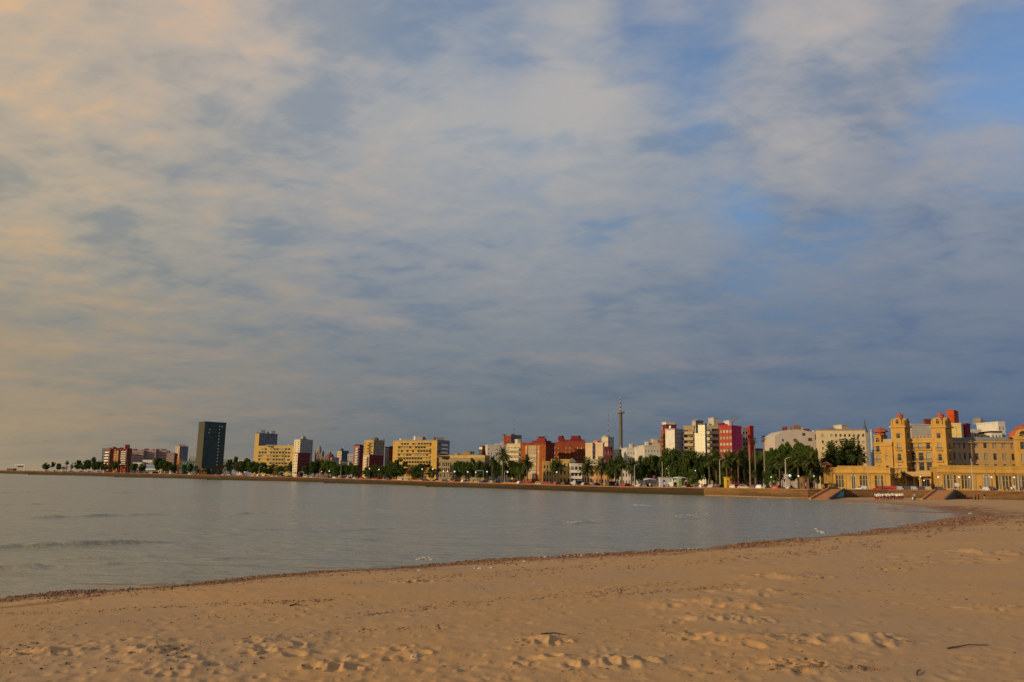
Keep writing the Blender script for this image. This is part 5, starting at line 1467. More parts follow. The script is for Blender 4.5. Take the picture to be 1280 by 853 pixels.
# ---- the two long single-storey terrace pavilions in front
def pavilion(label, xc, xl, ytop, D, yaw, bays, attic, zb):
    C, a, L1, L2, H = edges(xc, xl, xc + 3, ytop, D, yaw, zb, 8)
    L1 = 9.0
    root = thing('terrace_pavilion', label, 'pavilion', C)
    cxp = at(xc, ytop, D)
    def along(px):
        d_ = ray(px, 598)
        wv = Vector((-math.sin(a), math.cos(a)))
        den_ = wv.x * d_.y - wv.y * d_.x
        return (d_.x * C[1] - d_.y * C[0]) / den_
    holes = []
    hw = H * .70
    arch = []
    for b_ in bays:
        p0, p1 = along(b_[1]), along(b_[0])
        if b_[2] == 'arch':
            arch.append(((p0 + p1) / 2, abs(p1 - p0)))
            continue
        n = b_[3]
        wd = (p1 - p0) / n
        for i in range(n):
            holes.append((p0 + wd * (i + .07), p0 + wd * (i + .93), .5, hw, 0, 0, 'cross'))
    holes = [h for h in holes if h[0] > .2 and h[1] < L2 - .2]
    block(root, 'wall', (0, 0, 0), a, L1, L2, H, HY2, (), holes, glass=pane_mat((0.06, 0.065, 0.06), (0.22, 0.21, 0.17), .4, 'tall_pavilion_glass', .12) if 'tall_pavilion_glass' not in bpy.data.materials else bpy.data.materials['tall_pavilion_glass'], parapet=.5, frame=TAN, roofmat=HY)
    ca_, sa_ = math.cos(a), math.sin(a)
    for yy, ww in arch:
        if 1 < yy < L2 - 1:
            link('door', window_mesh(ww, hw + .3, 'arch', bpy.data.materials['tall_pavilion_glass'], OFFW), root, (-sa_ * yy - .01 * ca_, ca_ * yy - .01 * sa_, .12), a - math.pi / 2)
    mb = MB()
    mb.box(-.45, -.003, -.2, L2 + .2, H * .80, H * .86)
    mb.box(-.25, -.004, 0, L2, H * .735, H * .76)
    o = mb.build('cornice', HY, root); o.rotation_euler = (0, 0, a)
    for px0, px1, yt in attic:
        y0, y1 = along(px1), along(px0)
        hh = at((px0 + px1) / 2, yt, C[1]).z - zb - H
        mb = MB(); mb.box(.25, 6, max(.1, y0), min(L2 - .1, y1), H + .503, H + max(.7, hh))
        mb.box(.1, 6.2, max(.0, y0 - .15), min(L2, y1 + .15), H + max(.7, hh) + .002, H + max(.7, hh) + .22)
        o = mb.build('attic', HY, root); o.rotation_euler = (0, 0, a)
    # wall lanterns beside each arch, pilasters between the bays
    mb = MB()
    for b_ in bays:
        for px in (b_[0] - 1.2, b_[1] + 1.2):
            y_ = along(px)
            if .4 < y_ < L2 - .4: mb.box(-.14, -.003, y_ - .28, y_ + .28, 0, H * .73)
    o = mb.build('pilaster', HY, root); o.rotation_euler = (0, 0, a)
    return root
pavilion('yellow single-storey terrace pavilion with tall paned windows and an arched door, beside the big palm', 1112.5, 1025.2, 587.0, 229, 58, [(1027.6, 1036, 'w', 3), (1044.5, 1055, 'w', 3), (1064, 1069.5, 'arch'), (1074.5, 1085.5, 'w', 3), (1093.5, 1104.5, 'w', 3)], [(1047.5, 1108, 583.6)], 2.45)
pavilion('yellow terrace pavilion running out of the picture below the hotel wing', 1302, 1171.0, 587.2, 222, 74, [(1179.5, 1196, 'w', 4), (1201.5, 1217, 'w', 4), (1229, 1237, 'arch'), (1244.5, 1265, 'w', 5), (1269, 1281, 'w', 3), (1286, 1294, 'arch')], [(1181, 1191.5, 582.5), (1192, 1300, 584.6)], 2.75)
# small open turret at the left end of the pavilion
r = thing('roof_turret', 'small open yellow turret with a red tiled cap on the first pavilion roof', 'turret')
p = at(1033.0, 587, 238)
r.location = (p.x, p.y, p.z - 1.0)
mb = MB(); mb.box(-1.2, 1.2, -1.2, 1.2, -3, .2); mb.build('base', HY, r)
for sx_ in (-1, 1):
    for sy_ in (-1, 1):
        mb = MB(); mb.lathe([(.2, .202), (.17, 2.1)], 8, (sx_ * .95, sy_ * .95, 0)); mb.build('column', HY2, r)
mb = MB(); mb.lathe([(1.75, 2.102), (1.7, 2.3), (.9, 2.9), (.1, 3.3)], 8); mb.build('tiled_cap', TILE, r)
# ------------------------------------------------------------------ vegetation
npr = np.random.RandomState(5)
def leaf_mat(name, c0, c1, dead=None):
    m_, k, out = new_mat(name)
    g = k.node('ShaderNodeNewGeometry').outputs['Random Per Island']
    o_ = k.node('ShaderNodeObjectInfo').outputs['Random']
    col = k.mix(g, c0, c1)
    col = k.mix(1.0, col, k.mix(o_, (0.75, 0.85, 0.9), (1.3, 1.15, 1.0)), 'MULTIPLY')
    if dead:
        col = k.mix(k.m('GREATER_THAN', g, 0.93), col, dead)
    df = k.node('ShaderNodeBsdfDiffuse', {'Color': col})
    tr = k.node('ShaderNodeBsdfTranslucent', {'Color': k.mix(1.0, col, (1.1, 1.2, 0.5), 'MULTIPLY')})
    mx = k.node('ShaderNodeMixShader', {0: 0.22, 1: df.outputs[0], 2: tr.outputs[0]})
    k.l.new(mx.outputs[0], out.inputs[0])
    return m_
LEAF = leaf_mat('broad_leaves', (0.040, 0.072, 0.018), (0.095, 0.140, 0.032))
LEAFD = leaf_mat('dark_leaves', (0.038, 0.064, 0.019), (0.088, 0.122, 0.034))
LEAFB = leaf_mat('brownish_leaves', (0.040, 0.034, 0.018), (0.075, 0.058, 0.026))
PALML = leaf_mat('palm_fronds', (0.036, 0.058, 0.020), (0.10, 0.118, 0.038))
DEADF = leaf_mat('dry_fronds', (0.09, 0.045, 0.022), (0.17, 0.09, 0.04))
BARK = paint((0.11, 0.075, 0.05), 0.9, 0.3, 1.0)
BARKL = paint((0.20, 0.15, 0.11), 0.9, 0.3, 1.0)

def quads_mesh(name, P, U, V, mat):
    n = len(P)
    co = np.stack([P - U - V, P + U - V, P + U + V, P - U + V], 1).reshape(-1, 3).astype(np.float32)
    me = bpy.data.meshes.new(name)
    me.vertices.add(4 * n)
    me.vertices.foreach_set('co', co.ravel())
    me.loops.add(4 * n)
    me.loops.foreach_set('vertex_index', np.arange(4 * n, dtype=np.int32))
    me.polygons.add(n)
    me.polygons.foreach_set('loop_start', np.arange(0, 4 * n, 4, dtype=np.int32))
    me.update(calc_edges=True)
    me.materials.append(mat)
    return me
def rand_dirs(n):
    v = npr.normal(size=(n, 3))
    return v / np.linalg.norm(v, axis=1)[:, None]
def crown_mesh(name, mat, n_cl, per, leaf=0.044, flat=0.75, top=0.0, gap=0.25):
    """unit crown: uneven clumps of leaf-sized faces through the crown's volume, base at z = 0, top about z = 2 * flat"""
    cs = rand_dirs(n_cl) * (npr.uniform(.25, 1, n_cl) ** .5)[:, None] * np.array([.82, .82, flat * .82])
    cs[:, 2] += flat * (1 + top)
    cs[:, :2] *= (1 + .18 * npr.normal(size=(len(cs), 1)))
    P = []
    for c in cs:
        r_ = npr.uniform(.16, .36)
        pts = rand_dirs(per) * (npr.uniform(.35, 1, per) ** .5)[:, None] * r_ * np.array([1.15, 1.15, .8])
        keep = npr.uniform(size=per) > gap * npr.uniform()
        P.append((c + pts)[keep])
    P = np.concatenate(P)
    n = len(P)
    d1 = rand_dirs(n)
    d2 = np.cross(d1, rand_dirs(n)); d2 /= np.linalg.norm(d2, axis=1)[:, None]
    s_ = npr.uniform(.55, 1.25, n)[:, None] * leaf
    return quads_mesh(name, P, d1 * s_, d2 * s_ * .7, mat)
CROWNS = {'round': [crown_mesh('crown', LEAF, 30, 190) for _ in range(3)], 'dark': [crown_mesh('crown', LEAFD, 32, 190, flat=.7) for _ in range(3)],
          'dome': [crown_mesh('crown', LEAFD, 34, 180, flat=.45) for _ in range(2)], 'thin': [crown_mesh('crown', LEAFB, 22, 90, leaf=.038, gap=.6) for _ in range(2)],
          'spire': [crown_mesh('crown', LEAFD, 26, 130, flat=1.6, leaf=.055)], 'bush': [crown_mesh('crown', LEAF, 18, 80, flat=.6)]}
def trunk_mesh(r, bark, limbs=4):
    mb = MB()
    rr = random.Random(r)
    mb.tube((0, 0, -.06), (.01, .0, .55), .045, .030, 7)
    for i in range(limbs):
        an = 6.283 * (i + rr.random() * .6) / limbs
        mb.tube((.01, 0, .5), (.22 * math.cos(an), .22 * math.sin(an), .98), .024, .010, 5)
    return mb.mesh('trunk', bark)
TRUNKS = [trunk_mesh(i, BARK if i < 2 else BARKL) for i in range(4)]
LM = [(0, 128, 'on the far point'), (128, 166, 'before the red flats'), (166, 219, 'before the pink slab row'), (219, 248, 'before the two-tone tower'), (248, 284, 'at the dark tower foot'), (284, 318, 'right of the dark tower'),
      (318, 367, 'before the long yellow flats'), (367, 393, 'before the cream-topped red block'), (393, 441, 'before the old stepped tower'), (441, 456, 'before the rounded dark red flats'), (456, 490, 'before the tan tower'),
      (490, 529, 'before the big yellow block'), (529, 596, 'before the long office'), (596, 634, 'before the grey flats'), (634, 651, 'before the cream banded flats'), (651, 692, 'before the orange brick block'),
      (692, 728, 'before the low yellow houses'), (728, 766, 'before the middle palm houses'), (766, 784, 'at the tall column foot'), (784, 808, 'before the white flats'), (808, 831, 'before the stepped cream block'), (831, 854, 'before the white tower'),
      (854, 868, 'before the ochre flats'), (868, 884, 'before the pale-tiled tower'), (884, 899, 'before the cream balcony flats'), (899, 928, 'before the red and magenta flats'), (928, 944, 'before the scarlet slab'), (944, 968, 'left of the curved white block'),
      (968, 1020, 'before the curved white block'), (1020, 1092, 'before the wide cream block'), (1092, 1139, 'before the left hotel tower'), (1139, 1170, 'before the hotel entrance'), (1170, 1205, 'before the shaded hotel wing'), (1205, 1262, 'before the long hotel wing'), (1262, 1400, 'before the end of the hotel')]
def where(px):
    for a, b, t_ in LM:
        if a <= px < b: return t_
    return 'beside the road'
KINDW = {'round': 'bushy green tree', 'dark': 'dense dark green tree', 'dome': 'broad flat-domed dark tree', 'thin': 'thin brownish tree', 'spire': 'narrow dark conifer', 'bush': 'low green bush'}
def tree(px, ytop, width, kind='round', back=40, ratio=None, z=None):
    """tree by bearing, height of its top and width in sight angle; stands so far behind the sea wall"""
    g = ground(px, back)
    top = at(px, ytop, g.y)
    H = max(1.2, top.z - g.z) * 1.10
    rx = width / 2 / F * g.y * 1.18
    r = thing('bush' if kind == 'bush' else 'conifer' if kind == 'spire' else 'broadleaf_tree', None, 'bush' if kind == 'bush' else 'tree', (g.x, g.y, g.z), rnd.random() * 6, 'bushes and trees along the promenade')
    me = rnd.choice(CROWNS[kind])
    flat = {'round': .75, 'dark': .7, 'dome': .45, 'thin': .75, 'spire': 1.6, 'bush': .6}[kind]
    fr = {'round': .78, 'dark': .80, 'dome': .5, 'thin': .66, 'spire': .9, 'bush': 1.0}[kind]
    ch = H * fr
    sz = ch / (2 * flat)
    c = link('crown', me, r, (0, 0, H - ch), rnd.random() * 6, (rx * rnd.uniform(1.0, 1.12), rx * rnd.uniform(.95, 1.1), sz))
    t_ = link('trunk', rnd.choice(TRUNKS), r, (0, 0, 0), rnd.random() * 6, (rx * .95 if kind != 'spire' else 2, rx * .95 if kind != 'spire' else 2, max(.5, H - ch * .62)))
    later(r, KINDW[kind] + ' ' + where(px), px)
    return r

def frond(mb, base, az, el, L, droop, w=.32, n=7, seed=None, mi=0):
    """one arching feather frond made of paired leaflets along a curved stalk"""
    p = Vector(base)
    dirv = Vector((math.cos(az) * math.cos(el), math.sin(az) * math.cos(el), math.sin(el)))
    side = Vector((-math.sin(az), math.cos(az), 0))
    for i in range(n):
        q_ = p + dirv * (L / n)
        ww = w * math.sin(math.pi * min(.96, (i + .8) / (n + .4))) + .06
        up_ = dirv.cross(side) * -1
        for sg in (1, -1):
            tip0, tip1 = p.lerp(q_, .35) + side * sg * ww + dirv * .12 * L / n - Vector((0, 0, .25 * ww)), q_ + side * sg * ww * .9 + dirv * .15 * L / n - Vector((0, 0, .25 * ww))
            mb.quad(p, p.lerp(q_, .62), tip1, tip0, mi)
        p = q_
        dirv = (dirv + Vector((0, 0, -droop / n))).normalized()
def palm_crown(seed, nf=62, L=1.0, w=.11, lo=-.55, name='crown', mat=None, droop=1.25):
    rr = random.Random(seed)
    mb = MB()
    for i in range(nf):
        el = math.asin(max(-.95, min(.98, lo + (1.35 - lo) * ((i + .5) / nf) ** 1.1 - .2)))
        frond(mb, (0, 0, 0), rr.random() * 6.283, el, L * rr.uniform(.85, 1.08), droop * rr.uniform(.7, 1.2), w, 6)
    return mb.mesh(name, mat or PALML)
PC = [palm_crown(i) for i in range(3)]
PSK = []
for i in range(2):
    rr = random.Random(30 + i); mb = MB()
    for j in range(26):
        frond(mb, (0, 0, -.02), rr.random() * 6.283, rr.uniform(-1.0, -.35), rr.uniform(.5, .75), .8, .07, 4)
    PSK.append(mb.mesh('dry_skirt', DEADF))
mb = MB(); mb.lathe([(.62, -.3), (.50, .4), (.42, 3), (.42, 9.0), (.60, 9.6), (.68, 10.2), (.35, 10.6)], 10); PTR = mb.mesh('trunk', BARK)
def fan_crown(seed):
    rr = random.Random(seed); mb = MB()
    for i in range(34):
        az, el = rr.random() * 6.283, rr.uniform(-.7, 1.3)
        dv = Vector((math.cos(az) * math.cos(el), math.sin(az) * math.cos(el), math.sin(el)))
        sd_ = dv.cross(Vector((0, 0, 1))).normalized()
        upv = sd_.cross(dv)
        b_, c_ = dv * .5, dv * rr.uniform(.85, 1.05)
        for j in range(-3, 4):
            an = j * .3
            d2 = (dv * math.cos(an) + sd_ * math.sin(an))
            mb.quad(b_, b_ + d2 * .28 + sd_ * .035, b_ + d2 * .55 - Vector((0, 0, .14)), b_ + d2 * .28 - sd_ * .035)
        mb.tube((0, 0, 0), b_, .012, .008, 4, cap=False)
    return mb.mesh('crown', PALML)
FC = [fan_crown(i) for i in range(2)]
mb = MB(); mb.lathe([(.36, -.3), (.26, .5), (.20, 6), (.17, 10)], 8); FTR = mb.mesh('trunk', BARKL)
def palm(px, ycrown, width, back=12, skirt=True, tr=1.0, label='stout feather palm'):
    g = ground(px, back)
    c = at(px, ycrown, g.y)
    H = max(1.5, c.z - g.z)
    rx = width / 2 / F * g.y
    r = thing('date_palm', None, 'palm', g, 0, 'palms along the promenade')
    link('trunk', PTR, r, None, rnd.random() * 6, (tr * rx / 3.0, tr * rx / 3.0, H / 10.3))
    link('crown', rnd.choice(PC), r, (0, 0, H), rnd.random() * 6, (rx * 1.7, rx * 1.7, rx * 1.65))
    if skirt: link('dry_skirt', rnd.choice(PSK), r, (0, 0, H - .05), rnd.random() * 6, (rx * 1.25, rx * 1.25, rx * 1.2))
    later(r, label + ' ' + where(px), px)
def fan_palm(px, ycrown, width, back=14):
    g = ground(px, back)
    c = at(px, ycrown, g.y)
    H = c.z - g.z
    rx = width / 2 / F * g.y
    r = thing('fan_palm', None, 'palm', g, 0, 'palms along the promenade')
    link('trunk', FTR, r, None, 0, (1, 1, H / 10))
    link('crown', rnd.choice(FC), r, (0, 0, H), rnd.random() * 6, (rx, rx, rx * 1.1))
    link('dry_skirt', PSK[0], r, (0, 0, H - .1), rnd.random() * 6, (rx * .6, rx * .6, rx * 1.1))
    later(r, 'tall thin fan palm ' + where(px), px)

# far point
for a in [(60.5, 579.5, 8, 'dark', 14), (68.5, 579, 4, 'dome', 18), (75, 580, 6, 'dark', 16), (82, 582.6, 8, 'thin', 14), (90.3, 578.5, 3, 'spire', 14), (96.5, 576.2, 8, 'dark', 16), (104.5, 578, 8, 'dark', 14), (109, 575.8, 9, 'dark', 20), (117.8, 573.8, 5, 'dome', 20),
          (121, 578.5, 9, 'dark', 14), (127, 577.6, 9, 'dark', 20), (134, 579, 8, 'dark', 12), (141, 579.5, 6, 'thin', 12), (147, 577.5, 8, 'dark', 14), (157, 581, 6, 'thin', 10), (171, 580, 9, 'dark', 14), (179.5, 580.6, 7, 'dark', 14), (196.5, 573.6, 10, 'dark', 60), (203, 575.5, 9, 'round', 55),
          (210, 578, 9, 'dark', 30), (217, 580, 8, 'dark', 24), (204, 584.5, 6, 'thin', 10), (232, 581.5, 6, 'dark', 14), (240, 580.5, 6, 'dark', 14), (247, 583, 6, 'thin', 12)]:
    tree(*a)
for px, yt, w in [(84.5, 578.5, 4), (152, 577.5, 5), (163, 579.5, 5)]: palm(px, yt, w, 12, False)
# right of the dark tower
for a in [(253, 586, 8, 'thin', 12), (262, 585.5, 6, 'dark', 14), (274, 582, 9, 'thin', 14), (281, 581, 9, 'thin', 16), (288, 575.5, 8, 'dark', 40), (295, 580.5, 9, 'thin', 16), (294, 573.5, 5, 'dome', 60), (302, 577, 14, 'round', 34), (309, 574.8, 14, 'round', 40), (317, 577.5, 13, 'round', 30), (324, 580.5, 11, 'round', 24),
          (331, 579.5, 11, 'dark', 24), (338, 583, 11, 'dark', 20), (345, 581, 10, 'thin', 20), (353, 583.5, 10, 'dark', 18), (358, 579.8, 9, 'thin', 24), (366, 578.5, 10, 'dark', 24), (373, 584, 9, 'dark', 18), (383, 583, 9, 'dark', 20), (391, 578, 11, 'dark', 24), (398, 575.6, 12, 'dark', 34), (405, 577, 11, 'round', 34),
          (412, 576.4, 13, 'round', 34), (419, 579, 11, 'round', 26), (425, 582, 12, 'bush', 14), (432, 581, 13, 'dark', 24), (441, 579.5, 13, 'dark', 26), (449, 582.5, 11, 'dark', 20), (457, 586, 8, 'thin', 14), (466, 585, 11, 'dark', 20), (474, 582.5, 11, 'dark', 24), (481, 583.5, 10, 'dark', 20), (489, 581.5, 12, 'round', 24),
          (501.5, 575.2, 20, 'dark', 22), (495, 584, 10, 'dark', 18), (513, 586, 10, 'thin', 16), (520, 583, 10, 'round', 18), (526, 581, 9, 'dark', 20), (534, 580.5, 12, 'thin', 20), (541, 584.5, 9, 'dark', 16), (549, 586.5, 8, 'thin', 14), (568, 582, 9, 'thin', 18), (576, 577.5, 13, 'round', 20), (584, 578, 13, 'round', 22), (592, 575.2, 13, 'dark', 24),
          (600, 578, 12, 'dark', 22), (608, 580, 11, 'dark', 20), (613, 576, 8, 'thin', 26), (622, 579, 11, 'dark', 20), (633, 580.5, 12, 'round', 18), (641, 577.5, 11, 'dark', 22), (648, 580, 12, 'round', 20), (655, 583, 9, 'dark', 14)]:
    tree(*a)
for px, yt, w in [(616.5, 575.5, 9), (630.5, 569.0, 15), (652, 583.5, 11), (660.5, 577.5, 13), (657.5, 586, 10), (694.2, 582.5, 12), (699.3, 581.5, 13), (737.8, 583.0, 17), (755.2, 582.0, 16), (762.5, 588, 9), (771.5, 585, 12), (778.8, 578.5, 14), (789.5, 582.5, 14)]:
    palm(px, yt, w, 10)
# grove before the high-rises
for a in [(766, 575.5, 9, 'dark', 30), (774, 574, 8, 'dark', 34), (795, 578, 10, 'dark', 24), (803, 573.5, 14, 'dark', 24), (813, 572.2, 16, 'dark', 24), (822, 571.5, 15, 'dark', 26), (830, 573, 12, 'dark', 22), (840.5, 566.5, 24, 'dome', 26), (846, 573, 14, 'dark', 20), (855, 574, 12, 'dark', 20), (866.5, 568.2, 25, 'dome', 24), (860, 575, 12, 'dark', 20),
          (874, 574, 12, 'dark', 20), (881, 571.5, 12, 'dark', 24), (866.5, 588.5, 17, 'bush', 8), (836, 592, 9, 'bush', 8), (889, 575, 11, 'dark', 24), (898, 574, 12, 'dark', 26), (906, 580, 10, 'dark', 24), (905, 592, 8, 'bush', 9), (917, 578, 12, 'dark', 26), (930, 574, 12, 'dark', 28), (940, 577, 11, 'dark', 28), (948, 568.5, 12, 'dark', 40), (956, 570, 13, 'dark', 34),
          (963, 566, 15, 'round', 34), (972, 562.5, 17, 'round', 34), (981, 559.8, 17, 'round', 36), (990, 557.8, 18, 'round', 38), (999, 557, 17, 'round', 38), (1006, 556.6, 15, 'round', 36), (1013, 559.5, 15, 'round', 32), (1019, 564, 13, 'dark', 26), (968, 575, 14, 'dark', 24), (979, 573, 15, 'dark', 26), (992, 571, 16, 'dark', 26), (1003, 570, 16, 'dark', 26), (1013, 571, 15, 'dark', 24), (1022, 580, 10, 'dark', 18), (904, 577, 14, 'dark', 30), (914, 580, 14, 'dark', 32), (924, 578, 14, 'dark', 32), (895, 580, 12, 'dark', 28), (934, 582, 12, 'dark', 28), (910, 588, 12, 'thin', 20), (921, 589, 12, 'thin', 20), (962, 590, 9, 'bush', 9), (971, 594, 8, 'bush', 8), (1006, 596, 10, 'bush', 10), (1014, 594, 9, 'bush', 12)]:
    tree(*a)
for px, yt, w, bk in [(888, 576.5, 13, 14), (897.5, 571, 14, 16), (911.5, 575.5, 15, 13), (918, 571.5, 13, 20), (926.5, 573, 14, 15), (934.5, 568, 14, 18), (978, 577, 15, 16), (1000, 574, 14, 20), (1014.5, 576.5, 17, 15), (947, 593, 7, 9)]:
    palm(px, yt, w, bk)
for px, yt, w, bk in [(941.6, 552.5, 7, 12), (948.2, 551.5, 9, 14), (959.8, 549.2, 10, 13)]:
    fan_palm(px, yt, w, bk)
for px, yt, w, bk in [(1037, 573, 16, 30), (1044, 568, 22, 32), (1058, 563, 20, 34), (1066.5, 563.5, 24, 33), (1075, 570, 17, 31)]:
    palm(px, yt, w, bk, False, .8, 'full dark feather palm')
for a in [(1052, 572, 18, 'dark', 34), (1066, 572, 22, 'dark', 36), (1040, 578, 14, 'dark', 33)]: tree(*a)
tag(strip('lawn', m_lawn, 4.5, 13, 0.02, 838, 944, 4), 'strip of grass behind the promenade', kind='structure')
# thin bare trees by the hotel entrance
for px, yt, w, bk in [(1121, 588, 9, 5), (1130, 590, 7, 6)]:
    tree(px, yt, w, 'thin', bk)
# low orange-lit parapet at the back of the promenade
pm = paint((0.42, 0.20, 0.08), .9, .3, .3)
rr_ = thing('promenade_parapet', 'low orange-brown parapet running behind the promenade before the long office', 'parapet')
mb = MB()
px = 455
while px < 672:
    a_, b_ = ground(px, 7.5), ground(px + 9, 7.5)
    mb.v += []
    dx_ = (b_ - a_).normalized()
    nn = Vector((-dx_.y, dx_.x, 0)) * .18
    for q0, q1 in ((a_ - nn, b_ - nn), (b_ + nn, a_ + nn)):
        mb.quad((q0.x, q0.y, q0.z), (q1.x, q1.y, q1.z), (q1.x, q1.y, q1.z + .85), (q0.x, q0.y, q0.z + .85))
    mb.quad((*(a_ - nn)[:2], a_.z + .85), (*(b_ - nn)[:2], b_.z + .85), (*(b_ + nn)[:2], b_.z + .85), (*(a_ + nn)[:2], a_.z + .85))
    px += 9
mb.build('parapet_run', pm, rr_)
# ------------------------------------------------------------------ cars
TYRE = paint((0.02, 0.02, 0.02), .9, .1); RIM = paint((0.35, 0.35, 0.36), .4, .1, metallic=.7)
CGL = pane_mat((0.02, 0.025, 0.03), (0.03, 0.035, 0.04), .3, 'car_glass', .06)
def car_body(kind):
    """side profile, rounded at the shoulders, in lengths along x"""
    L = 4.2
    if kind == 'van':
        low = [(-2.2, .35), (-2.25, .9), (2.25, .9), (2.2, .35)]
        cab = [(-2.2, .9), (-2.15, 1.95), (-1.9, 2.05), (1.0, 2.05), (1.9, 1.15), (2.2, .9)]
        gl = [(-1.9, 1.2), (-1.9, 1.8), (.95, 1.8), (1.55, 1.2)]
    elif kind == 'hatch':
        low = [(-1.85, .35), (-1.95, .6), (-1.9, .92), (1.2, .92), (1.85, .80), (1.95, .55), (1.9, .35)]
        cab = [(-1.88, .92), (-1.7, 1.3), (-1.45, 1.48), (.1, 1.48), (1.05, .92)]
        gl = [(-1.62, .98), (-1.45, 1.36), (.05, 1.38), (.80, .98)]
    else:
        low = [(-2.1, .35), (-2.2, .6), (-2.15, .90), (1.3, .90), (2.05, .78), (2.2, .55), (2.15, .35)]
        cab = [(-1.75, .90), (-1.15, 1.40), (-.9, 1.45), (.2, 1.45), (1.1, .90)]
        gl = [(-1.45, .97), (-1.02, 1.35), (.15, 1.36), (.85, .97)]
    return low, cab, gl
def slab_(mb, pts, w0, w1, zs, mi=0):
    """extruded outline whose half width goes from w0 at the lowest point to w1 at the highest"""
    zl, zh = min(p[1] for p in pts), max(p[1] for p in pts)
    hw = [w0 + (w1 - w0) * (p[1] - zl) / (zh - zl) for p in pts]
    n = len(pts)
    i0 = len(mb.v)
    mb.v += [(p[0], -h, p[1]) for p, h in zip(pts, hw)] + [(p[0], h, p[1]) for p, h in zip(pts, hw)]
    mb.f.append(tuple(i0 + i for i in range(n))); mb.m.append(mi)
    mb.f.append(tuple(i0 + n + i for i in range(n - 1, -1, -1))); mb.m.append(mi)
    for i in range(n):
        j = (i + 1) % n
        mb.f.append((i0 + j, i0 + i, i0 + n + i, i0 + n + j)); mb.m.append(mi)
_cm = {}
CARCOL = {'white': (0.62, 0.61, 0.58), 'silver': (0.36, 0.37, 0.38), 'dark grey': (0.06, 0.06, 0.065), 'red': (0.38, 0.025, 0.02), 'blue': (0.05, 0.09, 0.20), 'black': (0.015, 0.015, 0.017), 'beige': (0.40, 0.33, 0.23)}
def car_parts(kind, colr):
    if (kind, colr) in _cm: return _cm[(kind, colr)]
    m_, k, out = new_mat('car_paint')
    b = k.node('ShaderNodeBsdfPrincipled', {'Base Color': CARCOL[colr], 'Roughness': .35, 'Coat Weight': .5, 'Coat Roughness': .08})
    k.l.new(b.outputs[0], out.inputs[0])
    low, cab, gl = car_body(kind)
    mb = MB(); slab_(mb, low, .84, .86, 0); slab_(mb, cab, .82, .62 if kind != 'van' else .8, 0)
    body = mb.mesh('body', m_)
    mb = MB()
    wv = lambda z: (.82 + ((.62 if kind != 'van' else .8) - .82) * (z - cab[0][1]) / (max(p[1] for p in cab) - cab[0][1])) + .012
    for sg in (-1, 1):
        mb.poly([(x, sg * wv(z), z) for x, z in (gl if sg < 0 else gl[::-1])])
    f0, f1 = cab[-1], cab[-2]
    mb.quad((f0[0] - .04, -.70, f0[1] + .06), (f0[0] - .04, .70, f0[1] + .06), (f1[0] + .10, .56, f1[1] - .06), (f1[0] + .10, -.56, f1[1] - .06))
    glass = mb.mesh('windows', CGL)
    mb = MB(); mb.tube((0, -.09, 0), (0, .09, 0), .31, .31, 14, 0); mb.tube((0, -.095, 0), (0, .095, 0), .18, .18, 10, 1)
    wheel = mb.mesh('wheel', [TYRE, RIM])
    mb = MB(); mb.box(-.03, .03, -.16, .16, -.07, .07)
    head = mb.mesh('headlight', paint((0.7, 0.7, 0.66), .2, .05)); mb = MB(); mb.box(-.03, .03, -.14, .14, -.08, .08)
    tail = mb.mesh('tail_light', paint((0.30, 0.01, 0.01), .3, .05))
    _cm[(kind, colr)] = (body, glass, wheel, head, tail, low)
    return _cm[(kind, colr)]
def car(px, back, kind, colr, rz=None, loc=None, what='parked'):
    g = loc or ground(px, back)
    x0, y0, _ = wall_at(px - 3); x1, y1, _ = wall_at(px + 3)
    rz = math.atan2(y1 - y0, x1 - x0) + rnd.uniform(-.06, .06) + (math.pi / 2 if rnd.random() < (.6 if px < 690 else .85) else 0) if rz is None else rz
    r = thing('van' if kind == 'van' else 'car', None, 'van' if kind == 'van' else 'car', (g.x, g.y, g.z), rz, 'vehicles behind the sea wall')
    body, glass, wheel, head, tail, low = car_parts(kind, colr)
    link('body', body, r); link('windows', glass, r)
    for x in (-1.3, 1.25):
        for y in (-.78, .78): link('wheel', wheel, r, (x, y, .31))
    for y in (-.55, .55):
        link('headlight', head, r, (low[-2][0] - .01, y, .62)); link('tail_light', tail, r, (low[1][0] + .01, y, .72))
    later(r, f"{colr} {'van' if kind == 'van' else 'hatchback' if kind == 'hatch' else 'saloon car'} {where(px)}", px)
rc = random.Random(11)
px = 62.0
while px < 1006:
    dens = 9.5 if px < 420 else 10.5 if px < 700 else 13
    kind = rc.choices(['hatch', 'saloon', 'van'], [5, 4, .5])[0]
    colr = rc.choices(list(CARCOL), [2, 4, 3.4, 2.8, 1.8, 2.6, 2.4])[0]
    if not (598 < px < 606 or 820 < px < 842):
        car(px, rc.choice([5.0, 5.2, 9.5]), kind, colr)
    px += dens * rc.uniform(.65, 1.5)
for px, colr, kind in [(955, 'white', 'hatch'), (881, 'white', 'hatch'), (893, 'silver', 'saloon'), (1077, 'white', 'hatch'), (1100, 'red', 'saloon'), (1108, 'red', 'saloon'), (1115.5, 'red', 'hatch'), (1124, 'silver', 'saloon'), (1133, 'dark grey', 'hatch'), (1141.5, 'silver', 'saloon'), (1150.5, 'dark grey', 'hatch'), (1159, 'beige', 'saloon'), (1174, 'dark grey', 'saloon'), (1232.5, 'white', 'saloon'), (1240, 'dark grey', 'hatch')]:
    car(px, 4.5, kind, colr)

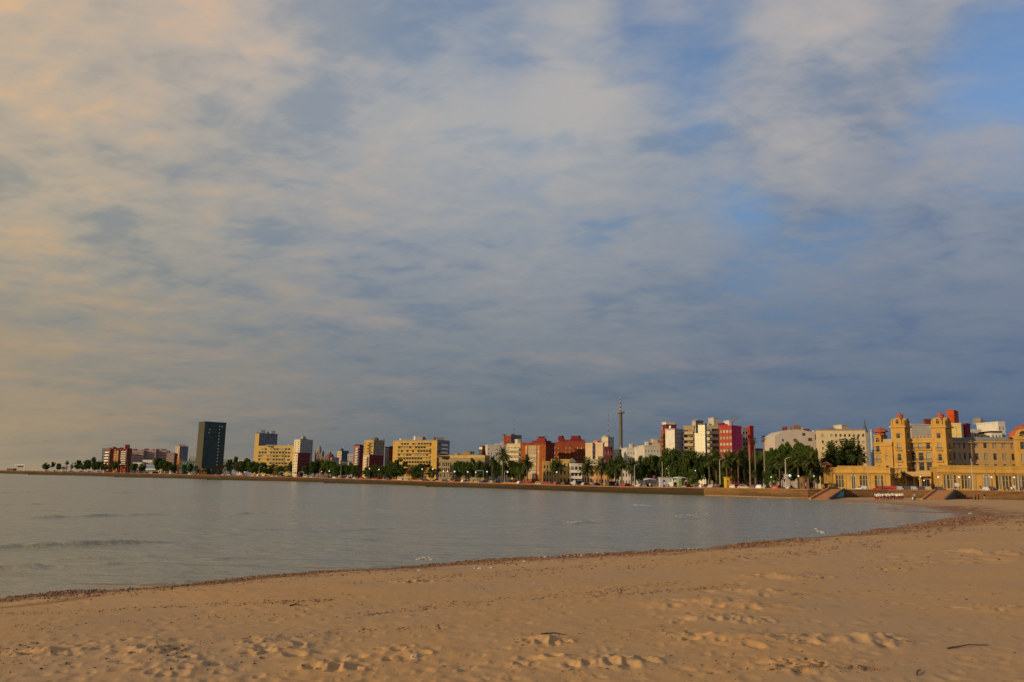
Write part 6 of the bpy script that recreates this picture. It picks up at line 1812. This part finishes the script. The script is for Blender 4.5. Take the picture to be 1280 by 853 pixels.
# ------------------------------------------------------------------ lamps and poles
LAMPE, k, out = new_mat('lamp_globe')
b = k.node('ShaderNodeBsdfPrincipled', {'Base Color': (0.75, 0.74, 0.70), 'Roughness': .3, 'Emission Color': (1, .97, .88), 'Emission Strength': .6})
k.l.new(b.outputs[0], out.inputs[0])
mb = MB(); mb.lathe([(.14, 0), (.10, .3), (.06, 3.9), (.12, 4.0)], 8); LP = mb.mesh('post', paint((0.10, 0.10, 0.10), .6, .1))
mb = MB(); mb.lathe([(.08, 0), (.24, .1), (.30, .3), (.24, .5), (.06, .58)], 10); LG = mb.mesh('lamp_globe', LAMPE)
def globe_lamp(px, yg, back, sc=1.0):
    g = ground(px, back)
    zt = at(px, yg, g.y).z - g.z
    r = thing('street_lamp', None, 'street lamp', g, 0, 'globe lamps on the promenade')
    link('post', LP, r, None, 0, (1, 1, max(.3, (zt - .25) / 4)))
    link('lamp_globe', LG, r, (0, 0, max(.3, zt - .3)), 0, (sc, sc, sc))
    later(r, 'white globe lamp ' + where(px), px)
for px, yg, bk, sc in [(990, 595.2, 8, 1.25), (1000, 595, 11, .8), (1018.5, 595.2, 12, .8), (967.5, 596.3, 8, .7), (528, 586.6, 9, 1), (542.5, 586.6, 9, 1), (556.5, 589.3, 9, 1), (561.8, 589.3, 9, 1), (570.5, 589.8, 9, 1.1), (586, 590.2, 9, 1), (609.4, 589.9, 9, 1), (636.5, 590.3, 9, 1), (413, 589.2, 9, 1.2), (401.5, 589.6, 9, .8), (467, 586.2, 10, 1), (478.5, 587.2, 10, 1),
                       (870, 588.5, 14, .8), (595, 590.5, 9, .9), (697.6, 590.3, 9, .9), (305.5, 590.2, 10, 1.0), (1174.6, 596.3, 4, .7), (1152.4, 595.6, 4.2, .6), (1156.6, 600.2, 4.2, .6), (1201, 596.3, 4, .7), (1214.4, 596.4, 4, .7), (1242.4, 596.4, 4, .7), (1270.6, 596.6, 4, .7)]:
    globe_lamp(px, yg, bk, sc)
def pole(px, ytop, back, r0, label, name='flag_pole', cat='pole', arm=0.0, box=False):
    g = ground(px, back)
    h = at(px, ytop, g.y).z - g.z
    r = thing(name, label, cat, g)
    mb = MB(); mb.lathe([(r0 * 1.6, 0), (r0 * 1.1, .6), (r0, h * .4), (r0 * .6, h)], 8); mb.build('pole', POLE, r)
    if arm:
        mb = MB(); mb.tube((0, 0, h - .1), (arm, 0, h + .5), r0 * .5, r0 * .4, 6); mb.build('arm', POLE, r)
        mb = MB(); mb.box(arm - .1, arm + .8, -.14, .14, h + .42, h + .56); mb.build('lamp_head', METAL, r)
    if box:
        mb = MB(); mb.box(-.45, .45, -.3, .3, h * .36, h * .52); mb.build('switch_box', POLE, r)
pole(985.2, 574.0, 6, .17, 'tall pale lamp post with a box halfway up before the dark grove', 'lamp_post', 'lamp post', 1.2, True)
pole(829.6, 577.5, 6, .11, 'thin pale pole rising behind the blue-doored kiosk')
pole(1085.8, 581.5, 3, .08, 'thin pale pole crossing the roof of the first yellow pavilion')
pole(1218.0, 573.5, 3, .10, 'tall pale flag pole in front of the long hotel wing')
pole(1275.5, 590.5, 3, .08, 'short pale pole near the end of the second yellow pavilion')
pole(325.5, 584, 8, .1, 'lone grey lamp post among trees before the long yellow flats', 'lamp_post', 'lamp post', 1.0)
pole(429.5, 582, 8, .1, 'lone grey lamp post before the trees under the teal block', 'lamp_post', 'lamp post', 1.0)
pole(793.5, 582, 8, .13, 'pale lamp post at the edge of the palm row', 'lamp_post', 'lamp post', 1.0)
pole(902.2, 575, 8, .12, 'pale lamp post before the red flats', 'lamp_post', 'lamp post', 1.0)
pole(632.6, 590, 8, .1, 'short pale post between the palms before the grey flats', 'lamp_post', 'lamp post', .8)

# ------------------------------------------------------------------ kiosks, canopies, ramps
def kiosk(label, px0, px1, ytop, back, mat, doormat, door=(.35, .6), name='kiosk', roof=None):
    g = ground((px0 + px1) / 2, back)
    p0, p1 = at(px0, ytop, g.y), at(px1, ytop, g.y)
    L, h = (p1 - p0).length, p0.z - g.z
    r = thing(name, label, 'kiosk', (p0.x, p0.y, g.z))
    mb = MB(); face_wall(mb, (0, 0, 0), (1, 0, 0), (0, -1, 0), L, h, [(L * door[0], L * door[1], .02, h * .78)], 0, .2)
    mb.quad((0, 2.5, 0), (0, 0, 0), (0, 0, h), (0, 2.5, h)); mb.quad((L, 0, 0), (L, 2.5, 0), (L, 2.5, h), (L, 0, h)); mb.quad((L, 2.5, 0), (0, 2.5, 0), (0, 2.5, h), (L, 2.5, h))
    mb.build('wall', mat, r)
    mb = MB(); mb.box(L * door[0], L * door[1], .12, .18, .03, h * .78); d_ = mb.build('door', doormat, r)
    mb = MB(); mb.box(L * door[0] + .12, L * door[1] - .12, .09, .118, h * .36, h * .6); mb.build('door_panel', OFFW, d_)
    mb = MB(); mb.box(-.2, L + .2, -.3, 2.7, h + .002, h + .14); mb.build('roof', roof or mat, r)
    return r
kiosk('pale grey kiosk with a dark blue door on the promenade edge', 825.0, 838.2, 597.2, 3.2, paint((0.42, 0.43, 0.46)), paint((0.03, 0.05, 0.16)), (.29, .52))
kiosk('narrow yellow booth before the red flats', 907.6, 912.6, 597.0, 4.5, paint((0.55, 0.33, 0.03)), DARK, (.3, .6))
kiosk('small pale green booth on the grass right of the blue-doored kiosk', 846.5, 851.5, 598.4, 4.0, paint((0.30, 0.42, 0.20)), DARK, (.55, .85), roof=WHITE)
kiosk('low brown hut under the dark grove by the globe lamps', 1003, 1011, 597, 9, paint((0.22, 0.12, 0.07)), DARK)
def canopy(label, px0, px1, ytop, back, mat, name='canopy'):
    g = ground((px0 + px1) / 2, back)
    p0, p1 = at(px0, ytop, g.y), at(px1, ytop, g.y)
    L, h = (p1 - p0).length, p0.z - g.z
    r = thing(name, label, 'canopy', (p0.x, p0.y, g.z))
    mb = MB(); n = 5
    for i in range(n):
        x0, x1 = L * i / n, L * (i + 1) / n
        zz0 = h + .25 * math.sin(math.pi * i / n) - .1; zz1 = h + .25 * math.sin(math.pi * (i + 1) / n) - .1
        mb.quad((x0, -1.2, zz0 - .2), (x1, -1.2, zz1 - .2), (x1, 1.2, zz1 + .1), (x0, 1.2, zz0 + .1))
        mb.quad((x0, 1.2, zz0 + .03), (x1, 1.2, zz1 + .03), (x1, -1.2, zz1 - .27), (x0, -1.2, zz0 - .27))
    mb.build('awning', mat, r)
    for x in (.1, L - .1):
        for y in (-1.1, 1.1):
            mb = MB(); mb.tube((x, y, 0), (x, y, h - .2), .05, .05, 6); mb.build('post', METAL, r)
canopy('long white awning on posts left of the blue-doored kiosk', 804.5, 819.5, 598.9, 4, WHITE)
canopy('thin white awning right of the blue-doored kiosk', 841.5, 858.5, 597.0, 5.5, WHITE)
canopy('crimson awning between the trees left of the blue-doored kiosk', 816.5, 821, 595.5, 7, paint((0.35, 0.02, 0.05)))
for px0, px1 in [(349, 355), (357, 363.5), (364.5, 371), (374, 380)]:
    c_ = canopy('x', px0, px1, 590.2, 9, paint((0.40, 0.42, 0.42)))
for i, o in enumerate([o for o in bpy.data.objects if o.get('label') == 'x']):
    o['group'] = 'grey shelters on the promenade'
    later(o, 'pale grey shelter on posts before the long yellow flats', i)
canopy('wide orange-brown awning before the long office', 530, 540, 590.6, 11, ORNG)
canopy('long orange awning before the middle of the long office', 549, 562, 591.2, 11, ORNG)
canopy('pale green glazed shelter among trees before the grey flats', 594, 605, 588.6, 11, paint((0.25, 0.33, 0.30)))

def ramp(label, name, top0, top1, bot0, bot1, sidemat, zb_=0.15):
    """sloping slipway from the promenade to the sand, with kerbs and a side wall"""
    T0, T1 = Vector((*wall_at(top0)[:2], wall_at(top0)[2])), Vector((*wall_at(top1)[:2], wall_at(top1)[2]))
    B0, B1 = plane(*bot0, zb_), plane(*bot1, zb_)
    out_ = Vector((0, -.24, 0))
    T0 += out_; T1 += out_
    T0.z -= .05; T1.z -= .05
    r = thing(name, label, 'ramp', (0, 0, 0))
    sl_ = paint((0.48, 0.20, 0.065), .9, .3, .4)
    mb = MB()
    dn = lambda p: (p.x, p.y, -1.0)
    mb.quad(B0, B1, T1, T0)
    mb.quad(dn(B0), dn(B1), B1, B0)
    mb.build('slope', sl_, r)
    for (a_, b_, mt) in ((T0, B0, sl_), (T1, B1, sidemat)):
        mb = MB()
        d_ = (b_ - a_).normalized()
        s_ = Vector((-d_.y, d_.x, 0)).normalized() * .25
        u_ = Vector((0, 0, .32))
        mb.quad(a_ - s_ + u_, b_ - s_ + u_, b_ + s_ + u_, a_ + s_ + u_)
        for q_ in (-1, 1):
            mb.quad(Vector((*(a_ + s_ * q_)[:2], -1)), Vector((*(b_ + s_ * q_)[:2], -1)), b_ + s_ * q_ + u_, a_ + s_ * q_ + u_)
        mb.quad(Vector((*(b_ - s_)[:2], -1)), Vector((*(b_ + s_)[:2], -1)), b_ + s_ + u_, b_ - s_ + u_)
        mb.build('side_wall', mt, r)
    return r, T0, T1, B0, B1
DW = paint((0.085, 0.07, 0.06), .9, .3, .4)
r, T0, T1, B0, B1 = ramp('orange-lit boat ramp with a dark side wall bearing turquoise graffiti', 'slipway', 1034.5, 1055, (1012.5, 624.0), (1036.5, 624.4), DW)
d_ = (B1 - T1); nn = Vector((-d_.y, d_.x, 0)).normalized()
if nn.x < 0: nn = -nn
mg, k, out = new_mat('graffiti_paint')
tc = k.node('ShaderNodeTexCoord').outputs['Object']
b = k.node('ShaderNodeBsdfPrincipled', {'Base Color': k.mix(k.sm(k.noise(tc, 1.6, 4, .6, 1.0), .45, .55), (0.02, 0.30, 0.30), (0.10, 0.42, 0.36)), 'Roughness': .8})
k.l.new(b.outputs[0], out.inputs[0])
mb = MB()
pts = []
for u_, v_ in [(.12, .15), (.25, .08), (.42, .10), (.55, .14), (.58, .35), (.5, .55), (.40, .62), (.33, .84), (.2, .90), (.10, .8), (.08, .45)]:
    q_ = T1.lerp(B1, u_)
    pts.append(q_ + nn * .256 + Vector((0, 0, -q_.z + .5 + (q_.z - .3) * v_)))
mb.poly(pts); mb.build('graffiti', mg, r)
ramp('orange-lit ramp from the promenade to the sand near the people, before the hotel', 'beach_ramp', 1169, 1194, (1152, 625.4), (1181, 625.8), paint((0.11, 0.085, 0.06), .9, .3, .4), 0.5)

# ------------------------------------------------------------------ people
SKIN = paint((0.36, 0.20, 0.13), .6, .05)
HAIRM = paint((0.03, 0.02, 0.015), .8, .1)
def grow(J, Es, Rr):
    me = bpy.data.meshes.new('person')
    me.from_pydata(J, Es, [])
    o = bpy.data.objects.new('tmp', me)
    COL.objects.link(o)
    o.modifiers.new('skin', 'SKIN')
    for i, r_ in enumerate(Rr):
        v = me.skin_vertices[0].data[i]
        v.radius = (r_, r_) if not isinstance(r_, tuple) else r_
    me.skin_vertices[0].data[0].use_root = True
    s_ = o.modifiers.new('sub', 'SUBSURF'); s_.levels = 1; s_.render_levels = 1
    bpy.context.view_layer.update()
    ev = o.evaluated_get(bpy.context.evaluated_depsgraph_get())
    nm = bpy.data.meshes.new_from_object(ev)
    bpy.data.objects.remove(o)
    return nm
def figure(pose):
    """joints of a 1.72 m adult (x right, y back, z up)"""
    J, E, Rr = [], [], []
    def add(p, r_, parent=None):
        J.append(p); Rr.append(r_)
        if parent is not None: E.append((parent, len(J) - 1))
        return len(J) - 1
    dz_ = 0
    if pose in ('stand', 'walk', 'hips'):
        pel = add((0, 0, .92), (.15, .11)); wa = add((0, 0, 1.08), (.135, .10), pel); ch = add((0, 0, 1.30), (.165, .115), wa); nk = add((0, .01, 1.47), .055, ch); hd = add((0, -.01, 1.58), (.078, .092), nk); tp = add((0, 0, 1.68), (.07, .08), hd)
        for sg in (-1, 1):
            st = (.18 * sg if pose == 'walk' else .0)
            hp = add((sg * .095, 0, .86), .095, pel); kn = add((sg * .10, -.03 + st * .8, .48), .062, hp); an = add((sg * .10, .03 + st * 1.7, .09), .042, kn); add((sg * .11, -.14 + st * 1.7, .035), .035, an)
            sh_ = add((sg * .19, 0, 1.39), .06, ch)
            if pose == 'hips':
                el = add((sg * .36, .06, 1.18), .042, sh_); ha = add((sg * .20, -.08, 1.02), .034, el); add((sg * .16, -.11, .97), .03, ha)
            else:
                el = add((sg * .25, .02 - st * .6, 1.12), .042, sh_); ha = add((sg * .26, -.05 - st * 1.3, .86), .032, el); add((sg * .255, -.07 - st * 1.4, .77), .03, ha)
    else:
        pel = add((0, 0, .16), (.16, .12)); wa = add((0, .05, .33), (.14, .105), pel); ch = add((0, .04, .55), (.165, .115), wa); nk = add((0, 0, .72), .055, ch); hd = add((0, -.03, .83), (.078, .092), nk); add((0, -.02, .93), (.07, .08), hd)
        for sg in (-1, 1):
            hp = add((sg * .10, -.06, .15), .095, pel); kn = add((sg * .15, -.42, .44), .062, hp); an = add((sg * .13, -.62, .08), .042, kn); add((sg * .14, -.78, .035), .035, an)
            sh_ = add((sg * .19, .03, .64), .06, ch); el = add((sg * .27, -.16, .45), .042, sh_); ha = add((sg * .16, -.38, .46), .032, el); add((sg * .10, -.45, .45), .03, ha)
    return grow(J, E, Rr)
BODY = {p: figure(p) for p in ('stand', 'walk', 'hips', 'sit')}
def shell(src, test, infl, mat, name):
    """garment: the part of the body inside a test, a little larger than the body"""
    bm = bmesh.new(); bm.from_mesh(src); bm.normal_update()
    dead = [f for f in bm.faces if not test(f.calc_center_median())]
    bmesh.ops.delete(bm, geom=dead, context='FACES')
    for v in bm.verts: v.co += v.normal * infl
    me = bpy.data.meshes.new(name); bm.to_mesh(me); bm.free()
    me.materials.clear(); me.materials.append(mat)
    for p in me.polygons: p.use_smooth = True
    return me
_pm = {}
CL = {'white': (0.66, 0.65, 0.63), 'dark red': (0.20, 0.02, 0.025), 'red': (0.42, 0.03, 0.03), 'black': (0.02, 0.02, 0.022), 'dark blue': (0.03, 0.04, 0.10), 'purple': (0.16, 0.06, 0.22), 'grey': (0.25, 0.25, 0.26), 'pink': (0.5, 0.2, 0.25), 'olive': (0.12, 0.11, 0.05)}
def person(px, py, pose, top, bottom, label, rz=0.0, long=True, loc=None, group=None, hat=None, size=1.0, px_order=None):
    p = loc or on_sand(px, py)
    r = thing('person', None, 'person', p, rz, group)
    sit = pose == 'sit'
    key = (pose, top, bottom, long)
    if key not in _pm:
        b_ = BODY[pose].copy(); b_.name = 'body'
        b_.materials.clear(); b_.materials.append(SKIN)
        for q_ in b_.polygons: q_.use_smooth = True
        if sit:
            sh = shell(BODY[pose], lambda c: (.22 < c.z < .70 and c.y > -.2 and not (c.y < -.1 and abs(c.x) < .2)), .014, paint(CL[top], .9, .1), 'shirt')
            tr_ = shell(BODY[pose], lambda c: c.z < .50 and not (c.z > .24 and c.y > -.12) and (long or c.y > -.45) and c.z > .07 and not (abs(c.x) > .2 and c.z > .3 and c.y > -.3), .012, paint(CL[bottom], .9, .1), 'trousers')
            ha_ = shell(BODY[pose], lambda c: c.z > .84 and (c.y > -.06 or c.z > .92), .012, HAIRM, 'hair')
        else:
            sh = shell(BODY[pose], lambda c: .93 < c.z < 1.45 and (abs(c.x) < .235 or c.z > 1.12), .014, paint(CL[top], .9, .1), 'shirt')
            tr_ = shell(BODY[pose], lambda c: (.10 if long else .52) < c.z < .95 and abs(c.x) < .225, .012, paint(CL[bottom], .9, .1), 'trousers')
            ha_ = shell(BODY[pose], lambda c: c.z > 1.585 and (c.y > -.045 or c.z > 1.665), .012, HAIRM, 'hair')
        _pm[key] = (b_, sh, tr_, ha_)
    for nm, me in zip(('body', 'shirt', 'trousers' if long else 'shorts', 'hair'), _pm[key]):
        link(nm, me, r)
    r.scale = (size, size, size)
    later(r, label, px if px_order is None else px_order)
    return r
rp_ = random.Random(3)
x = 1094.5
n_ = 0
while x < 1130:
    person(x, 624.6 + rp_.uniform(-.5, .5), rp_.choice(['stand', 'stand', 'hips', 'walk']), 'white', rp_.choice(['dark red', 'dark red', 'dark red', 'black']), 'white-topped person in the row below the sea wall', rp_.uniform(-.6, .6), rp_.random() < .5, group='row of people in white tops on the beach', size=rp_.uniform(.92, 1.03))
    x += rp_.uniform(1.3, 2.3)
    n_ += 1
person(1141.2, 625.6, 'sit', 'white', 'dark blue', 'person in a white top sitting on the sand just right of the long row', 1.2)
person(1143.4, 625.8, 'hips', 'grey', 'black', 'person in grey standing bent elbows beside the sitter near the row', -.7)
person(1208.8, 624.2, 'sit', 'dark red', 'black', 'person in dark red sitting on the sand, turned to a companion in red', .6)
person(1212.4, 624.0, 'sit', 'red', 'dark red', 'person in red sitting on the sand close to the walkers', -.5)
person(1219.4, 626.0, 'stand', 'purple', 'black', 'person in a purple top standing on the sand beside a person in dark red', .4)
person(1223.4, 625.8, 'walk', 'dark red', 'dark red', 'person all in dark red walking on the sand beside the purple top', -.3)
person(1231.0, 625.6, 'stand', 'black', 'grey', 'lone person in a black top standing on the sand, grey trousers', .2)
person(1246.6, 622.6, 'stand', 'grey', 'olive', 'small person in grey near the foot of the sea wall', .8, size=.8)
person(1250.2, 625.4, 'sit', 'purple', 'grey', 'person crouched low on the sand right of the others', 1.5, size=.8)
def on_wall(px, back=1.6):
    g = ground(px, back); return g + Vector((0, 0, 0.0))
for px, top, bot, ps, lb in [(1262.5, 'black', 'dark blue', 'stand', 'person in black standing on the promenade before the second pavilion'), (1266.0, 'white', 'dark blue', 'walk', 'person in a white top walking along the promenade before the second pavilion'), (1277.2, 'dark red', 'black', 'stand', 'person in dark red on the promenade at the picture edge'),
                             (1279.5, 'purple', 'black', 'walk', 'person in purple on the promenade at the picture edge'), (1257.5, 'olive', 'black', 'hips', 'person in olive resting on the promenade wall'), (1240.8, 'dark red', 'black', 'stand', 'person in dark red beside the pale car before the arched door'), (1103.4, 'black', 'dark blue', 'stand', 'dark clad person on the promenade above the row'),
                             (1036.2, 'grey', 'black', 'stand', 'person in grey at the top of the boat ramp')]:
    person(px, 0, ps, top, bot, lb, rp_.uniform(-1.5, 1.5), loc=on_wall(px))
px = 70
while px < 900:
    top, bot = rp_.choice(list(CL)), rp_.choice(['black', 'dark blue', 'grey', 'dark red'])
    person(px, 0, rp_.choice(['walk', 'stand', 'walk']), top, bot, f'person in {top} strolling ' + where(px), rp_.uniform(-3, 3), loc=on_wall(px, rp_.uniform(1.4, 3.4)), group='people strolling on the promenade')
    px += rp_.uniform(7, 26)
# white board on a stand before the second pavilion
g = ground(1198, 3.0)
r = thing('notice_board', 'white blank notice board on a post before the second pavilion', 'notice board', g)
mb = MB(); mb.box(-.05, .05, -.05, .05, 0, 1.5); mb.build('post', METAL, r)
mb = MB(); mb.box(-.62, .62, -.04, .04, 1.502, 2.4); mb.build('board', WHITE, r)
g = ground(1269.3, 2.2)
r = thing('banner_stand', 'narrow white upright banner among the people on the promenade', 'banner', g)
mb = MB(); mb.box(-.35, .35, -.03, .03, .05, 1.9); mb.build('banner', WHITE, r)
mb = MB(); mb.box(-.4, .4, -.2, .2, 0, .048); mb.build('foot', METAL, r)

# ------------------------------------------------------------------ litter and driftwood on the sand
LIT = paint((0.45, 0.43, 0.40), .6, .15)
def lump(px, py, s_, label, name='litter', cat='litter', mat=None, asp=1.3, group=None):
    p = on_sand(px, py)
    bm = bmesh.new(); bmesh.ops.create_icosphere(bm, subdivisions=2, radius=1.0)
    for v in bm.verts:
        nz_ = 1 + .45 * (math.sin(v.co.x * 3.1 + px) * math.cos(v.co.y * 2.7 + py) + .5 * math.sin(v.co.z * 5 + px))
        v.co = Vector((v.co.x * s_ * asp * nz_, v.co.y * s_ * nz_, v.co.z * s_ * .62 * nz_))
    me = bpy.data.meshes.new(name); bm.to_mesh(me); bm.free()
    me.materials.append(mat or LIT)
    o = link(name, me, None, (p.x, p.y, p.z + s_ * .35), rnd.random() * 3)
    tag(o, label if group is None else None, cat, group)
    if group: later(o, label, px)
for px, py, s_ in [(523.5, 712, .065), (594.5, 710, .055), (599.5, 711.2, .06), (615, 709.8, .055), (655.5, 702, .06), (727, 694.5, .06)]:
    lump(px, py, s_, 'pale rounded scrap of litter on the tide line', group='pale scraps on the tide line')
lump(519, 821.5, .032, 'long pale piece of litter lying in the sand between footprints', asp=2.0)
lump(1121, 802.5, .03, 'tiny white scrap on the end of the low sand heap')
lump(1213, 642.8, .16, 'pale scrap at the curve of the tide line, far up the beach')
lump(684, 640, .1, 'x', group=None) if False else None
DRI = paint((0.10, 0.065, 0.04), .9, .3, 3)
def stick(px0, py0, px1, py1, r_, label):
    a_, b_ = on_sand(px0, py0), on_sand(px1, py1)
    o = thing('driftwood', label, 'driftwood', a_)
    mb = MB(); d_ = b_ - a_; m_ = d_ * .55 + Vector((0, .03, .02))
    mb.tube((0, 0, r_), m_ + Vector((0, 0, r_)), r_, r_ * .8, 7); mb.tube(m_ + Vector((0, 0, r_)), d_ + Vector((0, 0, r_)), r_ * .8, r_ * .4, 7)
    mb.build('stick', DRI, o)
    mb = MB(); mb.tube(d_ * .12 + Vector((0, 0, r_)), d_ * .16 + Vector((.03, .10, r_ + .01)), r_ * .6, r_ * .3, 6); mb.build('twig', DRI, o)
stick(1184, 811.5, 1236, 807.5, .012, 'long thin driftwood stick lying on the open sand')
stick(1146, 845, 1151, 840, .012, 'short forked driftwood twig low on the open sand')
stick(1122, 803, 1138, 803.5, .016, 'dark stub of driftwood at the end of the low sand heap')
stick(362, 758.3, 376, 757.4, .018, 'dark bit of driftwood on the smooth sand near the water')
stick(676, 800, 708, 797.5, .012, 'thin dark stick beside a small dug heap')
settle_labels()
